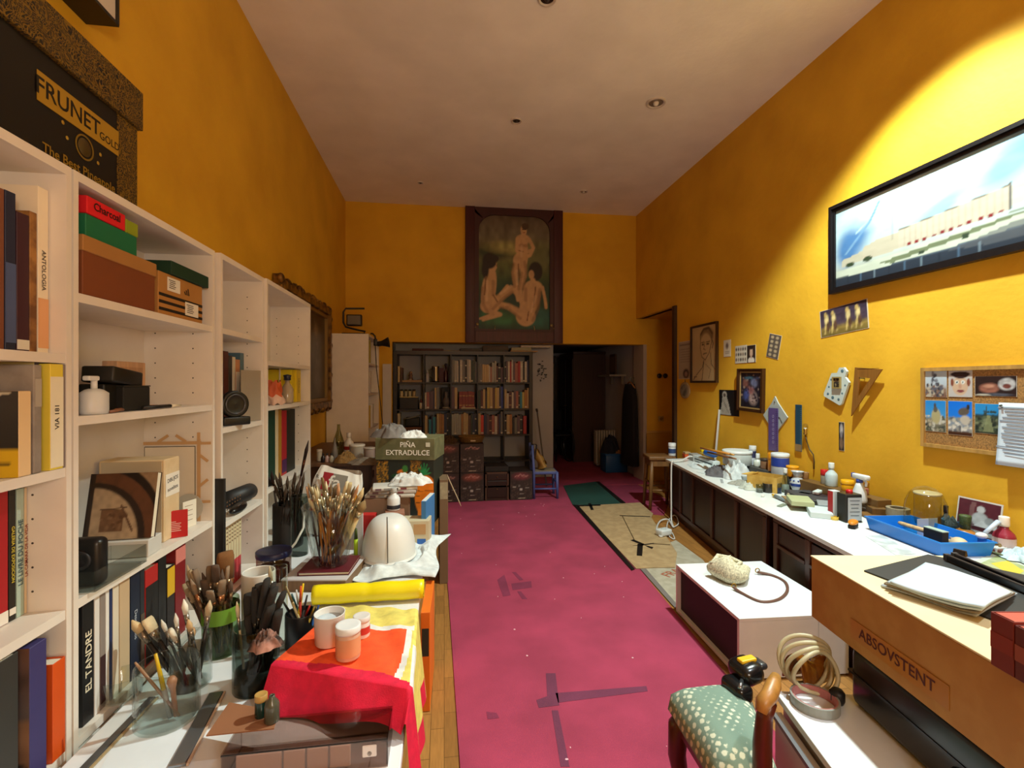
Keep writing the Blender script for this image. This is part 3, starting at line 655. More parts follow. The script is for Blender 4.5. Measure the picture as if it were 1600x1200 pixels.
pbook(59, 82, 296, zA[0], 'efe1c8', 'tall cream book with a peach foot next to the bookcase partition', X=-1.04, band=(.18, .3, 'e2a878'), text='ANTOLOGIA', tcol='4a4038', tsz=.018)
# second shelf: picture block, folders
def picture_book(loc, w, d, h, label, paint, edge, name='picture_book'):
    t = thing(name, label, 'book', loc); b = B(); b.box((-d / 2, w / 2, h / 2), (d, w, h), M(edge, .6), bev=.002, seg=1); b.obj('page_block', t)
    P = Pic(d, h, 30, 40, 'cccccc'); paint(P); P.obj('front_cover', t, frame((-d / 2, -.0008, h / 2), (1, 0, 0), (0, 0, 1)), .4); return t
def p_faces(P): P.grad([(0, 'd8b018'), (.32, 'd8b018'), (.33, '26221f'), (1, '3a3633')]).poly([(0, 1), (1, 1), (0, .74)], 'c8bea8').spots(9, .1, .45, .9, .72, .07, ['a88a76', '7d5f50', 'c4b0a0'], 3).spots(8, .1, .35, .9, .46, .06, ['8d8478', '5c4a40'], 4).line([(.4, .16), (.9, .16)], .02, '6a5410')
picture_book((-1.0, yat(29, -1.0), zA[1] + .001), .036, .2, .205, 'block with faces on its front and a yellow foot, on the second shelf', p_faces, 'e8c898')
t = thing('box_file', 'worn grey box file behind the block with faces', 'folder', (-1.005, yat(50, -1.0) + .012, zA[1] + .001)); b = B(); b.box((-.12, .012, .135), (.24, .024, .27), M('8a8078', .8, 'mottle', hex2='9c9288'), bev=.002, seg=1); b.obj('shell', t); b = B(); b.box((.001, .012, .2), (.002, .018, .07), M('b0a698', .8)); b.obj('paper_label', t)
def p_eyes(P): P.rect(0, 0, 1, 1, 'd6c88a').ell(.62, .45, .3, .08, '7a5a5a', soft=.4).ell(.85, .5, .13, .07, '2e2430', soft=.4).ell(.3, .62, .22, .2, '2a1f22', soft=.3).ell(.3, .66, .05, .04, 'b8a8a0')
picture_book((-1.02, yat(66, -1.0) + .004, zA[1] + .001), .014, .22, .292, 'thin pale yellow picture book tallest on the second shelf', p_eyes, '33283c')
pbook(78, 99, 566, zA[1], 'e8d24a', 'yellow and white book with black lettering beside the grey binder', X=-1.0, band=(.45, .86, 'eee6cc'), text='VIA 181', tcol='1c1a18', tsz=.02, up=True)
pbook(99.5, 111, 560, zA[1], '85766f', 'grey mauve binder next to the partition', X=-1.0, name='binder')
# third shelf
pbook(-12, 13, 764, zA[2], 'a80f1c', 'bright red book with white foot label on the third shelf', X=-1.09, band=(.05, .09, 'ece6de'))
pbook(14, 25, 764, zA[2], '17150f', 'black book with yellow lettering beside the bright red book', X=-1.09, text='GALERIA DE EXPOSICION', tcol='cdbb3a', tsz=.0125, band=(.07, .05, 'e6e0d6'))
pbook(26, 38, 764, zA[2], 'a9c0b4', 'pale blue green paperback lettered up its spine', X=-1.09, text='LE LIVRE DU POCHE', tcol='34505c', tsz=.019, up=True)
pbook(38.5, 46, 762, zA[2], 'd9c2a0', 'thin cream paperback with red letters next to the bookcase side', X=-1.09, text='LA CAMARA DE LA VIDA', tcol='8a2c1c', tsz=.0125, up=True)
# bottom shelf
pbook(-10, 29, 1030, zA[3], '33322f', 'thick dark grey book standing on the bottom shelf', X=-1.0, d=.24)
def p_eleph(P): P.grad([(0, '7c5a46'), (.45, '8e6a50'), (.5, '5c5250'), (1, '6a4a3c')]).ell(.7, .12, .18, .07, '241a18', soft=.3).ell(.9, .1, .1, .06, '2a1e1a', soft=.3).ell(.6, .75, .3, .1, '4a3428', soft=.7).noise(.25, 9)
picture_book((-1.0, yat(46, -1.0), zA[3] + .001), .052, .24, .335, 'large art book with a desert scene on its brown cover', p_eleph, '3a3468')
pbook(82, 109, 1030, zA[3], 'd2500c', 'bright orange book on the bottom shelf beside the art book', X=-1.0)
# ------------------------------------------------ bookcase with the shoe boxes
zB = SB
def carton(name, label, cat, x0, x1, y0, y1, z, h, col, lid=0, lidcol=None, rz=0, grp=None):
    t = thing(name, label, cat, ((x0 + x1) / 2, (y0 + y1) / 2, z), rz, grp); w, d = x1 - x0, y1 - y0
    b = B(); b.box((0, 0, (h - .001) / 2), (w, d, h - .001), M(col, .7), bev=.002, seg=1); b.obj('box_body', t)
    if lid: b = B(); b.box((0, 0, h - lid / 2), (w + .008, d + .008, lid), M(lidcol or col, .7), bev=.002, seg=1); b.obj('lid', t)
    return t
fz = zB[0] + .001
carton('shoe_box', 'brown shoe box with a tan lid on the top shelf', 'box', -1.25, -1.005, yat(129, -1.005), yat(242, -1.005), fz, .168, '7a3f1a', .045, 'a8763c')
b = B(); b.box((0, 0, 0), (.002, .05, .04), M('e4dccc', .7))
t = carton('green_box', 'flat bright green box stacked on the brown shoe box', 'box', -1.23, -1.01, yat(134, -1.01), yat(214, -1.01), fz + .169, .066, '0c6b44')
t = carton('red_box', 'flat red box with black lettering on top of the green box', 'box', -1.22, -1.01, yat(136, -1.01), yat(196, -1.01), fz + .236, .052, 'd80f1c')
b = B(); b.text('Charcoal', .032, M('200808', .5), frame((.1065, .0, .028), (0, 1, 0), (0, 0, 1))); b.obj('lettering', t)
carton('lime_box', 'small lime green box squeezed in beside the red box', 'box', -1.22, -1.015, yat(197, -1.015), yat(216, -1.015), fz + .236, .045, '8a9a18')
y0, y1 = yat(250, -1.005), yat(318, -1.005); 
t = carton('shoe_box', 'tan shoe box with three black stripes and white labels', 'box', -1.25, -1.01, y0, y1, fz, .155, 'b07c3c')
D3 = y1 - y0
for k in range(3): b = B(); b.box((.1206, 0, .02 + k * .026), (.0012, D3 - .004, .011), M('1a1410', .6)); b.obj('stripe', t)
for k in range(3):
    b = B(); b.prism([(0, 0), (.008, 0), (.008 - .008 , .012 + .007 * k), (-.007, .012 + .007 * k)], 0, .0008, M('1a1410', .6), frame((.1204, .02 + .0125 * k, .098), (0, 1, 0), (0, 0, 1))); b.obj('logo_bar', t)
for y, z, w, h in ((-.06, .118, .085, .05), (.07, .045, .1, .052)):
    l = (B().box((.1212, y, z), (.001, w, h), M('e6e2d8', .6))).obj('paper_label', t)
    b = B()
    for i in range(5): b.box((.1219, y - w * .15 + .004 * (i % 2), z + h * (.3 - .14 * i)), (.0006, w * (.5 - .05 * (i % 3)), .003), M('55504a', .6))
    b.obj('print_lines', l)
t = carton('green_box', 'dark green box lid lying on the striped shoe box', 'box', -1.22, -1.0, yat(268, -1.0), yat(326, -1.0), fz + .156, .05, '07331f')
# row two
z = zB[1] + .001
def at_shelf(px, X, z): d = ray(px, 600); return Vector((X, X / d.x * d.y, z))
p = at_shelf(165, -1.16, z); t = thing('wooden_block', 'pale wooden block at the back of the shelf above the arch picture', 'block', p)
b = B(); b.box((0, .1, .085), (.05, .16, .17), M('c9a07c', .6, 'wood'), bev=.003); b.obj('block', t)
b = B(); b.box((.0255, .1, .085), (.001, .12, .13), M('b98f6c', .6, 'wood')); b.obj('front_face', t)
p = at_shelf(157, -1.09, z); t = thing('black_box', 'black hinged box with gold clasp half open in front of wooden block', 'box', p, R(4))
b = B(); b.box((0, .04, .045), (.07, .17, .088), M('14130f', .5), bev=.004); b.obj('box_body', t)
b = B(); b.box((.02, .02, .115), (.09, .17, .05), M('17150f', .5), xf=RX(-6), bev=.006); b.obj('lid', t)
b = B(); b.box((.037, .08, .075), (.004, .035, .02), M('9c8430', .3, metal=.8)); b.obj('clasp', t)
p = at_shelf(195, -1.07, z); t = thing('black_box', 'small matt black box beside the hinged one', 'box', p, R(-3)); b = B(); b.box((0, .0, .04), (.08, .13, .08), M('161512', .7), bev=.003); b.obj('box_body', t); b = B(); b.box((0, 0, .082), (.082, .132, .004), M('24221d', .6)); b.obj('lid', t)
p = at_shelf(147, -1.03, z); t = thing('white_jar', 'white jar with pump cap at shelf edge by the partition', 'jar', p); 
b = B(); b.lathe([(.03, 0), (.032, .01), (.032, .062), (.02, .072), (.012, .075)], M('cfd0d0', .4), sy=1.3); b.obj('jar_body', t); b = B(); b.cyl((0, 0, .07), (0, 0, .1), .008, M('e0e0de', .4)); b.box((.0, -.012, .106), (.02, .045, .014), M('e0e0de', .4), bev=.004); b.obj('pump', t)
def stick(name, label, cat, p0, p1, r, col, tipcol=None, tip=.2, grp=None, n=7):
    p0, p1 = Vector(p0), Vector(p1); t = thing(name, label, cat, p0, grp and 0 or 0, grp); d = p1 - p0
    b = B(); b.tube([(0, 0, 0), d * (1 - tip)], r, M(col, .45), n=n); b.obj('barrel', t)
    b = B(); b.tube([d * (1 - tip), d], [r * .95, r * .6], M(tipcol or col, .4), n=n); b.obj('tip', t); return t
stick('charcoal_pencil', 'brown pencil lying aslant on shelf below the black boxes', 'pencil', at_shelf(180, -1.03, z + .006), at_shelf(246, -1.10, z + .006), .0055, '7d4a28', 'b08058')
stick('charcoal_pencil', 'brown pencil lying flat at shelf edge near the white jar', 'pencil', at_shelf(172, -1.005, z + .005), at_shelf(205, -1.06, z + .005), .0045, '8a5f48', '6a4030')
stick('marker_pen', 'black and white marker lying at shelf edge', 'pen', at_shelf(224, -1.01, z + .008), at_shelf(282, -1.0, z + .008), .007, '1a1a1c', 'd8ccb0', .3)
# row three: arch picture, file box, cards, disc, tape-framed drawing
z = zB[2] + .001
def p_arch(P):
    P.grad([(0, '9c8468'), (1, '8a6c50')]).ell(.1, .1, 1.05, 1.1, '1f130c', soft=.02).ell(.1, .05, .98, 1.0, '5a3620', soft=.02).ell(.08, 0, .82, .86, '2a1a12', soft=.02).ell(.05, -.02, .74, .8, 'a88e70', soft=.04)
    P.rect(.22, .12, .55, .45, '6b4a30').line([(.2, .45), (.58, .47)], .012, '4a3020').spots(20, .2, .12, .6, .4, .03, ['7d5c40', '59381f'], 2).line([(.5, .5), (.7, .12)], .02, '5a3c28').rect(0, 0, .07, 1, '2a1c14').noise(.18, 16)
t = thing('picture_book', 'book with a vaulted arch on its cover leaning against the file', 'book', at_shelf(183, -1.11, z + .0625), rot=(R(-13), 0, R(4)))
block('white_box', 'flat white box carrying the arch picture book', 'box', at_shelf(183, -1.11, z) + Vector((0, .03, 0)), (.2, .09, .058), 'd0cec8', R(4), 'box_body')
t0_ = t
b = B(); b.box((0, .014, .112), (.2, .024, .22), PG); b.obj('page_block', t)
P = Pic(.204, .224, 50, 55); p_arch(P); P.obj('front_cover', t, frame((0, .0, .112), (1, 0, 0), (0, 0, 1)), .35)
b = B(); b.box((-.102, .014, .112), (.004, .03, .224), M('241812', .4)); b.box((0, .028, .112), (.204, .003, .224), M('3a2a20', .5)); b.obj('cover', t)
p = at_shelf(256, -1.05, z); t = thing('file_box', 'cream cardboard file box with handwritten label behind the arch book', 'file', (p.x, p.y + .01, p.z), R(2))
b = B(); b.box((-.10, .03, .155), (.22, .11, .31), M('d8bd92', .75, 'mottle', hex2='dfc69e'), bev=.004, seg=1); b.obj('box_body', t)
b = B(); b.box((-.1, -.0265, .155), (.2, .002, .3), M('c3b294', .8)); b.obj('side_paper', t)
l = (B().box((.011, .03, .21), (.001, .1, .085), M('efe8da', .7))).obj('paper_label', t)
b = B(); b.text('DIBUJOS', .021, M('26282c', .6), frame((.0118, .03, .228), (0, 1, .08), (0, 0, 1))); b.text('novelitos', .021, M('26282c', .6), frame((.0118, .03, .194), (0, 1, .08), (0, 0, 1))); b.obj('lettering', l)
p = at_shelf(274, -1.03, z); t = thing('red_card_box', 'small red card box with tiny white print on shelf edge', 'box', p, R(-62)); b = B(); b.box((-.004, 0, .052), (.012, .08, .104), M('b8060c', .5), bev=.001, seg=1); b.obj('box_body', t); b = B()
for i in range(6): b.box((.0026, -.008 + .004 * (i % 2), .062 - .007 * i), (.0006, .045 if i else .02, .0028), M('e0b0a8', .6))
b.obj('print_lines', t)
p = at_shelf(296, -1.05, z); t = thing('card', 'white printed card standing beside red card box', 'card', p, R(-15)); b = B(); b.box((0, 0, .055), (.003, .07, .11), M('e6e0d0', .7)); b.obj('sheet', t); b = B()
for i in range(4): b.box((.0018, -.005, .09 - .02 * i), (.0005, .04, .002), M('8a7a6a', .6))
b.obj('print_lines', t)
p = at_shelf(304, -1.10, z); t = thing('disc', 'shiny disc leaning upright against bookcase side panel', 'disc', (p.x + .01, 2.236, p.z + .061), rot=(R(90 - 10), 0, 0)); b = B(); b.ring([(.06 * math.cos(a * PI / 20), .06 * math.sin(a * PI / 20)) for a in range(40)], [(.008 * math.cos(a * PI / 20), .008 * math.sin(a * PI / 20)) for a in range(40)], -.0006, .0006, M('c8c4b8', .2, metal=.3)); b.obj('disc_plate', t)
t = thing('taped_drawing', 'outline drawing held to side panel by strips of masking tape', 'drawing', (-1.155, 2.2555, 1.0)); MT = M('c9a070', .7)
X90 = frame((0, 0, 0), (1, 0, 0), (0, 0, 1))
b = B(); b.box((-.015, -.0008, 0), (.21, .0006, .30), M('e2d6c2', .7)); b.obj('sheet', t)
b = B(); b.box((-.115, -.0014, .13), (.002, .0004, .04), M('3a3028', .8)); b.box((-.015, -.0014, .15), (.2, .0004, .003), M('3a3028', .8)); b.box((.085, -.0014, .02), (.003, .0004, .26), M('3a3028', .8)); b.obj('drawn_line', t)
for ti, (x, y, w, h, a) in enumerate(((-.015, .165, .25, .014, 0), (.1, .0, .015, .36, 0), (.1, .18, .013, .06, 0), (.125, .163, .05, .012, 0), (-.13, .165, .05, .012, 0), (.03, .185, .05, .012, -35), (-.04, .185, .05, .012, 35), (.12, .1, .05, .012, -40), (.12, -.01, .05, .012, 40), (.125, -.09, .05, .012, 0))):
    b = B(); b.box((0, 0, 0), (w, h, .0006), MT, xf=X90 @ T(x, y, .0018 + .0007 * ti) @ RZ(a)); b.obj('masking_tape', t)
p = at_shelf(139, -1.05, z); t = thing('monitor_speaker', 'black rounded speaker at the end of shelf by the partition', 'speaker', (p.x, p.y - .01, z)); b = B(); b.box((0, 0, .07), (.10, .05, .14), M('0f0f11', .35), bev=.018, seg=3); b.obj('housing', t); b = B(); b.lathe([(.03, 0), (.026, .004), (.012, -.004), (.001, 0)], M('26262a', .5), xf=T(-.0, -.026, .08) @ RX(90)); b.obj('cone', t)
p = at_shelf(182, -1.04, z); t = thing('clear_tray', 'shallow clear plastic tray on shelf in front of the arch book', 'tray', (p.x, p.y - .06, z + .001)); PLC = M('ecefee', .15, 'clear'); b = B(); b.box((0, 0, .002), (.11, .24, .003), PLC); 
for s in (-1, 1): b.box((s * .054, 0, .03), (.003, .24, .058), PLC); b.box((0, s * .119, .03), (.105, .003, .058), PLC)
b.obj('tray_body', t)
# row four
L4 = [(129, 147, 905, '121012', 'black book lettered up its spine, nearest the partition on the bottom shelf', dict(text='EL TANDRE', tcol='e8dcc0', tsz=.034, up=True)),
      (148, 156, 918, 'e2dcd6', 'thin white book beside the black lettered one', {}), (156.5, 165, 905, '8d8078', 'book with a mixed grey and maroon spine', dict(band=(.25, .4, '3a1c1c'))), (165.5, 171, 905, 'e8e4de', 'very thin white book before the navy one', {}),
      (171.5, 176, 900, '23305c', 'very thin navy book among pale ones', {}), (176.5, 186, 890, 'ddd0ba', 'cream book with creased spine on the bottom shelf', {}), (187, 203, 880, 'c8ac88', 'thick tan paper-covered book on the bottom shelf', {}),
      (204, 219, 884, '131e33', 'dark navy book with silver title on the bottom shelf', dict(text='Desengaños', tcol='b8bcc4', tsz=.02)), (219.5, 226, 878, '20242a', 'charcoal speckled book beside dark navy book', dict(band=(.3, .5, '5a4a3c'))),
      (227, 247, 886, 'b31f1a', 'red book with a black window on its spine', dict(band=(.42, .8, '17130f'))), (247.5, 260, 870, '120f0e', 'plain black book beside the red windowed book', {}), (261, 273, 884, '1f1410', 'black book with a yellow top label', dict(band=(.8, .35, 'd8a818'))),
      (274, 290, 853, '7c0f12', 'dark red book with a pink head, last before the side panel', dict(band=(.9, .16, 'd07a70')))]
for a, c, y, col, lab, kw in L4: pbook(a, c, y, zB[3], col, lab, X=-1.02, **kw)
# ------------------------------------------------ narrow bookcase
zC = SCs
for a, c, y, col, lab, kw in ((350, 357, 549, '4a1c14', 'dark brown book upright behind the round speaker', {}), (357.5, 363, 556, '2c2a28', 'thin black book behind the round speaker', {}), (363.5, 368, 558, 'cfc4b4', 'thin cream book behind the round speaker', {}), (368.5, 375, 562, 'b87a52', 'tan and white book behind the round speaker', dict(band=(.5, .6, 'e2d4c0'))), (375.5, 382, 552, '4a6a7c', 'blue grey book beside the grey board', {})):
    pbook(a, c, y, zC[1], col, lab, X=-1.08, d=.17, **kw)
z = zC[1] + .001
p = at_shelf(366, -1.0, z); t = thing('round_speaker', 'black desk speaker with a round cone on a square foot', 'speaker', p, R(-38)); b = B(); b.box((0, 0, .02), (.06, .13, .04), BLK, bev=.006); b.obj('foot', t); b = B(); b.lathe([(.001, -.02), (.062, -.02), (.066, 0), (.062, .018), (.05, .012), (.02, .004), (.001, .012)], BLK, xf=T(0, 0, .1) @ RY(90), n=26); b.obj('round_housing', t); b = B(); b.lathe([(.05, .0), (.046, .005), (.042, 0)], M('4c4c50', .3, metal=.4), xf=T(.014, 0, .1) @ RY(90), n=26, caps=False); b.obj('cone_ring', t)
p = at_shelf(399, -1.0, z); b = B(); b.box((-.02, 0, .135), (.006, .16, .27), M('9a9080', .6), bev=.001, seg=1); b.box((-.0165, .068, .135), (.002, .012, .27), M('c2b8a4', .6)); o = b.obj('grey_board', loc=p, rz=R(-20)); tag(o, 'grey board standing on the shelf beside the round speaker', 'board')
z = zC[2] + .001
p0, p1 = at_shelf(352, -1.08, z + .045), at_shelf(415, -1.03, z + .045); t = thing('black_tube', 'fat black cardboard tube lying on the shelf of narrow bookcase', 'tube', p0); d = p1 - p0; b = B(); b.tube([(0, .02, 0), d], .042, M('1a1a1d', .5), n=18); b.obj('tube_body', t); b = B(); b.tube([d, d * 1.03], [.044, .042], M('0e0e10', .5), n=18); b.obj('end_cap', t)
p = at_shelf(370, -1.0, z); t = thing('eyeglass_case', 'black eyeglass case on shelf in front of the black tube', 'case', p, R(3)); b = B(); b.ball((0, .02, .022), .022, M('0c0c0e', .3), sc=(1.3, 4.2, 1)); b.obj('shell', t); b = B(); b.tube([(.02, -.05, .044), (.03, .0, .052), (.01, .06, .046)], .003, M('3a2a22', .4)); b.obj('spectacle_arm', t)
for i in range(6):
    a = 352.5 + i * 4.1; t = pbook(a, a + 3.8, 812 + i * -1.5, zC[3], 'c8343c', 'uniform volume with cream head and red foot on the bottom shelf of narrow bookcase', X=-1.02, group='uniform red and cream volumes', band=(.68, .62, 'd8c8a0'))
    b = B(); w = .012
    for k in range(12): b.box((.0016, .0, .22 + k * .018), (.0006, w, .006), M('6a4a30', .6))
    b.obj('spine_lettering', t)
t = thing('black_portfolio', 'black portfolio board standing upright between two white bookcases', 'portfolio', (-.985, 2.2875, .0)); b = B(); b.box((-.06, 0, .5), (.16, .018, 1.0), M('0b0b0c', .5), bev=.002, seg=1); b.obj('cover', t); b = B(); b.box((.021, 0, .5), (.002, .014, 1.0), M('1c1c1e', .4)); b.obj('spine_strip', t)
# ------------------------------------------------ last white bookcase
z = SD[1] + .001
p = at_shelf(450, -1.08, z); t = thing('wall_calendar', 'white sheet with black heading standing behind the small bottle', 'sheet', p, R(-12)); b = B(); b.box((0, 0, .13), (.004, .22, .26), M('d8d0c0', .7)); b.obj('sheet', t); b = B(); b.text('SANZ', .045, M('2a2826', .6), frame((.0026, -.03, .2), (0, 1, 0), (0, 0, 1))); b.obj('lettering', t)
pbook(455, 463, 578, SD[1], 'e0c81c', 'bright yellow book on the shelf behind the small bottle', X=-1.03, d=.18); pbook(463.5, 470, 578, SD[1], 'ddc01a', 'yellow book with dark print next to the side panel', X=-1.02, d=.18, text='LEXICO', tcol='4a3a10', tsz=.03)
p = at_shelf(449, -.995, z); t = thing('small_bottle', 'small cloudy bottle with a blue stopper on the shelf', 'bottle', p); b = B(); b.lathe([(.034, 0), (.036, .02), (.036, .09), (.022, .12), (.014, .13), (.014, .15)], M('a89880', .15), n=18); b.obj('glass_body', t); b = B(); b.lathe([(.022, .148), (.02, .165), (.026, .18), (.001, .186)], M('22243a', .3), n=14); b.obj('stopper', t)
p = at_shelf(427, -1.02, z); t = thing('orange_bag', 'crumpled orange paper bag on shelf beside the white sheet', 'bag', p); b = B()
def bag(u, v): a = u * 2 * PI; r = .055 * (1 - .35 * v) * (1 + .16 * math.sin(5 * a + 7 * v) + .1 * math.sin(9 * a - 5 * v)); return (r * math.cos(a), r * 1.2 * math.sin(a), .001 + .14 * v + .01 * math.sin(6 * a))
b.grid(bag, 30, 8, M('c4582c', .6), matfn=lambda u, v: M('c4582c', .6) if v > .4 else M('d8b4a0', .6)); b.obj('paper', t)
for a, c, y, col, lab, kw in ((418.5, 430, 640, '0f3a2a', 'dark green tall book on the lower shelf of last bookcase', {}), (430.5, 435, 640, 'cdbd9a', 'thin cream book after the dark green one', {}), (435.5, 440, 640, 'a87a24', 'ochre book on the lower shelf of last bookcase', {}), (440.5, 448, 642, 'a81c28', 'red book with a violet foot on the lower shelf', dict(band=(.14, .2, '4a2050'))), (448.5, 461, 640, '1b1f1a', 'thick blackish green book next to the side panel', {})):
    pbook(a, c, y, SD[2], col, lab, X=-1.03, d=.2, **kw)
# ------------------------------------------------ on top and on the wall
t = thing('pineapple_carton', 'black and gold fruit carton with printed lettering on top of bookcases', 'carton', (-1.035, 1.30, 2.0065)); yb = yat(215, -1.035) - 1.30
GL = M('0d0a07', .55, 'leaves', hex2='7a5c14')
BKP = M('0b0807', .5)
b = B(); b.box((-.13, 0, .14), (.26, 2 * yb, .28), BKP, bev=.002, seg=1); b.obj('box_body', t)
b = B(); b.box((-.13, 0, .345), (.285, 2 * yb + .02, .13), GL, bev=.002, seg=1); b.obj('lid', t)
xf = frame((.0012, 0, 0), (0, 1, 0), (0, 0, 1))
b = B(); b.box((0, -.0, .0), (.0, .0, .0), BKP)
for y, w in ((yb - .055, .1), (-.1, .13)): b = B(); b.box((.001, y, .14), (.0016, w, .276), GL); b.obj('printed_ornament', t)
yc = yb - .315 + .06
b = B(); b.box((.0014, yc, .182), (.0016, .31, .078), M('a8821e', .5)); b.obj('printed_banner', t)
b = B(); b.text('FRUNET', .064, M('120d08', .5), frame((.0026, yc - .045, .182), (0, 1, 0), (0, 0, 1))); b.text('GOLD', .032, M('120d08', .5), frame((.0026, yc + .113, .168), (0, 1, 0), (0, 0, 1))); b.obj('lettering', t)
b = B(); b.text('The Best Pineapple', .036, M('8f6f18', .5), frame((.0018, yc + .0, .03), (0, 1, 0), (0, 0, 1))); b.obj('lettering', t)
b = B(); b.ring([(.036 * math.cos(a * PI / 16), .036 * math.sin(a * PI / 16)) for a in range(32)], [(.031 * math.cos(a * PI / 16), .031 * math.sin(a * PI / 16)) for a in range(32)], 0, .001, M('7a6118', .5), frame((.001, yc + .01, .1), (0, 1, 0), (0, 0, 1))); b.lathe([(.026, 0), (.025, .001)], M('4a3a12', .5), xf=frame((.001, yc + .01, .1), (0, 1, 0), (0, 0, 1))); b.obj('printed_emblem', t)
for dy, dz in ((-.07, .03), (-.055, -.005), (.075, .01), (.065, -.02)): b = B(); b.lathe([(.006, 0), (.004, .001)], M('a8882a', .5), xf=frame((.001, yc + dy, .1 + dz), (0, 1, 0), (0, 0, 1)), n=8); b.obj('printed_dot', t)
t = thing('wall_panel', 'white box-shaped panel with black edges high on the orange wall', 'panel', (XL, 1.62, 3.0)); b = B(); b.box((.055, 0, 0), (.10, .70, .49), M('cfc6be', .6)); b.obj('panel_body', t)
b = B()
for z in (-.245, .245): b.box((.055, 0, z), (.112, .712, .012), BLK)
for y in (-.35, .35): b.box((.108, y, 0), (.008, .012, .49), BLK); b.box((.003, y, 0), (.008, .012, .49), BLK)
b.obj('edge_trim', t)
# ================================================================ clutter on the low white table
CLR = 'f3f6f4'
HAND = ['7a4a24', '2a1a14', 'c87820', '8a5a34', '1c1614', 'a8683a', '5c3a28', 'd89030', '3c2418']
def brush(p0, p1, kind='round', hcol=None, tip='b89868', fer='9a9080', r=.0042, label=None, group=None, hl=.66, fl=.16, seed=0):
    p0, p1 = Vector(p0), Vector(p1); d = p1 - p0; u = d.normalized(); Lg = d.length; t = thing('paintbrush', label, 'brush', p0, 0, group)
    q = lambda k: u * (Lg * k)
    b = B(); b.tube([q(0), q(.1), q(hl * .6), q(hl)], [r * .55, r * .75, r * 1.15, r * .85], M(hcol or HAND[seed % 9], .4), n=7); b.obj('handle', t)
    b = B()
    side = u.cross(Vector((.3, 1, .2))).normalized()
    if kind == 'flat':
        xf = frame(q(hl), side, u); w = r * 2.4
        b.lathe([(r, 0), (w * .8, Lg * fl * .6), (w, Lg * fl)], M(fer, .25, metal=.8), xf=Matrix.Translation(q(hl)) @ u.to_track_quat('Z', 'Y').to_matrix().to_4x4(), n=8, sx=1, sy=.45); b.obj('ferrule', t)
        b = B(); b.lathe([(w, 0), (w * 1.08, Lg * (1 - hl - fl) * .8), (w * .9, Lg * (1 - hl - fl))], M(tip, .9, 'cloth'), xf=Matrix.Translation(q(hl + fl)) @ u.to_track_quat('Z', 'Y').to_matrix().to_4x4(), n=8, sx=1, sy=.45)
    else:
        b.tube([q(hl), q(hl + fl)], [r * 1.05, r * 1.35], M(fer, .25, metal=.8), n=7); b.obj('ferrule', t)
        b = B(); b.tube([q(hl + fl), q(hl + fl + (1 - hl - fl) * .5), q(1)], [r * 1.3, r * 1.6, r * .25], M(tip, .9, 'cloth'), n=7)
    b.obj('bristles', t); return t
def inside(px, py, z, rad, a, k=.7): p = onz(px, py, z); return Vector((p.x + rad * k * math.cos(a), p.y + rad * k * math.sin(a), z + .012))
rb = random.Random(5)
# --- front jar, with a yellow handled tool
pot('glass_jar', 'clear wide glass jar with a yellow handled tool, nearest the viewer', 'jar', 262, 1122, 88, 88, TZ, CLR, clear=True, sh='can')
t = stick('screwdriver', 'screwdriver with transparent yellow handle standing in the nearest glass jar', 'tool', onz(266, 1120, TZ + .01), at(243, 1022, 1.34), .007, '8a8a88', 'c8a810', .55); 
p = at(262, 1075, 1.36); t = thing('scraper', 'pinkish rounded wooden scraper inside the nearest glass jar', 'tool', onz(275, 1118, TZ + .012)); b = B(); d = at(268, 1058, 1.37) - onz(275, 1118, TZ + .012); b.tube([(0, 0, 0), d * .7, d * .9, d], [.006, .007, .014, .008], M('b07c60', .5)); b.obj('handle', t)
stick('wooden_stick', 'long thin wooden stick leaning out of the nearest glass jar', 'stick', onz(280, 1118, TZ + .012), at(211, 1035, 1.33), .0042, '8f6c50', 'a07c5c', .1)
pot('glass_dish', 'small clear glass dish lying by the black lettered book', 'dish', 190, 1088, 56, 34, TZ, CLR, clear=True)
# --- jar of flat hog brushes
pot('glass_jar', 'clear jar of wide flat brushes behind the nearest glass jar', 'jar', 298, 1068, 58, 74, TZ, CLR, clear=True, sh='can')
for i, (x, y, k, tc, r) in enumerate(((206, 969, 'round', 'cdb488', .0085), (229, 966, 'flat', 'd8c49c', .009), (252, 968, 'round', 'd8d0c0', .0045), (266, 984, 'flat', 'ddd2bc', .0075), (274, 958, 'round', 'd8d2c4', .0045), (287, 936, 'round', 'e2dccc', .006), (294, 968, 'round', 'c4a478', .006), (303, 980, 'round', 'c8a074', .006), (328, 938, 'round', 'c8b490', .007))):
    L9 = ['wide round hog brush leaning furthest out over the books', 'wide flat hog brush beside the outermost one', 'thin pale round brush third along the jar rim', 'flat square-headed pale brush low over the jar rim', 'slim white-tipped brush in the middle of flat brush jar', 'tall white pointed brush at centre of flat brush jar', 'tan round brush behind the tall white pointed one', 'short tan brush near the back of flat brush jar', 'upright pale wood brush leaning toward the green jar']
    brush(inside(298, 1068, TZ, .05, rb.uniform(0, 6.28), .6), at(x, y, 1.50 + .02 * (i % 3)), k, '1d1815', tc, '8c8478', r, L9[i], seed=i)
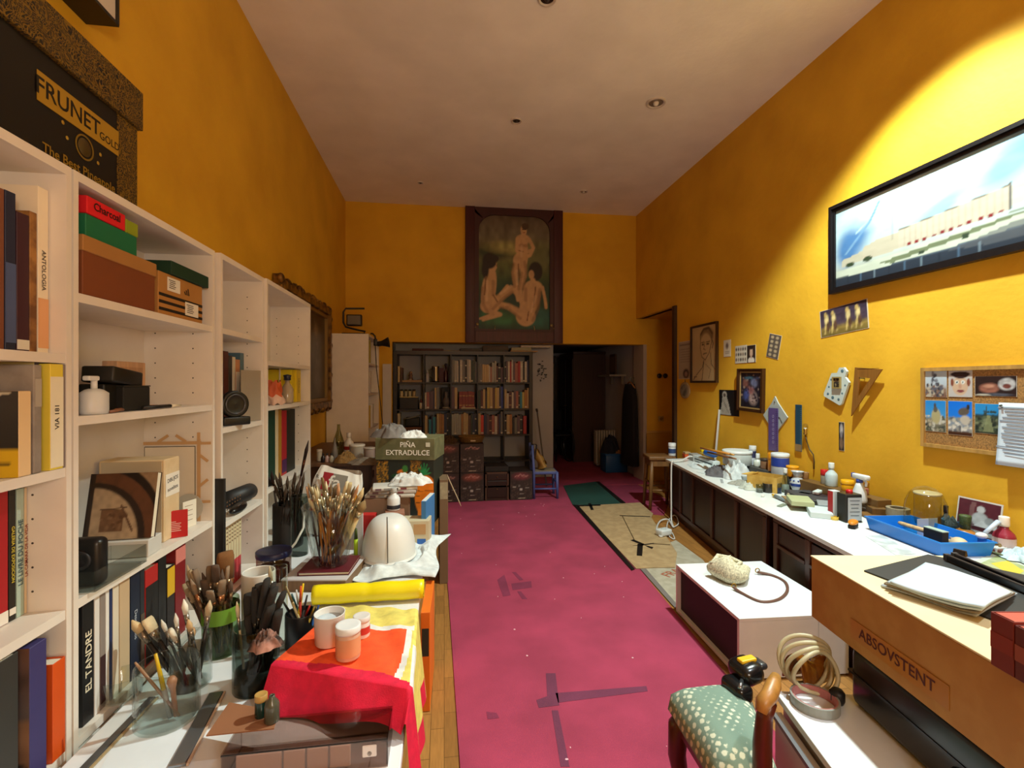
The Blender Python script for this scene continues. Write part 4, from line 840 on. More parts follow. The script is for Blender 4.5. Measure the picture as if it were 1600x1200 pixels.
# --- green jar of old brushes
pot('glass_jar', 'greenish glass jar crammed with worn brown brushes', 'jar', 345, 1018, 52, 82, TZ, 'd9e6d4', clear=True, sh='can', band=(.62, .9, '6c9a2c'))
for i in range(22):
    a = rb.uniform(0, 6.28); tx, ty = 289 + (i % 8) * 9.6 + rb.uniform(-4, 4), 888 + (i // 8) * 15 + rb.uniform(-7, 7)
    brush(inside(345, 1018, TZ, .048, a), at(tx, ty, 1.70 + rb.uniform(-.04, .08)), 'flat' if i % 3 else 'round', rb.choice(['5c4030', '3a2a20', '7d5a40']), rb.choice(['7a6450', '8c745c', '5a4638', 'a08868']), rb.choice(['6a5a48', '7c6a54', '9a6a48']), .0055, 'worn brown brush standing head up in greenish glass jar', 'worn brushes in greenish jar', hl=.6, fl=.2, seed=i)
brush(inside(345, 1018, TZ, .04, 1), at(352, 862, 1.78), 'flat', '3c2818', '7a5028', 'b87848', .012, 'broad brush with copper ferrule rising above the worn brushes', hl=.5, fl=.2)
# --- jar of black fan brushes
pot('glass_jar', 'dark smeared glass jar of black brushes beside the orange cloth', 'jar', 400, 1072, 66, 96, TZ, 'c4ccc8', clear=True, sh='can', fill=(.3, '2a2824'))
for i in range(13):
    tx, ty = 388 + (i % 7) * 9 + rb.uniform(-4, 4), 905 + (i // 7) * 35 + abs(i % 7 - 3) * 7
    brush(inside(400, 1072, TZ, .05, rb.uniform(0, 6.28)), at(tx, ty, 1.52 + rb.uniform(-.03, .03)), 'flat', '1c1816', '221e1a', '3c3830', .008, 'black crusted brush in the dark smeared jar', 'black crusted brushes', hl=.55, fl=.12, seed=i)
brush(inside(400, 1072, TZ, .05, 3), at(370, 940, 1.50), 'round', 'c8b488', 'd0c09a', '9a9080', .004, 'thin pale stick brush leaning out of the dark smeared jar')
wad('paint_rag', 'stained pink and black rag stuffed on rim of the dark smeared jar', 'rag', at(417, 1010, 1.44), .045, .04, .05, '6e4a40', 4, mat=M('2a201c', .9, 'mottle', hex2='b08070'))
# --- paper roll, glass tube, jars behind
pot('paper_tube', 'white open paper tube standing behind black brushes', 'tube', 404, 1000, 48, 108, TZ, 'dedbd4', sh='can')
pot('glass_tube', 'tall slender clear glass tube beside the white paper tube', 'glass', 436, 1015, 25, 130, TZ, CLR, clear=True, sh='can')
brush(onz(436, 1015, TZ + .01), at(421, 884, 1.74), 'round', '6c2a28', 'c8b898', 'a8a090', .005, 'red handled brush standing inside the slender glass tube')
t = pot('glass_jar', 'lidded glass jar with dark blue lid and reddish contents', 'jar', 428, 903, 50, 44, TZ, 'c8b8b0', clear=True, sh='can', lid='1e2350', lidh=.2, fill=(.55, '6c2c20'))
pot('glass_jar', 'tall grey glass cylinder behind the vase of brushes', 'jar', 468, 866, 26, 92, TZ, 'd0d6d2', clear=True, sh='can')
c0 = thing('lamp_cord', 'white cord curving down beside tall grey glass cylinder', 'cord', at(476, 800, 2.58)); P = [at(476, 800, 2.58), at(474, 825, 2.56), at(462, 848, 2.5), at(447, 866, 2.44), onz(441, 884, TZ + .006)]; b = B(); b.tube([q - P[0] for q in P], .006, M('d0cec4', .5)); b.obj('cord', c0)
# --- pen pot
pot('pen_pot', 'black pot of pens and markers under the yellow roll', 'pot', 470, 1008, 46, 52, TZ, '17171a', sh='can')
PEN = [(447, 916, 'b8a878', '8c7c50', 'pale wooden pencil at the edge of pen pot'), (456, 928, '0f5c66', '0c464e', 'teal pen in the black pen pot'), (463, 922, 'e2e2e0', 'c8c8c6', 'thin white pen in the black pen pot'), (470, 916, 'b02a1c', 'd85a2c', 'red pen in the black pen pot'), (474, 912, 'd8b81c', 'e8c81c', 'pen with bright yellow cap in the pen pot'), (484, 946, 'e4e4e4', 'a82020', 'white pen with red end leaning on pen pot rim'), (480, 930, '18181c', '2a2a30', 'black pen leaning back in the pen pot'), (491, 948, 'b89a3c', '8c7428', 'ochre marker leaning toward the yellow roll'), (498, 946, '2668b8', '1c4c90', 'blue marker leaning toward orange cloth'), (441, 938, '2c2c30', '1a1a1c', 'dark grey pen nearest the glass tube')]
for i, (x, y, c, tc, l) in enumerate(PEN): stick('pen', l, 'pen', inside(470, 1008, TZ, .035, i * .7), at(x, y, 1.74 + .01 * (i % 3)), .0052, c, tc, .28)
# --- block under the big vase, vase and its brushes
p0 = onz(440, 925, TZ); p1 = onz(540, 925, TZ); w = (p1 - p0).length; vb = Vector(((p0.x + p1.x) / 2, (p0.y + p1.y) / 2, TZ + .001)); vrz = math.atan2(p1.y - p0.y, p1.x - p0.x)
t = thing('wooden_box', 'flat wooden box with white top carrying the vase of brushes', 'box', vb, vrz); b = B(); b.box((0, .15, .026), (w, .3, .052), M('7a5a3a', .6, 'wood'), bev=.002, seg=1); b.obj('box_body', t); b = B(); b.box((0, .15, .054), (w + .004, .304, .006), M('c8c2c4', .5)); b.obj('top_sheet', t)
bk = at(505, 895, 2.38); t = thing('book', 'maroon book lying flat under the vase of brushes', 'book', vb + Vector((0, 0, .0585)) + Vector((-math.sin(vrz) * .15 + .02, math.cos(vrz) * .15, 0)), vrz + R(4)); b = B(); b.box((0, 0, .0015), (.24, .22, .003), M('5c1420', .5)); b.box((0, 0, .0145), (.24, .22, .003), M('5c1420', .5)); b.box((-.118, 0, .008), (.004, .22, .014), M('5c1420', .5)); b.obj('cover', t); b = B(); b.box((0, 0, .008), (.228, .21, .01), PG); b.obj('page_block', t)
VZ = TZ + .0755; pot('vase', 'large flared clear vase packed with long paintbrushes', 'vase', 517, 880, 86, 92, VZ, CLR, clear=True, sh='cone')
for i in range(34):
    a = i * 2.4; tx = 480 + (i % 17) * 5.2 + rb.uniform(-3, 3); ty = 750 + 9 * abs(math.sin(i * 1.3)) + rb.uniform(-8, 10) + (10 if i > 17 else 0)
    hc = HAND[i % 9]; L = {2: 'long orange handled brush in the large flared vase', 7: 'long orange handled brush in the large flared vase'}.get(i % 9, 'long dark handled brush in the large flared vase')
    k = 'flat' if i % 4 == 1 else 'round'
    brush(inside(517, 880, VZ, .062, a, .55 + .3 * rb.random()), at(tx, ty, 2.37 + .085 * math.sin(a)), k, {'2': hc}.get('x', hc), rb.choice(['b8a478', '8a7450', '6a5436', 'd8c8a0', 'c0906a']), rb.choice(['c8bc9c', 'b0a488', 'd4c8ac']), .0052, L, 'orange handled brushes in the flared vase' if 'orange' in L else 'dark handled brushes in the flared vase', hl=.68, fl=.17, seed=i)
for x, y, l, tc, r in ((556, 768, 'fat round mop brush with orange yellow tip above the vase rim', 'd89018', .011), (570, 782, 'big fluffy tan mop brush leaning toward the helmet', '8a7048', .014), (568, 762, 'tall flat cream brush leaning behind the mop brush', 'c8b080', .008)):
    brush(inside(517, 880, VZ, .06, 0, .5), at(x, y, 2.40), 'round', 'c0a878', tc, 'c8bca0', r, l, hl=.72, fl=.1)
t = stick('marker_pen', 'lime green highlighter standing by the flared vase', 'pen', onz(556, 878, TZ + .001), at(556, 826, 2.58), .011, 'a8c81c', '3a4a14', .3)
block('white_card', 'narrow white card standing between flared vase and helmet', 'card', onz(560, 868, TZ + .001), (.055, .004, .27), 'd8dadc', R(-10), 'sheet')
# --- dark jar of long thin brushes by the bookcase
pot('wire_jar', 'dark jar bristling with thin old brushes beside last white bookcase', 'jar', 450, 852, 44, 66, TZ, '2a2420', sh='can', rough=.6)
for i in range(16):
    tx, ty = 428 + i * 3.2 + rb.uniform(-3, 3), 752 + rb.uniform(-16, 18); l = 'thin dark stick brush in the dark jar by last bookcase'
    brush(inside(450, 852, TZ, .07, i * .8), at(tx, ty, 2.78 + rb.uniform(-.05, .05)), 'round', '2c2018', '4a3a2c', '3a3028', .006, l, 'thin dark brushes in the dark jar', seed=i)
brush(inside(450, 852, TZ, .05, 2), at(482, 688, 2.8), 'round', '3a1c14', '2a1812', '4a2a1c', .0065, 'very long thin dark red stick rising out of the dark jar')
brush(inside(450, 852, TZ, .05, 4), at(424, 735, 2.76), 'round', '2a1c14', '2a1812', '3a2a1c', .006, 'upright dark stick close to the bookcase edge', hl=.8, fl=.05)
# --- paper flour bag
bp = at(510, 800, 3.12); bp.z = TZ + .001; t = thing('paper_sack', 'white paper sack printed with red and grey squares leaning by the last bookcase', 'bag', bp, R(4)); b = B()
def sack(u, v):
    a = 2 * PI * u; c, s_ = math.cos(a), math.sin(a); e = lambda q: math.copysign(abs(q) ** .55, q); k = 1 - .25 * max(0, v - .8) * 5 * .6
    return (.155 * e(c) * k + .10 * v * 0, .065 * e(s_) * (1 - .75 * max(0, v - .72) / .28) + .006 * math.sin(9 * a + 8 * v), .42 * v + .012 * math.sin(2 * a) * v)
SK = M('dcd6cc', .7); b.grid(sack, 36, 18, SK, xf=RY(13)); 
b.obj('paper', t)
for x, z in ((-.03, .345), (-.062, .205)):
    q = frame((0, -.0685, 0), (1, 0, 0), (0, 0, 1)); g = RY(13) @ T(x, -.069, z)
    l = B(); l.box((0, 0, 0), (.13, .002, .11), M('8e8a80', .6), xf=g @ T(.02)); l.box((-.035, -.0006, 0), (.06, .002, .112), M('a01c28', .6), xf=g); pn = l.obj('printed_square', t)
    l = B(); l.text('fa', .11, M('e8e4da', .6), g @ T(.012, -.0022, 0) @ frame((0, 0, 0), (1, 0, 0), (0, 0, 1))); l.obj('lettering', pn)
for k, ch in enumerate('ADOR'): l = B(); l.text(ch, .03, M('3a342e', .6), RY(13) @ T(-.128, -.0688, .17 + .065 * k) @ frame((0, 0, 0), (1, 0, 0), (0, 0, 1))); l.obj('lettering', t)
# --- helmet on a white T-shirt
hp = onz(608, 866, TZ + .035); sh = thing('t_shirt', 'crumpled white T-shirt spread under the helmet at table edge', 'shirt', (0, 0, 0))
c = [onz(545, 910, TZ), onz(672, 905, TZ), onz(700, 838, TZ), onz(585, 846, TZ)]
WT = M('d9e0e2', .85, 'cloth')
def tee(u, v):
    e = 1 + .07 * math.sin(9 * u + 5 * v); x = (c[0] * (1 - u) + c[1] * u) * (1 - v) + (c[3] * (1 - u) + c[2] * u) * v
    d = min(u, 1 - u, v, 1 - v); q_ = Vector((u * 2.6, v * 2.1, 3)); f = 1 - min(1, 2.4 * abs(mnoise.noise(q_ + mnoise.noise_vector(q_ * .8) * .5))) + .35 * mnoise.noise(q_ * 2.7)
    hz = .004 + (.25 + .75 * min(1, d * 9)) * max(0, .010 + .046 * f); r2 = (Vector((x.x, x.y, 0)) - Vector((hp.x, hp.y, 0))).length
    if r2 < .19: hz = min(hz, .026)
    return (x.x + .03 * math.sin(6 * v + 1) * (2 * u - 1) ** 3, x.y + .025 * math.sin(7 * u) * (2 * v - 1) ** 3, TZ + hz)
b = B(); b.grid(tee, 64, 48, WT, th=.002); b.obj('cloth', sh)
t = thing('helmet', 'smooth white domed helmet with dark seam lying on the T-shirt', 'helmet', hp, R(8)); HW = M('dcdcd8', .4)
def dome(u, v):
    a = 2 * PI * u; q = PI / 2 * v; return (.142 * math.cos(a) * math.cos(q) ** .62, .168 * math.sin(a) * math.cos(q) ** .62, .012 + .205 * math.sin(q))
b = B(); b.grid(dome, 40, 16, HW); b.lathe([(.98, .012), (1.02, .004), (1.04, 0), (.9, .001)], HW, sx=.145, sy=.172, n=40, caps=False); b.obj('shell', t)
b = B(); b.tube([(-.012, .1685 * -math.cos(q) ** .62 - .001, .012 + .205 * math.sin(q) + .001) for q in [PI / 2 * i / 14 for i in range(14)]], .0022, M('4a4640', .6), n=6); b.obj('seam_line', t)
# --- yellow roll, flag-striped cloth over a box, tubs
p0, p1 = onz(490, 930, TZ + .045), onz(662, 920, TZ + .045); d = p1 - p0; t = thing('yellow_roll', 'bright yellow roll of plastic sheet lying across the table', 'roll', p0); YL = M('f0dc08', .35)
b = B(); pts = []; 
for i in range(25): pts.append(d * (i / 24) + Vector((0, 0, .0015 * math.sin(i * .9))))
b.tube(pts, [.041 + (.003 if 11 < i < 13 else 0) * -1 for i in range(25)], YL, n=22); b.obj('rolled_sheet', t)
b = B(); dn = d.normalized(); sp = [d + dn * .001 + (Vector((0, 0, 1)) * math.sin(a) + dn.cross(Vector((0, 0, 1))) * math.cos(a)) * (.008 + .0055 * a / 2.2) for a in [i * .45 for i in range(28)]]; b.tube(sp, .0015, M('c8b000', .5), n=5); b.obj('spiral_end', t)
FZ = TZ + .115
FL, FR, BR, BL = onz(428, 1035, FZ), onz(640, 1072, FZ), onz(650, 952, FZ), onz(530, 948, FZ)
ins = lambda a, k: a + ((FL + FR + BR + BL) / 4 - a) * k
bx = [ins(q, .06) for q in (FL, FR, BR, BL)]
t = thing('cardboard_box', 'cardboard box hidden under the rainbow striped cloth', 'box', (0, 0, 0)); b = B(); b.prism([(q.x, q.y) for q in bx], TZ + .001, FZ - .004, M('8a6a44', .8)); b.obj('box_body', t)
t = thing('striped_cloth', 'red orange white and yellow striped cloth draped over a box', 'cloth', (0, 0, 0))
OR, PK, YW, WH = M('f0521c', .8, 'cloth'), M('d8123c', .8, 'cloth'), M('e0d068', .8, 'cloth'), M('e0e0da', .8, 'cloth')
def cl(u, v):                 # u across (0 left..1 beyond right edge), v: 0 front hem .. 1 back
    drop = .111
    if v < .3: vv, fd = 0, (1 - v / .3)
    else: vv, fd = (v - .3) / .7, 0
    if u < .72: uu, sd = u / .72, 0
    else: uu, sd = 1, (u - .72) / .28
    q = (FL * (1 - uu) + FR * uu) * (1 - vv) + (BL * (1 - uu) + BR * uu) * vv
    z = FZ; out = Vector((0, 0, 0)); fo = (FL - BL).normalized(); ro = (FR - FL).normalized(); ro = Vector((1, 0, 0))
    if fd: out += fo * (.012 + .055 * fd + .012 * fd * math.sin(11 * uu + 1)); 
    if sd: out += ro * (.008 + .022 * sd + .010 * math.sin(14 * vv + 2) * sd)
    dz = max(fd * (drop - .035 * max(0, math.sin(PI * (uu - .45) * 1.6)) * (uu > .45)), sd * (.30 if not fd else .40)) if not (fd and sd) else max(fd * .07, sd * .42)
    rip = .004 * math.sin(17 * uu + 9 * vv) + .003 * math.sin(23 * vv - 7 * uu)
    edge = min(1, min(uu, 1 - uu, vv) * 8) if not (fd or sd) else 0
    return (q.x + out.x, q.y + out.y, z - dz + rip * edge + .003)
def clm(u, v):
    if u > .72: k = (u - .72) / .28; return PK if v < .3 else (WH if k < .1 and v < .62 else (YW if k < .75 else (PK if v < .9 else YW)))
    if v < .3 + .06 * math.sin(2.6 * u / .72 + .2) * 1: return PK
    w = (u / .72); vv = (v - .3) / .7
    if vv > .66 + .06 * w: return YW
    if vv > .58 + .07 * w: return WH
    if w > .93 + .05 * math.sin(vv * 3): return YW
    if w > .88 + .05 * math.sin(vv * 3): return WH
    return OR
b = B(); b.grid(cl, 150, 150, OR, matfn=clm); b.obj('cloth', t)
TW = 'd8d8d4'
t = pot('plastic_tub', 'largest white plastic tub, lid smeared with paste, on the orange cloth', 'tub', 515, 1003, 46, 46, FZ + .006, TW, sh='pot'); 
b = B(); b.lathe([(.047, .072), (.046, .076), (.03, .07), (.001, .072)], M('c4ccd2', .4), n=22, caps=False, sy=1); b.obj('lid', t)
pot('plastic_tub', 'white lidded tub with pale orange print, nearest on the orange cloth', 'tub', 544, 1025, 37, 50, FZ + .006, 'd0a890', sh='can', lid='dde0e0', lidh=.22, band=(.15, .85, 'd89a70'))
pot('plastic_tub', 'small tub with red striped label, behind the other tubs', 'tub', 565, 993, 25, 32, FZ + .006, 'e0d8d4', sh='can', lid='d8d4d0', lidh=.25, band=(.25, .7, 'c03830'))
# --- clear plastic case, kraft card, corked vials
p0, p1 = onz(345, 1179, TZ + .075), onz(606, 1152, TZ + .075); w = (p1 - p0).length; az = math.atan2(p1.y - p0.y, p1.x - p0.x); t = thing('plastic_case', 'clear plastic case holding pale tiles in front of the striped cloth', 'case', (p0.x, p0.y, TZ + .001), az)
AC = M('e8e0dc', .06, 'clear'); DQ = .12
b = B(); b.box((w / 2, DQ / 2, .002), (w, DQ, .004), AC); b.box((w / 2, .002, .035), (w, .004, .066), AC); b.box((w / 2, DQ - .002, .035), (w, .004, .066), AC); b.box((.002, DQ / 2, .035), (.004, DQ - .01, .066), AC); b.box((w - .002, DQ / 2, .035), (.004, DQ - .01, .066), AC); b.obj('box_body', t)
b = B(); b.box((w / 2, DQ / 2, .072), (w, DQ, .004), AC); b.box((w / 2, .0, .0695), (w, .003, .002), M('1c1614', .5)); b.obj('lid', t)
b = B(); b.cyl((w - .045, -.003, .04), (w - .045, -.001, .04), .006, M('4a3028', .4)); b.box((w - .045, -.001, .045), (.035, .004, .03), M('d0c8c4', .3), bev=.002, seg=1); b.obj('latch', t)
for k, (a, c_) in enumerate(((.03, .135), (.14, .19), (.195, .245), (.25, .30))):
    l = ['long pale tile first in the plastic case', 'square pale tile beside the long one in the plastic case', 'pale tile third in the plastic case', 'pale tile nearest the latch of plastic case'][k]
    p = Vector((p0.x, p0.y, TZ + .006)) + Vector((math.cos(az), math.sin(az), 0)) * ((a + c_) / 2) + Vector((-math.sin(az), math.cos(az), 0)) * .012; q = block('ceramic_tile', l, 'tile', p, (c_ - a, .008, .055), 'd2bcb0', az, 'glazed_face', bev=.002)
kp = [onz(322, 1150, TZ + .078), onz(428, 1139, TZ + .078), onz(436, 1112, TZ + .078), onz(358, 1098, TZ + .078)]
t = thing('kraft_card', 'brown kraft card lying on the clear plastic case', 'card', (0, 0, 0)); b = B(); b.prism([(q.x, q.y) for q in kp], TZ + .0765, TZ + .0795, M('8c5c3c', .8)); b.obj('sheet', t)
pot('cork_vial', 'dark green vial with crumbled cork on the kraft card', 'vial', 408, 1118, 18, 34, TZ + .08, '14302a', sh='can', lid='b08c4c', lidh=.28, rough=.2)
pot('cork_vial', 'grey smeared bottle beside the dark green vial', 'bottle', 425, 1126, 22, 40, TZ + .08, '4a4c40', sh='bottle', rough=.2)
# --- steel rules and paper on the table
def bar(name, label, a, b_, z, w, h, col, edge):
    p0, p1 = onz(*a, z), onz(*b_, z); d = p1 - p0; t = thing(name, label, 'ruler', p0, math.atan2(d.y, d.x)); b = B(); b.box((d.length / 2, 0, h / 2), (d.length, w, h), M(col, .3, metal=.85), bev=.002, seg=1); b.obj('blade', t); b = B(); b.box((d.length / 2, -w / 2 - .004, h * .4), (d.length, .006, h * .7), M(edge, .5)); b.obj('edge_strip', t)
bar('metal_ruler', 'grey metal straightedge lying beside the black lettered book', (120, 1215), (238, 1092), TZ + .002, .022, .008, '77777a', 'a08a64')
bar('metal_ruler', 'broad shiny steel straightedge lying toward the dark smeared jar', (276, 1200), (338, 1085), TZ + .0025, .04, .009, '8e939a', 'c0a48c')
t = thing('paper_sheet', 'white paper sheet under the nearest glass jar', 'paper', (0, 0, 0)); b = B(); b.prism([(q.x, q.y) for q in (onz(150, 1215, TZ), onz(300, 1215, TZ), onz(330, 1050, TZ), onz(232, 1060, TZ))], TZ + .0004, TZ + .0009, M('dfe6ec', .6)); b.obj('sheet', t)
# --- things between helmet and pineapple carton
def on_t(px, t, z): q = at(px, 800, t); return Vector((q.x, q.y, z))
p = on_t(606, 3.02, TZ + .001); t = block('carton', 'plain brown carton under the newspapers behind the helmet', 'carton', p, (.27, .17, .27), '7c5c44', R(2), 'box_body')
NP = on_t(612, 3.02, TZ + .272)
for i, (c_, l) in enumerate((('b8b0a4', 'folded newspaper lowest of the pile behind the helmet'), ('a89a90', 'folded newspaper in the middle of the pile'), ('cfcac0', 'topmost folded newspaper showing a printed photo strip'))):
    t = block('newspaper', l, 'newspaper', NP + Vector((.01 * i, 0, .022 * i)), (.30 - .015 * i, .17, .021), c_, R(-3 + 5 * i), 'folded_sheets', bev=.006)
    b = B()
    for k in range(4): b.box((-.1 + .05 * k, -.0862, .011), (.035, .001, .012), M(['6a4a50', '8a8884', '54504c', '7a3a40'][k], .7))
    b.obj('print_block', t)
wad('white_cloth', 'twisted white cloth draped over the newspapers before the pineapple carton', 'cloth', on_t(640, 3.02, TZ + .34), .13, .07, .075, 'd4d6d4', 7)
p = on_t(617, 2.83, TZ + .001); t = block('carton', 'small reddish brown carton carrying the spray can', 'carton', p, (.11, .10, .22), '9a6a54', R(6), 'box_body')
pot('spray_can', 'white spray can held by a dark bracket behind helmet', 'can', 615, 796, 20, 34, TZ + .222, 'dadcdc', sh='bottle', lid='b4b4b0', lidh=.2, band=(.08, .3, '23252c'))
p = on_t(650, 2.86, TZ + .001); t = block('paint_box', 'cream and blue printed box near the table edge behind helmet', 'box', p, (.17, .12, .17), 'c8bc9c', R(-5), 'box_body')
for x, z, w, h, c_ in ((-.03, .06, .06, .05, '8a94b0'), (.04, .05, .05, .03, '2a62b0'), (.03, .12, .07, .06, 'b89060'), (-.045, .13, .05, .05, 'd4d0c4')): b = B(); b.box((x, -.0606, z), (w, .001, h), M(c_, .6)); b.obj('print_block', t)
block('red_box', 'small red packet beside the flared vase brushes', 'packet', on_t(576, 2.83, TZ + .001), (.085, .06, .205), 'b8201c', R(-6), 'box_body')
# pineapple carton standing on the table
PXL, PXR = on_t(588, 3.36, 0), on_t(678, 3.33, 0); pw = (PXR - PXL).length; pz = math.atan2(PXR.y - PXL.y, PXR.x - PXL.x)
t = thing('pineapple_carton', 'tall dark carton printed with orange pineapples behind the helmet', 'carton', (PXL.x, PXL.y, TZ + .001), pz)
b = B(); b.box((pw / 2, .15, .22), (pw, .30, .44), M('23271c', .6), bev=.002, seg=1); b.obj('box_body', t)
LIDM = M('5c5c3c', .6, 'mottle', hex2='6c6a48')
b = B(); b.box((pw / 2, .15, .515), (pw + .012, .312, .15), LIDM, bev=.002, seg=1); b.obj('lid', t); 
X0 = frame((0, -.0075, 0), (1, 0, 0), (0, 0, 1))
b = B(); b.text('PIÑA', .05, M('ecebe0', .6), X0 @ T(pw * .55, .545)); b.text('EXTRADULCE', .05, M('ecebe0', .6), X0 @ T(pw * .55, .49)); b.obj('lettering', t)
P = Pic(pw - .004, .43, 60, 66, '1e231a')
P.spots(260, .0, .55, .2, 1, .012, ['8a6418', '5c4010', 'b8801c'], 2).spots(200, .6, .6, .78, 1, .012, ['8a6418', '5c4010', 'a87018'], 3).ell(.45, .8, .09, .05, 'd8741c').ell(.5, .86, .05, .06, '3a7a34').ell(.42, .74, .14, .05, '1c5a34', soft=.5)
for a in (-50, -25, 0, 25, 50, 75): P.line([(.83, .76), (.83 + .13 * math.sin(R(a)), .76 + .2 * math.cos(R(a)))], .028, '1f8a48', w2=.006)
P.ell(.87, .42, .2, .34, 'f08410', soft=.08); 
for k in range(5): P.line([(.7, .62 - .1 * k), (.76, .62 - .1 * k)], .008, '6a3a08'); P.line([(.74, .5), (.98, .52)], .007, 'a8580c')
P.rect(.72, 0, 1, .3, 'f08410').noise(.12, 20); P.obj('printed_front', t, frame((pw / 2, -.0012, .222), (1, 0, 0), (0, 0, 1)), .5)
b = B(); b.box((pw * .9, -.0078, .548), (.03, .001, .03), M('c8c8b4', .6)); b.obj('printed_stamp', t)
top = Vector((PXL.x, PXL.y, TZ + .592))
wad('grey_fabric', 'bundled grey fabric on top of the pineapple carton', 'fabric', on_t(612, 3.42, TZ + .592), .125, .09, .10, '77716c', 9, amp=.35)
wad('plastic_bag', 'crumpled white plastic bag lying on pineapple carton lid', 'bag', on_t(645, 3.42, TZ + .592), .10, .08, .05, 'd6d6d2', 12, part='film', kind='plain', amp=.6)
t = block('orange_carton', 'narrow orange carton on the floor under the T-shirt edge', 'carton', Vector((-.075, 2.28, .001)), (.04, .34, .43), 'e0700f', R(-2), 'box_body'); b = B(); b.box((0, -.171, .3), (.03, .001, .12), M('2a2a20', .6)); b.obj('print_block', t)
t = block('blue_folder', 'blue and white folder standing upright at table edge by pineapple carton', 'folder', on_t(669, 2.95, TZ + .001), (.03, .22, .275), '3a78b0', R(-12), 'cover'); b = B(); b.box((0, .0, .1375), (.026, .212, .277), M('d8dcda', .7)); b.obj('page_block', t)
t = thing('cardboard_box', 'tall brown cardboard box with a flap hanging open by the carpet', 'box', on_t(693, 3.45, 0.001), R(3)); b = B(); b.box((.0, .06, .37), (.06, .2, .74), M('6f573c', .8), bev=.002, seg=1); b.obj('box_body', t); b = B(); b.box((0, 0, -.11), (.003, .16, .22), M('b09a78', .8), xf=T(.034, .06, .742) @ RY(-24)); b.obj('flap', t); b = B(); b.box((0, -.0405, .66), (.055, .002, .12), M('8f8468', .8, 'mottle')); b.obj('torn_label', t)
# --- bottles on the brown cabinet
z = BZ
pot('glass_bottle', 'tall clear greenish glass bottle before the side-on bookcase', 'bottle', 529, 709, 16, 46, z, 'e4e6d4', clear=True, sh='wine')
pot('glass_bottle', 'small grey bottle in front of tall greenish bottle', 'bottle', 523, 718, 9, 34, z, '787068', sh='wine')
pot('spray_bottle', 'white trigger bottle with red label on the brown cabinet', 'bottle', 545, 710, 15, 34, z, 'cfc6b8', sh='bottle', lid='d8d0c4', band=(.3, .5, '8c1c18'))
pot('paint_bucket', 'white paint bucket with rim on the brown cabinet', 'bucket', 558, 716, 23, 22, z, 'c0b8a8', sh='pot', lid='d0c8b8', lidh=.15)
pot('plastic_tub', 'pinkish translucent tub beside the white paint bucket', 'tub', 577, 719, 17, 20, z, '9a8478', sh='can', lid='b0a090', lidh=.12)
pot('small_jar', 'white lidded jar at the gilt frame end of the brown cabinet', 'jar', 499, 720, 8, 18, z, 'c0b49c', sh='can', lid='c8bca8')
for i, (x, c_, l) in enumerate(((505, '1c1418', 'dark ink bottle beside the white lidded jar'), (511, 'b09088', 'pink labelled ink bottle third from the gilt frame'), (518, 'a89c84', 'cream labelled ink bottle next to the small grey bottle'))): pot('ink_bottle', l, 'bottle', x, 722, 7, 14, z, c_, sh='bottle', lid='1a1618')
wad('sponge', 'yellow brown natural sponge on the brown cabinet', 'sponge', onz(541, 722, z + .001), .09, .07, .09, '8a6430', 3, kind='cork', part='sponge_body')
wad('brown_paper', 'creased brown paper at cabinet edge by the pineapple carton', 'paper', onz(575, 724, z + .001), .15, .08, .05, '7a6a58', 15, kind='plain', part='sheet')
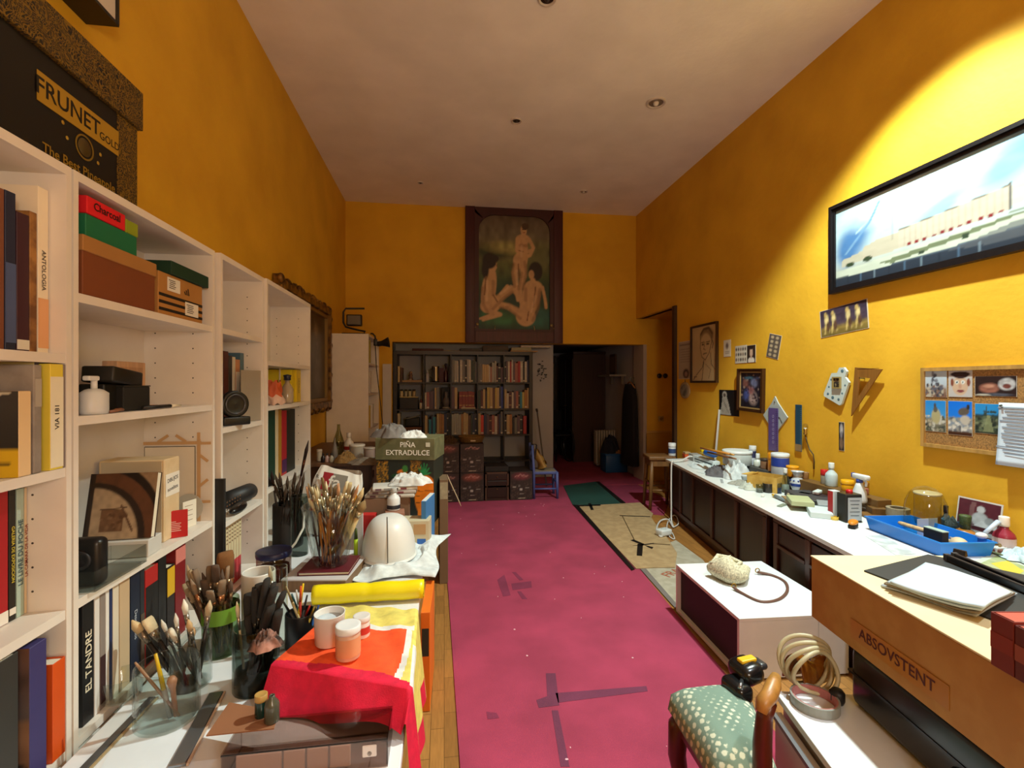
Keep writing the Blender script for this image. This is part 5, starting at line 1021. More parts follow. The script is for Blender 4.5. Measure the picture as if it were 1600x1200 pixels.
# ================================================================ contents of the black shelving
def fx(k): return SHX0 + .05 + k * CELL            # near edge X of bay k
ROWN = ['top', 'second', 'third']; BAYN = ['first', 'second', 'third', 'fourth', 'fifth']
CN = {'g': ('grey', '6c6a66'), 'l': ('pale grey', '9a9890'), 'w': ('white', 'b8b0a4'), 'd': ('dark', '1e1b1a'), 'n': ('navy', '20284c'), 'b': ('blue', '24409a'), 'm': ('maroon', '4a1a1e'), 'r': ('red', '9a1a20'), 'R': ('scarlet', 'c8321c'),
      'c': ('cream', 'b49a6c'), 'y': ('yellow', 'b8a04c'), 'o': ('orange brown', '9c6c34'), 'e': ('dark green', '28382c'), 't': ('turquoise', '1f7c96'), 'v': ('mauve', '5c4450'), 'p': ('pinkish', '9a5a50'), 's': ('brick red gilt', '7a2014'), 'k': ('brown', '5a3826')}
def far_books(row, bay, spec, x0=0.0, fill=1.0, hscale=.8):
    """spec: letters with an optional height digit"""
    items = []; i = 0
    while i < len(spec):
        c = spec[i]; h = hscale
        if i + 1 < len(spec) and spec[i + 1].isdigit(): h = .4 + .06 * int(spec[i + 1]); i += 1
        items.append((c, h)); i += 1
    rr = random.Random(row * 7 + bay); ws = [rr.uniform(.7, 1.4) for _ in items]; W = (CELL - .022) * fill; tot = sum(ws); x = fx(bay) + .002 + x0; z = CZ[row] + .0075; ch = .335
    prev = None
    for n, ((c, h), wq) in enumerate(zip(items, ws)):
        w = W * wq / tot; hh = min(.332, ch * (h + rr.uniform(-.02, .02))); d = rr.uniform(.16, .22); nm, col = CN[c]
        b = B(); m = M(col, .5); y = rr.uniform(.0, .012); ww = w - .0018
        b.box((-.0015, 0, hh / 2), (.003, ww, hh), m)
        for s_ in (-1, 1): b.box((-d / 2 - .002, s_ * (ww / 2 - .001), hh / 2), (d - .003, .002, hh), m)
        b.box((-d / 2 - .003, 0, hh / 2), (d - .01, ww - .0045, hh - .008), PG)
        if c in 'swmdR' and n % 2 == 0 or c == 's':
            for q in (.2, .75): b.box((.0004, 0, hh * q), (.0008, ww * .8, hh * .05), M('b89a5c' if c in 'sm' else 'c8c0b0', .5))
        if n % 4 == 1: b.box((.0004, 0, .02), (.0008, ww * .9, .022), M('c4bcb0', .6))
        o = b.obj('book', loc=(x + w / 2, SHY + .035 + y, z), rz=-PI / 2); x += w
        tag(o, '%s book, %s from the orange wall, %s row, %s bay of black shelving' % (nm, ORD[n], ROWN[row], BAYN[bay]), 'book', 'books in the black shelving')
far_books(0, 2, 'g9l8w8d9w9g8d9l9w9e8e9g8')
far_books(0, 3, 'g6g6c6c6c6w5p4l7l8m5d7v4')
far_books(0, 4, 'd8v8w8r8w9v8p7r8w8d7w8n9')
far_books(1, 1, 'w5p5v5v6n6c8g8', fill=.56)
far_books(1, 2, 'v9c8', fill=.22); far_books(1, 2, 'ss' + 's' * 3, x0=.1, fill=.62, hscale=.72)
far_books(1, 3, 'e6m6c7d6y8c8k8y8c8n9b9')
far_books(1, 4, 'c7w4m5w5v6p6d5t5y5o6c8')
far_books(2, 1, 'c7d5t4n7t6d6c8o8o8n8d9d9')
far_books(2, 2, 'l8l8l8l8o8c9c8k7e8n8d8')
far_books(2, 3, 'c8R7n8v7m6p7w6m7n8g9')
far_books(2, 4, 'd6c7o7d5g5v6d7', fill=.75); far_books(2, 4, 'r6', x0=.27, fill=.14)
def fpos(bay, f, row, y=.08): return Vector((fx(bay) + CELL * f, SHY + y, CZ[row] + .0078))
# first bay, ornaments and jars
block('book', 'cream book standing at the outer side of top row, first bay of black shelving', 'book', fpos(0, .06, 0, .12), (.03, .2, .22), 'c0a878', 0, 'cover')
block('book', 'brown book next to the cream one in the first bay of black shelving', 'book', fpos(0, .16, 0, .12), (.025, .2, .2), '54382a', 0, 'cover')
t = thing('figurine', 'small seated figurine with pale base in the top row of black shelving', 'figurine', fpos(0, .48, 0)); b = B(); b.lathe([(.045, 0), (.05, .01), (.03, .05), (.022, .075), (.03, .10), (.012, .125), (.001, .13)], M('6a5040', .5), n=16); b.obj('body', t); b = B(); b.ball((0, -.005, .13), .022, M('8a6c54', .5), n=8); b.obj('head', t); b = B(); b.ball((0, -.035, .03), .022, M('b0a494', .4), n=8); b.obj('pot', t)
block('tan_box', 'flat tan box lid on the front edge of top row, first bay', 'box', fpos(0, .55, 0, .018), (.27, .03, .03), '9a7c54', 0, 'lid')
block('black_object', 'small black case beside the figurine', 'case', fpos(0, .82, 0, .1), (.08, .06, .035), '15120f', R(12), 'shell')
GJ = [(.14, 'c0b088'), (.3, '9a9680'), (.45, 'b0a888'), (.6, 'a89468')]
t = thing('jar_rack', 'small black rack carrying jars in the second row, first bay', 'rack', fpos(0, .42, 1, .12)); b = B(); b.box((0, 0, .08), (.25, .14, .16), M('12100e', .5), bev=.004); b.obj('box_body', t); b = B(); b.box((0, -.072, .166), (.25, .006, .012), M('a08c50', .4, metal=.5)); b.obj('front_rail', t)
for i, (f, c_) in enumerate(GJ):
    p = fpos(0, f, 1, .10); s = thing('spice_jar', '%s small glass jar from the orange wall side on the black rack' % ORD[i], 'jar', p + Vector((0, 0, .162))); b = B(); b.lathe([(.022, 0), (.024, .01), (.024, .075), (.018, .09)], M(c_, .15), n=12); b.obj('glass_body', s); b = B(); b.lathe([(.02, .088), (.021, .11), (.001, .112)], M('2a2018', .4), n=12); b.obj('lid', s)
s = thing('candle', 'white candle standing by the black rack in the second row', 'candle', fpos(0, .86, 1, .06)); b = B(); b.lathe([(.022, 0), (.022, .085), (.001, .088)], M('c8bca8', .4), n=14); b.obj('wax', s); b = B(); b.lathe([(.012, .087), (.016, .12), (.006, .14)], M('6a4038', .5), n=10); b.obj('flower_top', s)
block('file_folder', 'cream file standing at the side of third row, first bay', 'folder', fpos(0, .06, 2, .12), (.035, .2, .31), 'b8ac8c', 0, 'cover')
block('wooden_box', 'brown wooden box in the third row, first bay of black shelving', 'box', fpos(0, .58, 2, .13), (.235, .2, .115), '6a3e1e', 0, 'box_body', kind='wood')
t = thing('black_bag', 'dark grey satchel with a pale strap on the brown wooden box', 'bag', fpos(0, .55, 2, .13) + Vector((0, 0, .118))); b = B(); b.box((0, 0, .065), (.2, .14, .13), M('1d2321', .6), bev=.02, seg=3); b.obj('pouch', t); b = B(); b.tube([(-.11, -.06, .11), (-.04, -.09, .125), (.04, -.08, .14), (.10, -.02, .16)], .008, M('8c8c84', .5), n=6); b.obj('strap', t)
# second bay top row
s = thing('white_bottle', 'white pointed bottle in the top row, second bay', 'bottle', fpos(1, .1, 0, .06)); b = B(); b.lathe([(.026, 0), (.028, .01), (.024, .11), (.016, .13)], M('a8a8b0', .4), n=14); b.obj('body', s); b = B(); b.lathe([(.018, .129), (.008, .16), (.001, .172)], M('b0b0b8', .4), n=12); b.obj('cap', s)
s = thing('silver_cup', 'shiny silver tankard in the top row, second bay', 'tankard', fpos(1, .4, 0, .09)); b = B(); b.lathe([(.05, 0), (.052, .02), (.05, .2), (.054, .225)], M('a09c98', .15, metal=.9), n=20); b.obj('body', s); b = B(); b.tube([(-.05, 0, .19), (-.09, 0, .17), (-.09, 0, .08), (-.05, 0, .05)], .008, M('5c5c3c', .3, metal=.6)); b.obj('handle', s)
block('maroon_box', 'maroon box behind the silver tankard', 'box', fpos(1, .62, 0, .14), (.07, .1, .2), '401422', 0, 'box_body')
s = thing('maroon_bottle', 'dark maroon bottle beside the maroon box', 'bottle', fpos(1, .78, 0, .08)); b = B(); b.lathe([(.028, 0), (.03, .01), (.028, .13), (.012, .18), (.013, .22)], M('3a1020', .2), n=14); b.obj('glass_body', s); b = B(); b.lathe([(.014, .218), (.02, .245), (.012, .265)], M('241c28', .4), n=10); b.obj('stopper', s)
block('dark_box', 'tall dark box at the end of top row, second bay', 'box', fpos(1, .93, 0, .1), (.03, .1, .24), '1a1a24', 0, 'box_body')
s = thing('bust', 'small grey bust on a pale foot in the second row, second bay', 'bust', fpos(1, .8, 1, .07)); b = B(); b.lathe([(.055, 0), (.055, .02), (.04, .03)], M('8a8478', .6), n=14); b.obj('foot', s); b = B(); b.lathe([(.04, .03), (.055, .1), (.04, .145), (.022, .16), (.03, .2), (.024, .235), (.001, .245)], M('5c5654', .6), n=14, sy=.7); b.obj('figure', s)
block('dark_box', 'tall black box behind the grey bust', 'box', fpos(1, .8, 1, .2), (.13, .08, .3), '0f1014', 0, 'box_body')
block('pale_book', 'flat pale book under the row of brick red volumes', 'book', fpos(2, .62, 1, .02), (.2, .025, .02), 'b8a888', 0, 'cover')
# flat things on top of shelving
zt = SH + .0078; sx = lambda px: ony(px, 545, SHY + .15).x
for i, (a, c_, y, w, h, col, l) in enumerate(((645, 693, .15, 0, .035, '4a2014', 'flat reddish brown box on top of black shelving'), (693, 722, .15, 0, .014, '8a7a6c', 'thin pale folder on top of black shelving beside the brown box'), (718, 752, .12, 0, .04, '3c3a3a', 'dark portfolio lying on top of black shelving'),
                                             (754, 793, .15, 0, .085, '4a4038', 'grey brown bundle on top of black shelving under the painting'), (796, 838, .12, 0, .016, 'b89468', 'pale wooden board lowest on the shelving top'), (797, 828, .14, .017, .045, 'a09c80', 'pale green book resting on the wooden board'), (812, 858, .12, .063, .03, 'c0b8ac', 'white roll of paper lying across top of the pale green book'))):
    x0, x1 = sx(a), sx(c_); block('flat_box' if i < 4 else 'flat_sheet', l, 'box' if i < 4 else 'sheet', ((x0 + x1) / 2, SHY + y, zt + w), (x1 - x0, .2, h), col, R((i % 3 - 1) * 2), 'body', bev=.005)
# ================================================================ printed brown cartons and drawer box in front of it
YF = 5.78
def printed(P, tint):
    P.rect(0, 0, 1, 1, '2c211d'); P.spots(60, 0, 0, .35, .6, .03, ['3e302a', '1c1412', '4a3a32'], 3).spots(60, .65, 0, 1, .6, .03, ['3e302a', '1c1412', '4a3a32'], 4)
    P.ell(.5, .84, .34, .12, tint, soft=1, a=.55).line([(.22, .83), (.3, .87), (.36, .84), (.46, .92), (.54, .85), (.62, .89), (.7, .84), (.8, .86)], .022, 'a87870', .8).line([(.28, .8), (.75, .81)], .014, 'a07068', .6)
    P.rect(.43, .33, .56, .42, 'a09890').rect(.42, .2, .62, .225, '8a8078').rect(.36, .03, .66, .055, 'a89880').rect(.12, .44, .26, .48, '8c847c').rect(.66, .4, .86, .44, '8c847c').ell(.4, .5, .05, .04, '6c6460')
    P.noise(.25, 20)
YC = {}
for i, (a, c_, z, tint, l, lid) in enumerate(((683, 717.5, 0, '5a3a3c', 'brown printed carton on the floor nearest the pineapple carton', 0), (719, 756, 0, 'a84a38', 'brown printed carton with orange red emblem, second on the floor', 0), (797, 832, 0, '8c3040', 'brown printed carton with pinkish emblem beside the small blue chair', 1),
                                          (683, 717.5, 1, '8c4440', 'brown printed carton stacked upper by the pineapple carton', 0), (719, 756, 1, '2a2220', 'brown printed carton under the wicker basket', 2))):
    x0, x1 = ony(a, 740, YF).x, ony(c_, 740, YF).x; hh = .345; P0 = Vector(((x0 + x1) / 2, YF, .0075 + z * (hh + .002))); w = x1 - x0
    t = thing('printed_carton', l, 'carton', P0); b = B(); b.box((0, .19, hh / 2), (w, .38, hh), M('2a1f1b', .6), bev=.003, seg=1); b.obj('box_body', t)
    P = Pic(w - .006, hh - .006, 32, 38); printed(P, tint); P.obj('printed_front', t, frame((0, -.0012, hh / 2), (1, 0, 0), (0, 0, 1)), .5)
    if i in (0, 3): b = B(); b.box((0, .19, hh + .0005), (w, .36, .001), M('6a5a50', .7)); b.obj('top_flap', t)
x0, x1 = ony(758, 740, YF).x, ony(795, 740, YF).x; t = thing('drawer_chest', 'small dark brown two drawer chest between the printed cartons', 'chest', ((x0 + x1) / 2, YF, .0075)); w = x1 - x0; DB = M('2c1a12', .45, 'wood')
b = B(); b.box((0, .2, .172), (w, .38, .344), DB); b.obj('carcass', t)
for z, h in ((.14, .2), (.29, .075)): d = (B().box((0, .004, z), (w - .05, .02, h), M('22130c', .4, 'wood'), bev=.003)).obj('drawer', t); b = B(); b.ball((0, -.012, z), .009, M('6a5030', .3, metal=.7), n=8); b.obj('knob', d)
b = B(); b.box((0, -.001, .172), (w, .01, .02), M('4a3020', .5)); b.box((-w / 2 + .01, -.001, .172), (.02, .01, .344), M('4a3020', .5)); b.box((w / 2 - .01, -.001, .172), (.02, .01, .344), M('4a3020', .5)); b.box((0, -.001, .335), (w, .01, .02), M('4a3020', .5)); b.obj('front_frame', t)
block('flat_case', 'dark flat case lying on the small drawer chest', 'case', ((x0 + x1) / 2, YF + .2, .353), (w, .3, .06), '1a1412', R(2), 'lid_body')
bx0 = ony(737, 700, YF + .15).x; t = thing('basket', 'flat wicker basket on top of the printed cartons', 'basket', (bx0, YF + .19, .0085 + 2 * .347)); WK = M('7a5c2c', .7, 'cork')
b = B(); b.lathe([(.13, 0), (.16, .06), (.165, .075), (.155, .07), (.125, .008), (.001, .006)], WK, n=28, caps=False, sx=1, sy=.9)
for k in range(5): b.tube([((.135 + .006 * k) * math.cos(a), .9 * (.135 + .006 * k) * math.sin(a), .012 + .014 * k) for a in [i * PI / 14 for i in range(28)]], .006, WK, n=5, closed=True)
b.obj('wicker_body', t); b = B(); b.box((.01, -.15, .03), (.06, .01, .016), M('c8b48c', .6)); b.obj('tag', t)
bx1 = ony(700, 700, YF + .15).x; wad('brown_bag', 'crumpled brown bag on the upper carton beside the basket', 'bag', Vector((bx1, YF + .19, .0085 + 2 * .347)), .12, .11, .09, '4a3620', 6, kind='plain', part='paper')
# ================================================================ small blue chair
t = thing('chair', 'small blue painted chair with a paper parcel on its seat', 'chair', (1.245, 5.93, .008), R(-3)); BL_ = M('4c5a94', .5); sz = .315
for sy in (-1, 1):
    b = B(); b.tube([(-.145, sy * .125, 0), (-.145, sy * .125, sz), (-.165, sy * .125, .66)], .017, BL_, n=8); b.obj('rear_leg', t)
    b = B(); b.tube([(.145, sy * .135, 0), (.14, sy * .135, sz + .01)], [.016, .02], BL_, n=8); b.obj('front_leg', t)
b = B(); b.box((0, 0, sz), (.30, .28, .035), BL_, bev=.008); b.obj('seat_frame', t)
b = B(); b.box((0, 0, sz + .014), (.27, .25, .018), M('8a7c68', .8, 'cork'), bev=.006); b.obj('woven_seat', t)
for z in (.45, .60): b = B(); b.box((-.155, 0, z), (.02, .24, .05), BL_, bev=.006); b.obj('back_rail', t)
for z in (.12,): 
    for sy in (-1, 1): b = B(); b.cyl((-.145, sy * .13, z), (.145, sy * .133, z), .011, BL_); b.obj('stretcher', t)
b = B(); b.cyl((.143, -.13, .19), (.143, .13, .19), .011, BL_); b.obj('stretcher', t)
t = thing('paper_parcel', 'brown paper parcel leaning on the back of the small blue chair', 'parcel', (1.24, 5.93, .362), rot=(0, R(-26), 0)); b = B(); b.grid(lambda u, v: ((.05 + .012 * math.sin(9 * v + 4 * u)) * math.cos(2 * PI * u) * (1.15 - .5 * v), (.095 - .05 * v) * math.sin(2 * PI * u) + .006 * math.sin(13 * u), .02 + .24 * v), 24, 12, M('9a7434', .6)); b.obj('paper', t); b = B(); b.tube([(.03, -.1, .10), (.06, 0, .10), (.03, .1, .10)], .004, M('6a4c20', .6), n=5); b.obj('string', t)
t = thing('black_scarf', 'dark cloth hung over the back post of the small blue chair', 'cloth', (1.10, 5.80, .60)); b = B(); b.grid(lambda u, v: (.03 * math.cos(PI * (u - .5)) * (1 if u < .5 else -1) * (.5 + v * .5) + .0, -.03 + .06 * u - .0, .085 * math.sin(PI * u) - .10 * v * abs(2 * u - 1)), 16, 8, M('14141a', .8, 'cloth'), th=.003); b.obj('cloth', t)
t = thing('walking_stick', 'thin grey stick leaning against side of the black shelving', 'stick', (1.40, 6.50, .008)); b = B(); b.tube([(0, 0, 0), (-.09, .21, 1.02)], .011, M('5c5654', .5), n=8); b.obj('shaft', t); b = B(); b.tube([(-.09, .21, 1.02), (-.10, .22, 1.06)], .016, M('2c2826', .5), n=8); b.obj('handle', t)
# ================================================================ the unlit alcove behind
t = thing('wardrobe', 'tall dark brown wardrobe deep inside the unlit alcove', 'wardrobe', (2.615, 8.45, .007)); WD = M('3a1c10', .5, 'wood'); b = B(); b.box((0, .5, .98), (.60, 1.0, 1.96), WD); b.obj('carcass', t)
for y in (.25, .75): d = (B().box((-.308, y, 1.0), (.02, .46, 1.75), M('2e150c', .5, 'wood'), bev=.004)).obj('door', t); b = B(); b.ball((-.325, y + (.2 if y < .5 else -.2), 1.0), .014, M('7a6030', .3, metal=.8), n=8); b.obj('knob', d)
b = B(); b.box((-.0, .5, 1.98), (.62, 1.04, .05), WD, bev=.01); b.obj('cornice', t)
t = thing('glass_cabinet', 'dark cabinet with pale curtained doors at end of the alcove corridor', 'cabinet', (2.05, 9.75, .007)); b = B(); b.box((0, .2, 1.0), (.5, .4, 2.0), M('1c1210', .5, 'wood')); b.obj('carcass', t)
for x in (-.12, .12): d = (B().box((x, -.008, 1.45), (.22, .016, .85), M('2a1a14', .5))).obj('door', t); b = B(); b.grid(lambda u, v: (x - .085 + .17 * u, -.018 - .008 * math.sin(u * 22), 1.07 + .76 * v), 30, 2, M('8a8070', .8, 'cloth')); b.obj('curtain', d)
t = thing('radiator', 'white portable oil radiator on the alcove floor', 'radiator', (2.73, 7.95, .007), R(0)); 
for k in range(8): b = B(); b.box((-.16 + .045 * k, 0, .34), (.022, .16, .56), M('b8b0a0', .4), bev=.01); b.obj('fin', t)
b = B(); b.box((0, 0, .045), (.34, .2, .03), M('8a8478', .5), bev=.006); b.obj('base', t)
t = thing('storage_bin', 'blue plastic storage bin on the alcove floor', 'bin', (2.72, 7.47, .007)); b = B(); b.box((0, 0, .14), (.36, .28, .28), M('1a4f86', .4), bev=.015); b.obj('bin_body', t); b = B(); b.box((0, 0, .286), (.38, .3, .025), M('1c5590', .4), bev=.006); b.obj('lid', t)
wad('backpack', 'dark navy bag heaped on the blue storage bin', 'bag', (2.65, 7.49, .307), .16, .13, .30, '151824', 8, kind='cloth', part='pouch', amp=.3)
wad('sandals', 'tan sandals lying on the blue storage bin lid', 'shoes', (2.81, 7.40, .307), .08, .06, .06, '8a6030', 9, kind='plain', part='leather')
t = thing('black_coat', 'black coat hanging from a wooden hanger on the alcove side wall', 'coat', (2.80, 6.99, 1.44)); b = B(); CO = M('0e0e12', .85, 'cloth')
def coat(u, v):
    a = 2 * PI * u; w = (.06 + .16 * min(1, v * 5) ** .6 + .04 * v); return (.075 * math.cos(a) * (1 + .3 * v) + .008 * math.sin(7 * a) * v, w * math.sin(a) * (1 + .06 * math.sin(9 * a) * v), -.02 - 1.22 * v)
b.grid(coat, 40, 20, CO); b.obj('cloth', t); b = B(); b.tube([(0, -.2, -.08), (0, -.05, .0), (0, 0, .01), (0, .05, 0), (0, .2, -.08)], .011, M('9a6a3c', .5), n=8); b.obj('hanger', t); b = B(); b.tube([(0, 0, .01), (0, 0, .06), (.03, .0, .09), (.05, 0, .07), (.13, 0, .07)], .004, M('8a8a8a', .3, metal=.8), n=6); b.obj('hook', t)
t = thing('wall_shelf', 'pale shelf fixed to the alcove side wall above the coat', 'shelf', (2.78, 7.75, 1.56)); b = B(); b.box((0, 0, 0), (.28, .6, .03), M('8c8476', .6)); b.obj('board', t); b = B(); b.box((.1, -.25, -.08), (.05, .02, .13), M('6c6458', .6)); b.box((.1, .25, -.08), (.05, .02, .13), M('6c6458', .6)); b.obj('bracket', t)
t = thing('framed_picture', 'brown framed picture standing on the alcove wall shelf', 'picture', (2.80, 7.72, 1.577)); b = B(); b.box((0, 0, .17), (.03, .26, .34), M('4a2c18', .5, 'wood')); b.obj('frame', t); b = B(); b.box((-.016, 0, .17), (.002, .18, .26), M('6a5030', .5)); b.obj('print', t)
t = thing('wheelchair', 'folded dark wheelchair in the unlit alcove corridor', 'wheelchair', (2.06, 8.55, .007), R(8))
for x in (-.19, .19):
    w_ = B(); w_.tube([(x, .3 * math.cos(a), .3 + .3 * math.sin(a)) for a in [i * PI / 16 for i in range(32)]], .014, M('1a1a1c', .6), n=6, closed=True); wo = w_.obj('wheel', t)
    b = B(); b.tube([(x * 1.12, .26 * math.cos(a), .3 + .26 * math.sin(a)) for a in [i * PI / 16 for i in range(32)]], .008, M('8a8c90', .25, metal=.9), n=6, closed=True); b.obj('hand_rim', wo)
    b = B(); b.tube([(x * .85, -.3, .05), (x * .85, -.3, .5), (x * .85, .22, .5), (x * .85, .24, .92)], .013, M('2a2a2e', .4, metal=.5), n=6); b.obj('side_frame', t)
b = B(); b.box((0, 0, .5), (.3, .42, .03), M('101014', .7), bev=.008); b.obj('seat', t); b = B(); b.box((0, .23, .74), (.3, .02, .36), M('101014', .7), bev=.006); b.obj('backrest', t)
t = thing('wall_wreath', 'dark dried wreath on white alcove wall beside the shelving', 'wreath', (1.46, 7.17, 1.62)); b = B(); rr = random.Random(4)
for k in range(40): a = rr.uniform(0, 6.28); q = rr.uniform(.02, .1); b.box((q * math.cos(a), -.006, q * 1.6 * math.sin(a)), (.022, .006, .012), M('3c3c40', .8), xf=None)
o = b.obj('dried_leaves', t)
# ================================================================ things on the yellow wall
XW = XR - .001
def wp(px, py, off=0): return onx(px, py, XW - off)
def wq(px0, py0, px1, py1):        # upper far corner and lower near corner in the photo -> centre, width, height
    a, c_ = wp(px0, py0), wp(px1, py1); return Vector((XW, (a.y + c_.y) / 2, (a.z + c_.z) / 2)), abs(a.y - c_.y), abs(a.z - c_.z)
WF = frame((0, 0, 0), (0, -1, 0), (0, 0, 1))      # x towards the viewer, y up, z out of the wall
def wall_thing(name, label, cat, c, rot=0, group=None): return thing(name, label, cat, c, 0, group, rot=(R(rot), 0, 0))
def framed(name, label, c, w, h, fw, dep_, fcol, paint, nx, ny, rot=0, slip=None, cat='painting', rough=.4):
    t = wall_thing(name, label, cat, c, rot); o = [(-w / 2, -h / 2), (w / 2, -h / 2), (w / 2, h / 2), (-w / 2, h / 2)]; q = lambda k: [(math.copysign(w / 2 - k, x), math.copysign(h / 2 - k, y)) for x, y in o]
    m = M(fcol, .35, 'wood'); b = B(); b.ring(o, q(fw * .55), 0, dep_, m, WF); b.ring(q(fw * .5), q(fw), 0, dep_ * .7, m, WF); b.obj('frame', t)
    if slip: b = B(); b.ring(q(fw), q(fw + slip[0]), 0, dep_ * .6, M(slip[1], .4), WF); b.obj('inner_slip', t); fw = fw + slip[0]
    P = Pic(w - 2 * fw + .004, h - 2 * fw + .004, nx, ny); paint(P); P.obj('canvas', t, WF @ T(0, 0, dep_ * .45), rough); return t
def p_building(P):
    P.grad([(0, '2a3440'), (.1, '3c4a5c'), (.18, '8a9aa8'), (.22, 'c4ccc4'), (.3, 'c8d8d8'), (.55, 'c0dce2'), (1, 'a8d0dc')])
    P.ell(.1, .62, .06, .3, '5a8ac0', rot=-30, soft=.9).ell(.06, .45, .05, .2, '5080b8', rot=-20, soft=.9).ell(.25, .85, .2, .2, 'd4ecec', soft=1).ell(.5, .7, .15, .2, 'd8eeee', soft=1).ell(.62, .75, .1, .16, '8ab4d4', rot=25, soft=1).ell(.8, .9, .15, .12, '5a94cc', soft=1).ell(.9, .68, .12, .1, 'd0e6ea', soft=1).ell(.42, .55, .1, .1, '9cc4d8', rot=30, soft=1)
    P.line([(.1, .62), (.3, 1)], .015, 'b8d8e4').line([(.05, .4), (.16, .7), (.2, .9)], .02, '7aa4cc')
    P.poly([(0, .2), (.4, .24), (1, .34), (1, .2), (.45, .13), (0, .1)], 'd0d8c8')
    P.poly([(.03, .24), (.14, .26), (.14, .38), (.03, .33)], 'c4beaa').poly([(.13, .25), (.28, .27), (.28, .45), (.2, .46), (.13, .41)], 'c8c0ac').poly([(.28, .27), (.62, .33), (.62, .55), (.28, .48)], 'cfc4b2').poly([(.62, .36), (.8, .40), (.8, .5), (.62, .48)], 'd6d2c6').poly([(.62, .48), (.7, .5), (.7, .56), (.62, .54)], 'd0cabc')
    for k in range(16): x = .3 + .02 * k; P.line([(x, .29 + .0018 * k), (x, .47 + .004 * k)], .008, 'b4a898', .45)
    for k in range(11): x = .31 + .028 * k; P.rect(x, .27 + .17 * (x - .3), x + .013, .30 + .17 * (x - .3), '8a2a30')
    P.line([(.255, .4), (.255, .72)], .006, '5a5a58').line([(.62, .33), (.62, .57)], .006, '5a5a58').line([(.28, .48), (.62, .55)], .006, '7a7266')
    P.poly([(.2, .17), (.6, .27), (.75, .3), (.5, .2), (.25, .13)], '5c6a40', .85).poly([(.62, .3), (1, .4), (1, .36), (.7, .28)], '66744a', .7)
    P.ell(.83, .45, .04, .06, '2e5a8a').ell(.88, .5, .05, .06, '35604a').ell(.95, .54, .06, .07, '2c5040').ell(.07, .25, .02, .03, '3a4a34').ell(.15, .26, .02, .03, '3a4a34').ell(.5, .2, .012, .025, '3a4a3a').ell(.36, .16, .012, .02, '3a4a3a')
    P.poly([(0, .0), (1, 0), (1, .08), (.8, .18), (.6, .14), (.4, .1), (0, .12)], '2c3644', .8).poly([(.45, .1), (.62, .2), (1, .3), (1, .12), (.6, .05)], '5c626a', .7)
    for k in range(18): P.line([(.03 + .03 * k, .02), (.03 + .03 * k, .1)], .006, ['5a7a9a', '1e2834', '8aa0b0'][k % 3], .6)
    P.noise(.06, 30); P.c *= .72
a, c_ = wp(1303, 326), wp(1308, 460); y1 = 1.30; yy = (a.y + y1) / 2; hh = (a.z + .0) - c_.z
framed('framed_painting', 'wide black framed painting of a long pale building under blue sky', Vector((XW, yy, (a.z + c_.z) / 2 + .003)), a.y - y1, hh, .042, .045, '131012', p_building, 150, 60, rot=0)
def card(name, label, px0, py0, px1, py1, paint, nx=24, ny=20, rot=0, cat='photo', th=.002, edge='c8bca8', wmul=1, hmul=1, part='print'):
    c, w, h = wq(px0, py0, px1, py1); w *= wmul; h *= hmul; t = wall_thing(name, label, cat, c, rot); b = B(); b.box((0, 0, th / 2), (w, h, th), M(edge, .7), xf=WF); b.obj('sheet', t); P = Pic(w * .97, h * .97, nx, ny); paint(P); P.obj(part, t, WF @ T(0, 0, th + .0006), .5); return t
def p_horses(P):
    P.grad([(0, '6a5a2c'), (.25, '8a743a'), (.4, '4a3c4a'), (1, '33283a')])
    for x in (.14, .3, .62, .82): P.line([(x - .05, .1), (x, .7), (x + .06, .15)], .05, 'c0a868').ell(x, .62, .045, .2, 'd4c088', soft=.5).ell(x - .02, .82, .03, .1, 'b89c60', soft=.5).ell(x + .03, .35, .04, .2, '5a4030', soft=.6)
    P.noise(.25, 14)
card('photo_strip', 'wide postcard of golden figures on a dark ground under the building painting', 1282, 484, 1357, 516, p_horses, 40, 18, rot=-4)
def p_medals(P):
    P.rect(0, 0, 1, 1, '5a5048')
    for i in range(2):
        for j in range(5): P.ell(.28 + .42 * i, .12 + .19 * j, .13, .065, 'b8a484', soft=.5)
card('postcard', 'small tilted grey card with rows of pale medallions', 1200, 524, 1219, 559, p_medals, 16, 26, rot=14)
def p_heads(P):
    P.rect(0, 0, 1, 1, 'cfc8b8')
    for j in range(3): 
        for i in range(5): P.ell(.1 + .2 * i, .2 + .3 * j, .07, .1, ['5a4a40', '7c6c5c', '3c342e'][(i + j) % 3], soft=.6)
card('postcard', 'white card printed with rows of tiny heads beside a portrait card', 1149, 541, 1167, 567, p_heads, 22, 18)
def p_lady(P): P.rect(0, 0, 1, 1, '2c2622').ell(.5, .6, .26, .24, 'c8a890', soft=.3).ell(.5, .9, .35, .14, '2a1c16').line([(.25, .8), (.2, .2)], .1, '33211a').line([(.76, .8), (.8, .2)], .1, '33211a').ell(.5, .1, .4, .2, 'd8d0c4').ell(.5, .32, .1, .1, 'c09c84')
card('postcard', 'small portrait card of a long haired woman on yellow wall', 1167.5, 540, 1181, 566, p_lady, 16, 22)
def p_note(P): P.rect(0, 0, 1, 1, 'd6cbb4').ell(.5, .65, .22, .2, '8a7c70', soft=.6).ell(.5, .66, .1, .12, '5a4c44', soft=.5).line([(.2, .3), (.8, .3)], .03, '9a8c7c').line([(.25, .2), (.75, .2)], .02, '9a8c7c')
card('note', 'tiny pale card beside the framed portrait drawing', 1131, 532, 1142, 557, p_note, 12, 20)
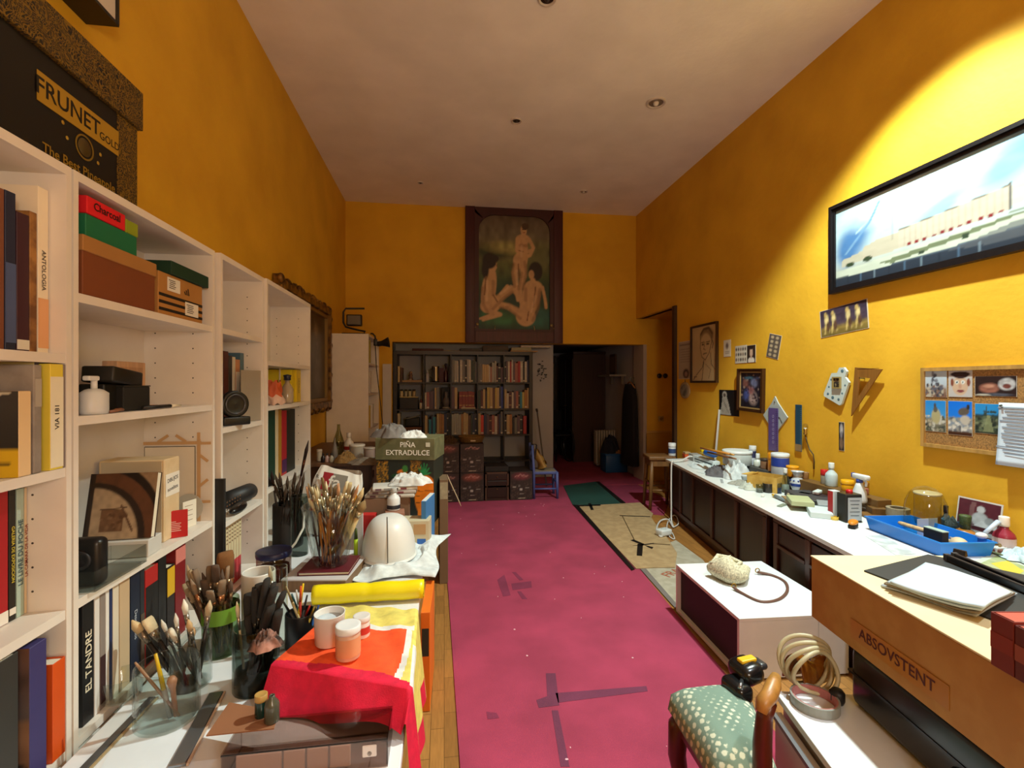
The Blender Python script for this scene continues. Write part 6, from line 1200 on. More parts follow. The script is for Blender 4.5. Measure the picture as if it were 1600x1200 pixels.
def p_portrait(P):
    P.rect(0, 0, 1, 1, 'b8a074').noise(.08, 6); K = '4a3a28'
    P.ell(.62, .82, .26, .13, '6a563c', soft=.5, a=.8).ell(.58, .62, .24, .24, 'c0a87c', soft=.2).line([(.36, .85), (.35, .6), (.42, .44), (.56, .38), (.72, .5), (.82, .7), (.84, .84)], .012, K).line([(.38, .86), (.5, .94), (.7, .95), (.84, .84)], .03, '54422e')
    P.line([(.4, .7), (.5, .71)], .012, K).line([(.6, .7), (.74, .71)], .012, K).ell(.46, .665, .05, .02, K, soft=.5).ell(.66, .665, .06, .02, K, soft=.5).line([(.54, .7), (.5, .58), (.56, .565)], .009, K).line([(.47, .49), (.62, .5)], .012, K).line([(.84, .72), (.88, .66), (.84, .58)], .012, K)
    P.line([(.5, .38), (.45, .25), (.2, .12), (.05, .02)], .01, K).line([(.78, .5), (.8, .3), (.95, .2)], .01, K).line([(.5, .34), (.42, .0)], .012, K).line([(.58, .3), (.78, .2), (.7, .05)], .008, '6a563c').line([(.08, .08), (.2, .08)], .008, K)
c, w, h = wq(1082, 511, 1123, 598); framed('framed_drawing', 'framed pencil portrait of a man with short hair near the side recess', c, w, h, .022, .03, '3a2412', p_portrait, 50, 64, rot=0, cat='drawing')
def p_cal(P):
    P.rect(0, 0, 1, 1, 'a89a84').rect(.1, .9, .9, .94, '7c6e64')
    for j in range(6):
        for i in range(7): P.rect(.08 + .12 * i, .45 + .065 * j, .15 + .12 * i, .475 + .065 * j, '7a6e66')
    P.ell(.6, .13, .24, .13, '3c2f28', soft=.4).ell(.6, .12, .12, .07, '9a7c66', soft=.4)
card('wall_calendar', 'paper calendar sheet at the corner of the side recess', 1060.5, 535, 1080.5, 592, p_cal, 26, 44, cat='calendar')
c, w, h = wq(1063, 597, 1079, 623); t = wall_thing('plaque', 'small pale oval plaque hanging below the calendar', 'plaque', c); b = B(); b.lathe([(w * .5, 0), (w * .5, .008), (w * .42, .012), (.001, .012)], M('a08a64', .5), xf=WF, n=24, sy=h / w); b.obj('plate', t); b = B(); b.lathe([(w * .36, .0125), (.001, .0128)], M('8a8474', .5, 'mottle', hex2='5a5448'), xf=WF, n=20, sy=h / w, caps=False); b.obj('painted_centre', t); b = B(); b.tube([(-.004, .0, h * .5), (-.006, 0, h * .5 + .03)], .004, M('6a5436', .5), n=5); b.obj('hanging_loop', t)
def p_virgin(P): P.rect(0, 0, 1, 1, '0e0e10').poly([(.02, 0), (.62, 0), (.5, .45), (.38, .78), (.18, .78), (.12, .4)], 'a8a498').ell(.28, .82, .12, .14, 'b4b0a4', soft=.3).ell(.28, .8, .07, .08, '5c5048', soft=.3).line([(.2, .6), (.4, .2)], .02, '6c6860').line([(.3, .5), (.5, .1)], .02, '706c64').line([(.1, .3), (.2, .1)], .02, '787468').noise(.15, 12)
card('photo', 'black photo of a white robed statue tucked beside the dark framed painting', 1124, 609, 1155, 651, p_virgin, 30, 34, edge='15151a')
def p_dark(P): P.grad([(0, '1c1822'), (1, '2a2430')]).ell(.62, .28, .2, .2, 'a08c88', rot=40, soft=.6).ell(.5, .5, .16, .12, '8a5c5c', soft=.7).ell(.3, .35, .14, .16, '44508a', soft=.7).ell(.65, .7, .16, .12, '6a7090', soft=.7).ell(.25, .7, .14, .12, '7c5048', soft=.7).ell(.4, .85, .2, .06, '3c5a6c', soft=.8).spots(40, .05, .05, .95, .95, .04, ['5c4848', '3c3c54', '8a7468', '2c2430'], 6).noise(.3, 14)
c, w, h = wq(1156, 577, 1196, 645); framed('framed_painting', 'small dark crowded painting in a brown and gilt frame', c, w, h, .026, .035, '3c200c', p_dark, 44, 56, rot=1.5, slip=(.012, 'a08452'))
# plate, rulers, palette, set square, bulb
c, w, h = wq(1194, 630, 1232, 672); t = wall_thing('ceramic_tile', 'white diamond-shaped ceramic plate hanging behind the violet ruler', 'plate', c); s_ = w * .5; b = B(); b.prism([(0, -s_), (s_, 0), (.25 * s_, .75 * s_), (0, s_ * 1.12), (-.25 * s_, .75 * s_), (-s_, 0)], 0, .01, M('aab4b0', .3), WF); b.obj('glazed_plate', t); b = B(); b.tube([(-.011, -s_ * .2, 0), (-.012, -s_ * .45, -.01), (-.011, -s_ * .6, -.05)], .003, M('4a4a40', .5), n=5); b.obj('painted_line', t); b = B(); b.ball((-.011, 0, s_ * .8), .006, M('3a302c', .5), n=6); b.obj('nail', t)
def ruler(label, px0, py0, px1, py1, col, marks, off=.012, col2=None):
    c, w, h = wq(px0, py0, px1, py1); t = wall_thing('ruler', label, 'ruler', c); b = B(); b.box((0, 0, off), (w, h, .004), M(col, .35), xf=WF, bev=.001, seg=1); b.obj('blade', t)
    b = B(); n = 22
    for k in range(n): b.box((w * (.5 - .12), -h * .46 + h * .92 * k / n, off + .0024), (w * (.16 if k % 5 else .28), .0025, .0006), M(marks, .5), xf=WF)
    b.obj('scale_mark', t)
    if col2: b = B(); b.box((0, -h * .42, off + .0025), (w * .99, h * .14, .0008), M(col2, .6), xf=WF); b.obj('wooden_end', t)
    return t
t = ruler('violet tracing template ruler hanging before the diamond-shaped plate', 1204, 637, 1219, 706, '5c4c84', '2a2450', off=.018)
for k in range(7): cq = B(); cq.ring([(.011 * math.cos(a), .013 * math.sin(a)) for a in [i * PI / 8 for i in range(16)]], [(.007 * math.cos(a), .009 * math.sin(a)) for a in [i * PI / 8 for i in range(16)]], .0205, .0215, M('9088b0', .4), WF @ T(0, .11 - .036 * k)); cq.obj('template_hole', t)
ruler('dark blue steel ruler with wooden foot hanging on yellow wall', 1245, 632, 1255, 706, '24465c', '6c8494', col2='8a7048')
p = wp(1262, 672); t = wall_thing('light_bulb', 'bare bulb in a brass holder hanging on a brown cord', 'bulb', p); b = B(); b.ball((-.02, 0, .03), .020, M('f0f0f0', .05, 'clear'), n=10); b.lathe([(.008, -.02), (.010, -.005)], M('e0e0e0', .2), o=(-.02, 0, .022), n=12); b.obj('glass_bulb', t); b = B(); b.lathe([(.012, 0), (.013, -.01), (.011, -.03), (.015, -.034), (.012, -.05), (.005, -.055)], M('a0803c', .25, metal=.8), o=(-.02, 0, .012), n=14); b.obj('brass_holder', t)
Q = [Vector((-.02, 0, -.04))] + [wp(x, y) - p + Vector((-.012, 0, 0)) for x, y in ((1263, 690), (1267, 702), (1273, 710), (1274.5, 722), (1274, 733))]; b = B(); b.tube(Q, .0045, M('3c2a10', .5), n=6); b.obj('cord', t)
c, w, h = wq(1290, 575, 1337, 630); t = wall_thing('ceramic_palette', 'white ceramic palette plate with notched head hanging askew', 'palette', c, 24); s_ = h * .5; b = B(); poly = [(-.62 * s_, -s_), (.6 * s_, -s_), (.7 * s_, -.85 * s_), (.66 * s_, .45 * s_), (.3 * s_, .62 * s_), (.28 * s_, .95 * s_), (0, 1.08 * s_), (-.28 * s_, .95 * s_), (-.3 * s_, .62 * s_), (-.66 * s_, .45 * s_), (-.7 * s_, -.85 * s_)]
b.prism(poly, .006, .022, M('c0ccc8', .25), WF); b.obj('glazed_plate', t)
for x, y, r_ in ((-.4, -.75, .08), (0, -.8, .1), (.42, -.72, .08), (.5, -.3, .06), (-.52, .1, .06), (.0, .85, .1), (.5, .2, .06), (-.5, -.35, .06)): b = B(); b.lathe([(r_ * s_, .0224), (.001, .0234)], M('54707c', .4), xf=WF @ T(x * s_, y * s_), n=12, caps=False); b.obj('painted_spot', t)
c2 = wp(1313, 598); t = wall_thing('framed_picture', 'tiny square gold framed picture fixed on the ceramic palette', 'picture', c2 + Vector((-.024, 0, 0)), 0); b = B(); q = .036; b.ring([(-q, -q * 1.15), (q, -q * 1.15), (q, q * 1.15), (-q, q * 1.15)], [(-q * .75, -q * .9), (q * .75, -q * .9), (q * .75, q * .9), (-q * .75, q * .9)], 0, .012, M('96804c', .4), WF); b.obj('frame', t)
P = Pic(q * 1.55, q * 1.85, 14, 16, '2a2018'); P.spots(20, .1, .1, .9, .9, .08, ['7a6a50', '3c3028', 'a08c68'], 2); P.obj('print', t, WF @ T(0, 0, .004))
tri = [wp(1343, 574), wp(1386, 577), wp(1337, 650)]; o = wp(1352, 596); t = wall_thing('set_square', 'large wooden set square hanging on yellow wall beside the palette', 'set square', o); loc = [(-(q.y - o.y), q.z - o.z) for q in tri]; cx = sum(q[0] for q in loc) / 3; cy_ = sum(q[1] for q in loc) / 3
inn = [((x - cx) * .42 + cx, (y - cy_) * .42 + cy_) for x, y in loc]; b = B(); b.ring(loc, inn, .028, .036, M('8a5c24', .5, 'wood'), WF); b.obj('wooden_body', t)
b = B(); b.tube([(-.0, .004, .02), (-.035, .004, .022)], .003, M('6a6a68', .4, metal=.8), n=6); b.obj('nail', t)
b = B(); b.box((loc[0][0] * .5 + loc[1][0] * .5, loc[0][1] - .012, .0365), (abs(loc[1][0] - loc[0][0]) * .8, .002, .0008), M('4a3010', .6), xf=WF); b.obj('scale_mark', t)
def p_strip(P): P.rect(0, 0, 1, 1, '2c2622').ell(.5, .75, .3, .2, 'b4b0b0', soft=.5).ell(.5, .55, .2, .12, '8c8890', soft=.5).ell(.5, .25, .35, .2, '7c6450', soft=.6).noise(.3, 8)
card('photo_strip', 'narrow dark photo strip pinned below the palette and set square', 1311, 659, 1319.5, 705, p_strip, 10, 36)
# cork board with pictures, and the letter sheet
a, c_ = wp(1445, 575), wp(1448, 697); y1 = 1.62; cb_ = Vector((XW, (a.y + y1) / 2, (a.z + c_.z) / 2)); bw, bh = a.y - y1, a.z - c_.z
t = wall_thing('cork_board', 'cork notice board covered with photos on yellow wall', 'board', cb_); o = [(-bw / 2, -bh / 2), (bw / 2, -bh / 2), (bw / 2, bh / 2), (-bw / 2, bh / 2)]; b = B(); b.ring(o, [(math.copysign(abs(x) - .02, x), math.copysign(abs(y) - .02, y)) for x, y in o], 0, .03, M('b08848', .5, 'wood'), WF); b.obj('frame', t); b = B(); b.box((0, 0, .008), (bw - .036, bh - .036, .016), M('98703c', .9, 'cork'), xf=WF); b.obj('cork_sheet', t)
def bphoto(label, px0, py0, px1, py1, paint, nx=26, ny=28):
    c, w, h = wq(px0, py0, px1, py1); c.x -= .0175; s = thing('photo', label, 'photo', c); b = B(); b.box((0, 0, .0006), (w, h, .001), M('c8c0b0', .6), xf=WF); b.obj('sheet', s); P = Pic(w * .98, h * .98, nx, ny); paint(P); P.obj('print', s, WF @ T(0, 0, .0016), .4)
def p_f1(P): P.grad([(0, '6a4434'), (.3, '9a8878'), (.45, 'b0bcc8'), (1, 'b8cad8')]).spots(70, .1, .0, .9, .5, .07, ['3c3c44', '7a5c50', 'b0a898', '5a5a66'], 4).spots(14, .35, .5, .55, .95, .07, ['4c505c', '7c808c'], 5)
def p_f2(P): P.rect(0, 0, 1, 1, 'b8b4b4').ell(.5, .42, .34, .36, 'c4a890', soft=.1).ell(.5, .86, .42, .1, '2c2224', soft=.2).ell(.52, .8, .3, .1, '382a2c', soft=.2).ell(.16, .55, .07, .15, '7c4434', soft=.3).ell(.86, .55, .07, .15, '7c4434', soft=.3).ell(.36, .56, .08, .07, 'd8dcd8', soft=.2).ell(.62, .56, .08, .07, 'd8dcd8', soft=.2).ell(.37, .55, .03, .04, '30485a', soft=.2).ell(.61, .55, .03, .04, '30485a', soft=.2).ell(.5, .4, .07, .09, 'b8907c', soft=.4).ell(.52, .22, .16, .05, '7c3c44', soft=.3)
def p_f3(P): P.rect(0, 0, 1, 1, '2a1c1c').ell(.35, .4, .24, .26, '8a5a4c', soft=.4).ell(.35, .5, .14, .1, 'b0806c', soft=.5).ell(.78, .6, .2, .3, 'b0b0b4', soft=.3).ell(.78, .5, .1, .12, '6a3c38', soft=.4).ell(.5, .08, .4, .08, '4a4c58', soft=.5).ell(.2, .05, .2, .05, 'a8a498').noise(.25, 12)
def p_f4(P): P.grad([(0, '5a5848'), (.4, '7c7c70'), (.5, '3c90d0'), (1, '2484d8')]).spots(60, .0, .0, 1, .5, .08, ['8a8474', '4c5040', 'b0a890', '2c3438', 'c0beb4'], 7).ell(.55, .5, .22, .24, 'a8a078', soft=.3).ell(.52, .72, .1, .1, '5c5850', soft=.3).ell(.5, .85, .05, .08, '4a4c50')
def p_f5(P): P.grad([(0, '3a1c10'), (.1, '4a3020'), (.12, '8c8c90'), (.5, '6c88a0'), (.55, '1c78e0'), (1, '1470e4')]).spots(50, .0, .12, 1, .5, .08, ['8c8a84', '5c6068', 'b8b4a8', 'd0ccc4'], 8).ell(.66, .7, .24, .12, '5c544c', rot=20, soft=.2).ell(.84, .84, .07, .08, '33302c').ell(.72, .45, .2, .14, 'b8b0a4', soft=.4)
def p_f6(P): P.grad([(0, '30342a'), (.5, '4c5444'), (.6, '2c3c3c'), (.68, '2c88c8'), (1, '2488d0')]).spots(70, .0, .0, 1, .6, .08, ['54604a', '343c30', '747c60', '262e28'], 9).poly([(.3, .05), (.7, .05), (.56, .6), (.44, .6)], '8c946c', .6).line([(.42, .6), (.42, .92)], .012, '3c4844').spots(12, .2, .6, .9, .75, .05, ['30403c'], 3)
bphoto('photo of a tall sculpture under pale sky, upper row of cork board', 1449, 580, 1484, 621, p_f1); bphoto('photo of a big carnival head with dark hat on cork board', 1486.5, 579, 1524, 621, p_f2); bphoto('torn photo of reddish heads pinned on cork board', 1528, 588, 1594, 620, p_f3, 40, 24)
bphoto('photo of a monument with blue sky, lower row first on cork board', 1449, 625, 1482.5, 676, p_f4); bphoto('photo of a hat sculpture against bright blue sky on cork board', 1486, 626, 1524, 682, p_f5); bphoto('photo of a green hillock under blue sky on cork board', 1528, 630, 1572, 680, p_f6)
c, w, h = wq(1570, 629, 1640, 735); c.x -= .036; t = thing('letter_sheet', 'white printed letter sheet hanging from the cork board corner', 'paper', c); b = B(); b.grid(lambda u, v: (-.02 * (1 - v) ** 2 * (1 - u * .3), w / 2 - w * u, -h / 2 + h * v), 12, 12, M('c4d2e0', .6), th=.0008); b.obj('sheet', t); b = B()
for k in range(15): b.box((-.024 * (1 - (.93 - .05 * k)) ** 2 - .0022, .0 + (.0 if k % 4 else .02), h * (.42 - .052 * k)), (.0006, w * (.8 - .1 * (k % 3)), .006), M('8490a0', .6))
b.obj('print_lines', t); b = B(); b.cyl((-.002, w * .42, h * .46), (-.012, w * .42, h * .45), .005, M('3c3c30', .4), n=8); b.obj('push_pin', t)
p = wp(1121, 690); t = thing('plastic_strip', 'long pale plastic strip leaning against yellow wall under the statue photo', 'strip', Vector((2.70, onx(1117, 700, 2.70).y, WZ + .002))); d = wp(1126, 640) + Vector((-.012, 0, 0)) - Vector((2.70, onx(1117, 700, 2.70).y, WZ + .002)); b = B(); b.tube([(0, 0, 0), d], .012, M('b0b0ac', .4), n=4, smooth=False); b.obj('strip_body', t)
# ================================================================ the large painting on the lintel
PX0, PX1 = ony(727, 430, YB).x, ony(878, 430, YB).x; z1, z0 = ony(800, 326, YB).z, ony(800, 536, YB).z; pw, ph = PX1 - PX0, z1 - z0
t = thing('framed_painting', 'large arched painting of three bathers in a dark maroon board over the opening', 'painting', ((PX0 + PX1) / 2, YB - .001, (z0 + z1) / 2)); MB_ = M('3c1418', .5, 'wood'); BF = frame((0, 0, 0), (1, 0, 0), (0, 0, 1))
iw, zt_, zb_ = pw * .365, ph * .44, -ph * .40; rad = pw * .16
arch = [(-iw, zb_), (iw, zb_)] + [(iw - rad + rad * math.sin(a), zt_ - rad + rad * math.cos(a)) for a in [PI / 2 - i * PI / 16 for i in range(9)]] + [(-iw + rad - rad * math.sin(a), zt_ - rad + rad * math.cos(a)) for a in [i * PI / 16 for i in range(9)]]
def toedge(x, y):
    k = min(pw / 2 / max(abs(x), 1e-6), ph / 2 / max(abs(y), 1e-6)); return (x * k, y * k)
outr = [(-pw / 2, -ph / 2), (pw / 2, -ph / 2)] + [toedge(x, y) for x, y in arch[2:]]
k1 = 2 + 4; outr[k1] = (pw / 2, ph / 2); outr[2 + 9 + 4] = (-pw / 2, ph / 2)
b = B(); b.ring(outr, arch, 0, .05, MB_, BF); b.obj('frame_board', t)
for x in (-1, 1):
    b = B(); b.box((x * (pw / 2 - .065), 0, .056), (.13, ph + .01, .012), M('431820', .5, 'wood'), xf=BF, bev=.005); b.obj('frame_stile', t)
    for y, q in ((zb_ + .06, .022), (zb_ + .015, .008)): b = B(); b.ball((x * (iw + .02 + .03 * (q < .01)), y, .068), q, M('8c7c54', .35, metal=.5), n=8, xf=BF, sc=(1, 1, .5)); b.obj('rosette', t)
    b = B(); b.tube([(x * iw * .55, zb_ + .05, .04), (x * iw * .56, zb_ + .0, .056), (x * iw * .55, zb_ - .01, .06)], .006, M('b0a888', .3, metal=.6), n=6, xf=BF); b.obj('hook', t)
b = B(); b.box((0, -ph * .455, .054), (pw - .27, ph * .075, .01), M('4a2024', .5, 'wood'), xf=BF, bev=.003, seg=1); b.obj('bottom_rail', t)
def p_bath(P):
    SK_, SD, HR = 'c29c70', '7c5636', '1c1210'
    P.grad([(0, '16402e'), (.25, '1c4a30'), (.42, '38502c'), (.58, '5a6034'), (.7, '80784c'), (.82, '6c6450'), (1, '5c4c3c')])
    P.ell(.2, .68, .28, .06, '2c3820', soft=.8).ell(.45, .72, .3, .05, '9a9458', soft=1).ell(.9, .66, .2, .12, '5c603c', soft=1).ell(.6, .3, .5, .12, '14382c', soft=1).ell(.85, .1, .2, .08, '1c5c54', soft=.9).ell(.3, .1, .3, .06, '2a6a40', soft=.9).noise(.3, 16)
    L = lambda pts, w, c=SK_, w2=None: P.line(pts, w, c, 1, w2)
    # standing figure
    L([(.56, .6), (.5, .5), (.52, .38), (.55, .26)], .042, SK_, .02); L([(.62, .6), (.63, .48), (.58, .36), (.59, .24)], .045, SK_, .018); P.ell(.58, .61, .1, .07, SK_, soft=.2).ell(.605, .72, .085, .1, SK_, soft=.2).ell(.62, .8, .1, .045, SK_, soft=.25).ell(.63, .88, .045, .05, SK_, soft=.2).ell(.65, .915, .05, .03, '4a3626', soft=.3)
    L([(.54, .8), (.53, .7), (.6, .67), (.72, .7)], .02); L([(.71, .8), (.77, .73), (.72, .66), (.64, .64)], .02); L([(.68, .66), (.66, .6)], .016); L([(.555, .58), (.56, .46)], .006, SD); L([(.56, .7), (.62, .69)], .006, SD); P.ell(.6, .745, .035, .014, SD, soft=.8, a=.5).ell(.66, .745, .035, .014, SD, soft=.8, a=.5)
    # seated figure at the darker side
    P.ell(.14, .35, .1, .2, SK_, rot=-8, soft=.15).ell(.13, .2, .11, .06, SK_, soft=.2); L([(.16, .2), (.34, .3), (.48, .36)], .05, SK_, .034); L([(.48, .36), (.58, .28), (.62, .22)], .032, SK_, .016); L([(.14, .46), (.18, .32), (.25, .26), (.4, .38)], .022); L([(.1, .17), (.3, .13), (.06, .08)], .03, SK_, .018); P.ell(.2, .56, .055, .055, SK_, soft=.2).ell(.15, .6, .1, .07, HR, soft=.25).ell(.09, .52, .05, .08, HR, soft=.4).ell(.23, .62, .05, .03, HR, soft=.3); L([(.1, .46), (.08, .3)], .008, SD); L([(.2, .3), (.26, .24)], .008, SD)
    # seated figure seen from behind
    P.ell(.74, .27, .12, .16, SK_, rot=-14, soft=.15).ell(.66, .12, .14, .09, SK_, soft=.15).ell(.77, .38, .13, .06, SK_, soft=.2); L([(.6, .14), (.42, .2), (.3, .22)], .045, SK_, .03); L([(.3, .22), (.16, .12), (.02, .09)], .028, SK_, .014); L([(.66, .38), (.62, .26), (.6, .2)], .024); L([(.9, .38), (.94, .26), (.95, .2)], .018); P.ell(.8, .52, .1, .085, HR, soft=.2).ell(.74, .49, .04, .04, SK_, soft=.3); L([(.76, .44), (.78, .4)], .03); L([(.8, .38), (.77, .2)], .008, SD); L([(.68, .08), (.7, .16)], .007, SD); P.ell(.84, .25, .03, .1, SD, rot=-10, soft=.9, a=.5)
    for pts in ([(.49, .58), (.47, .5), (.5, .38)], [(.6, .5), (.56, .36)], [(.645, .6), (.67, .5), (.62, .36)], [(.2, .42), (.2, .3)], [(.2, .18), (.34, .27), (.47, .33)], [(.86, .36), (.84, .2), (.76, .08)], [(.58, .1), (.44, .17)], [(.4, .19), (.3, .19)], [(.05, .36), (.06, .22), (.12, .15)], [(.66, .36), (.66, .26)]): P.line(pts, .018, SD, .45)
    for pts in ([(.6, .65), (.6, .74)], [(.3, .31), (.45, .385)], [(.8, .3), (.74, .16)], [(.12, .42), (.11, .25)], [(.53, .52), (.54, .4)]): P.line(pts, .014, 'dcbc94', .5)
    P.ell(.225, .57, .012, .006, HR).line([(.25, .565), (.255, .55)], .005, SD).line([(.61, .885), (.625, .885)], .004, HR).line([(.64, .885), (.655, .885)], .004, HR).line([(.625, .862), (.645, .862)], .004, '8a3c30')
    P.noise(.1, 30)
P = Pic(2 * iw, zt_ - zb_, 96, 150); p_bath(P); P.obj('canvas', t, BF @ T(0, (zt_ + zb_) / 2, .018), .5)
# ================================================================ clutter on the white worktop
z = WZ
def W_(px, py, dz=0, m=.09):
    p = onz(px, py, WZ + .001 + dz)
    if p.x > 2.755 - m: d = ray(px, py); k = (2.755 - m) / d.x; p = Vector((2.755 - m, d.y * k, WZ + .001 + dz))
    return p
pot('pill_bottle', 'white pill bottle with blue band at far corner of the white worktop', 'bottle', 1050, 712, 11, 20, z, 'c8d0d8', sh='can', lid='dfe6ea', lidh=.3, band=(.3, .8, '2a4474'))
block('tape_box', 'orange box with a tan top near the white pill bottle', 'box', W_(1073, 707), (.07, .09, .045), 'c8501c', WANG, 'box_body'); block('beige_roll', 'small beige roll on the orange box', 'roll', W_(1073, 707, .047), (.06, .08, .02), 'b09468', WANG, 'roll_body')
block('grey_block', 'pale grey carton behind the blue caulking gun', 'box', W_(1086, 703), (.09, .14, .07), '9c9c98', WANG, 'box_body'); block('brown_block', 'greyish brown packet next to pale grey carton', 'packet', W_(1099, 706), (.07, .12, .06), '8a7c78', WANG, 'box_body')
p0, p1 = W_(1097, 689, .128, .13), W_(1119, 697, .125, .13); t = thing('glue_gun', 'blue handled tool with a yellow tip lying on the pale grey carton', 'tool', p0); d = p1 - p0; b = B(); b.tube([d * .25, d * .4, d * .8, d], [.028, .036, .034, .02], M('1460b8', .4)); b.obj('handle', t); b = B(); b.tube([(0, 0, 0), d * .26], [.026, .02], M('e8c81c', .4)); b.obj('tip', t)
# power strip and its cord
p0, p1 = W_(1088, 712), W_(1120, 731); d = p1 - p0; t = thing('power_strip', 'long white power strip lying on the worktop', 'power strip', p0, math.atan2(d.y, d.x)); Lp = d.length; b = B(); b.box((Lp / 2, 0, .035), (Lp, .075, .06), M('cdd8da', .35), bev=.012, seg=3); b.obj('housing', t)
for k in range(5): b = B(); b.lathe([(.022, 0), (.02, .003), (.017, -.0), (.001, 0)], M('a8b4b8', .4), o=(Lp * (.14 + .16 * k), 0, .0652), n=12, caps=False); b.obj('socket', t)
b = B(); b.box((Lp * .5, -.0385, .03), (Lp * .9, .002, .012), M('2c3438', .5)); b.obj('slot', t); b = B(); b.box((Lp * .93, 0, .067), (.03, .02, .008), M('c8d0d2', .4), bev=.003, seg=1); b.obj('switch', t)
e = Vector((wfx(4.72) - .012, 4.72, WZ)); C0 = W_(1091, 709, .03)
Q = [C0, W_(1078, 713, .05), W_(1066, 719, .02), e + Vector((.03, .0, .012)), e + Vector((-.006, -.01, -.0)), e + Vector((-.012, -.01, -.2)), e + Vector((-.016, -.02, -.45)), e + Vector((-.03, -.05, -.585)), onz(1052, 824, .012), onz(1044, 812, .03), onz(1032, 814, .02), onz(1026, 826, .012), onz(1031, 838, .02), onz(1038, 836, .02)]
def smooth(P, n=6):
    P = [Vector(p) for p in P]; o = []
    for i in range(len(P) - 1):
        a, b_, c_, d_ = P[max(i - 1, 0)], P[i], P[i + 1], P[min(i + 2, len(P) - 1)]
        for k in range(n): s = k / n; o.append(.5 * ((2 * b_) + (c_ - a) * s + (2 * a - 5 * b_ + 4 * c_ - d_) * s * s + (3 * b_ - a - 3 * c_ + d_) * s ** 3))
    return o + [P[-1]]
t = thing('extension_lead', 'white cord hanging from the worktop to an adapter on the floor', 'cord', C0); b = B(); b.tube([q - C0 for q in smooth(Q)], .0085, M('cfcdc8', .5), n=7); b.obj('cord', t); b = B(); b.tube([q - C0 for q in smooth([onz(1052, 824, .012), onz(1060, 818, .02), onz(1056, 806, .03), onz(1048, 808, .02), onz(1042, 822, .015), onz(1046, 838, .01), onz(1054, 842, .01), onz(1050, 832, .01)])], .006, M('cfcdc8', .5), n=6); b.obj('loose_loop', t)
t = thing('plug_adapter', 'white plug adapter lying on the cardboard by the sideboard', 'adapter', onz(1037, 836, .014), R(20)); b = B(); b.box((0, 0, .03), (.13, .09, .055), M('d4dada', .4), bev=.012, seg=3); b.obj('housing', t); b = B(); b.lathe([(.025, 0), (.022, .002), (.018, -.001), (.001, -.001)], M('a8b0b0', .4), o=(0, 0, .0576), n=14, caps=False); b.obj('socket', t)
stick('wooden_stick', 'long orange wooden stick lying behind the power strip', 'stick', at(1095, 700, 4.6), at(1147, 711, 4.15), .011, 'b87c30', 'c89040', .1)
stick('wooden_stick', 'brown wooden stick lying below the long orange one', 'stick', at(1106, 707, 4.55), at(1150, 717, 4.0), .011, '6e4a2c', '8a6444', .2)
stick('wooden_stick', 'dark wooden stick lying across nearest the grey cloth', 'stick', W_(1118, 722, .02), W_(1168, 726, .03), .012, '4a3428', '7a5638', .3)
stick('folding_rule', 'yellow rule leaning on yellow wall behind the big white bucket', 'rule', W_(1134, 700, .06), W_(1158, 703, .07), .012, 'd8a81c', 'c8981c', .3)
pot('paint_bucket', 'big white bucket with a round lid on the worktop', 'bucket', 1152, 728, 42, 22, z, 'aab4b4', lid='d0d8d8', lidh=.2, sh='can', n=32)
wad('grey_cloth', 'crumpled dark grey cloth hanging toward worktop edge', 'cloth', W_(1128, 742), .13, .17, .09, '5c5a5e', 21); wad('white_cloth', 'crumpled white cloth heaped on the dark grey cloth', 'cloth', W_(1150, 745, .0), .14, .14, .16, 'c4ccce', 23); wad('white_paper', 'creased white paper spread below the power strip', 'paper', W_(1098, 730), .10, .22, .035, 'c8d2d4', 25, kind='plain', part='sheet')
pot('glue_can', 'slim white can with navy bands beside the big white bucket', 'can', 1176, 728, 10, 30, z, 'b8c0cc', sh='can', lid='c8d0d4', band=(.5, .95, '232a50'))
block('grey_tray', 'grey plastic tray behind the yellow open box', 'tray', W_(1188, 735), (.13, .18, .06), '70767e', WANG, 'tray_body', bev=.006)
pot('white_bottle', 'white capped bottle just behind the yellow open box', 'bottle', 1184, 740, 12, 20, z, 'c8d0c8', sh='bottle', lid='d0d8d8', lidh=.4)
pot('brown_jar', 'brown jar with dark lid by yellow wall', 'jar', 1195, 722, 13, 16, z, '7a5a40', sh='can', lid='3a3028', lidh=.25)
pot('paint_pot', 'white pot with blue band and lid beside the open box', 'pot', 1219, 736, 25, 32, z, 'b8c4d0', sh='can', lid='d0d8dc', lidh=.16, band=(.45, .95, '1c3c9c'))
p = W_(1209, 722, 0); pot('orange_pot', 'small orange lidded pot standing behind the blue banded pot', 'pot', 1208, 724, 15, 28, z, 'c07814', sh='can', lid='d88c14', lidh=.35)
pot('orange_pot', 'orange yellow pot near the steel ruler on worktop', 'pot', 1238, 735, 17, 16, z, 'd08c14', sh='can', lid='dc9a1c', lidh=.2)
t = thing('soap_ball', 'white rounded lump beside the orange yellow pot', 'lump', W_(1251, 735, WBH, .05)); b = B(); b.ball((0, 0, .02), .022, M('c4c4bc', .5), sc=(1.2, 1.4, 1)); b.obj('lump', t)
pot('small_cup', 'small tan cup beside the white lump', 'cup', 1259, 736, 9, 10, z, 'a8845c', sh='pot')
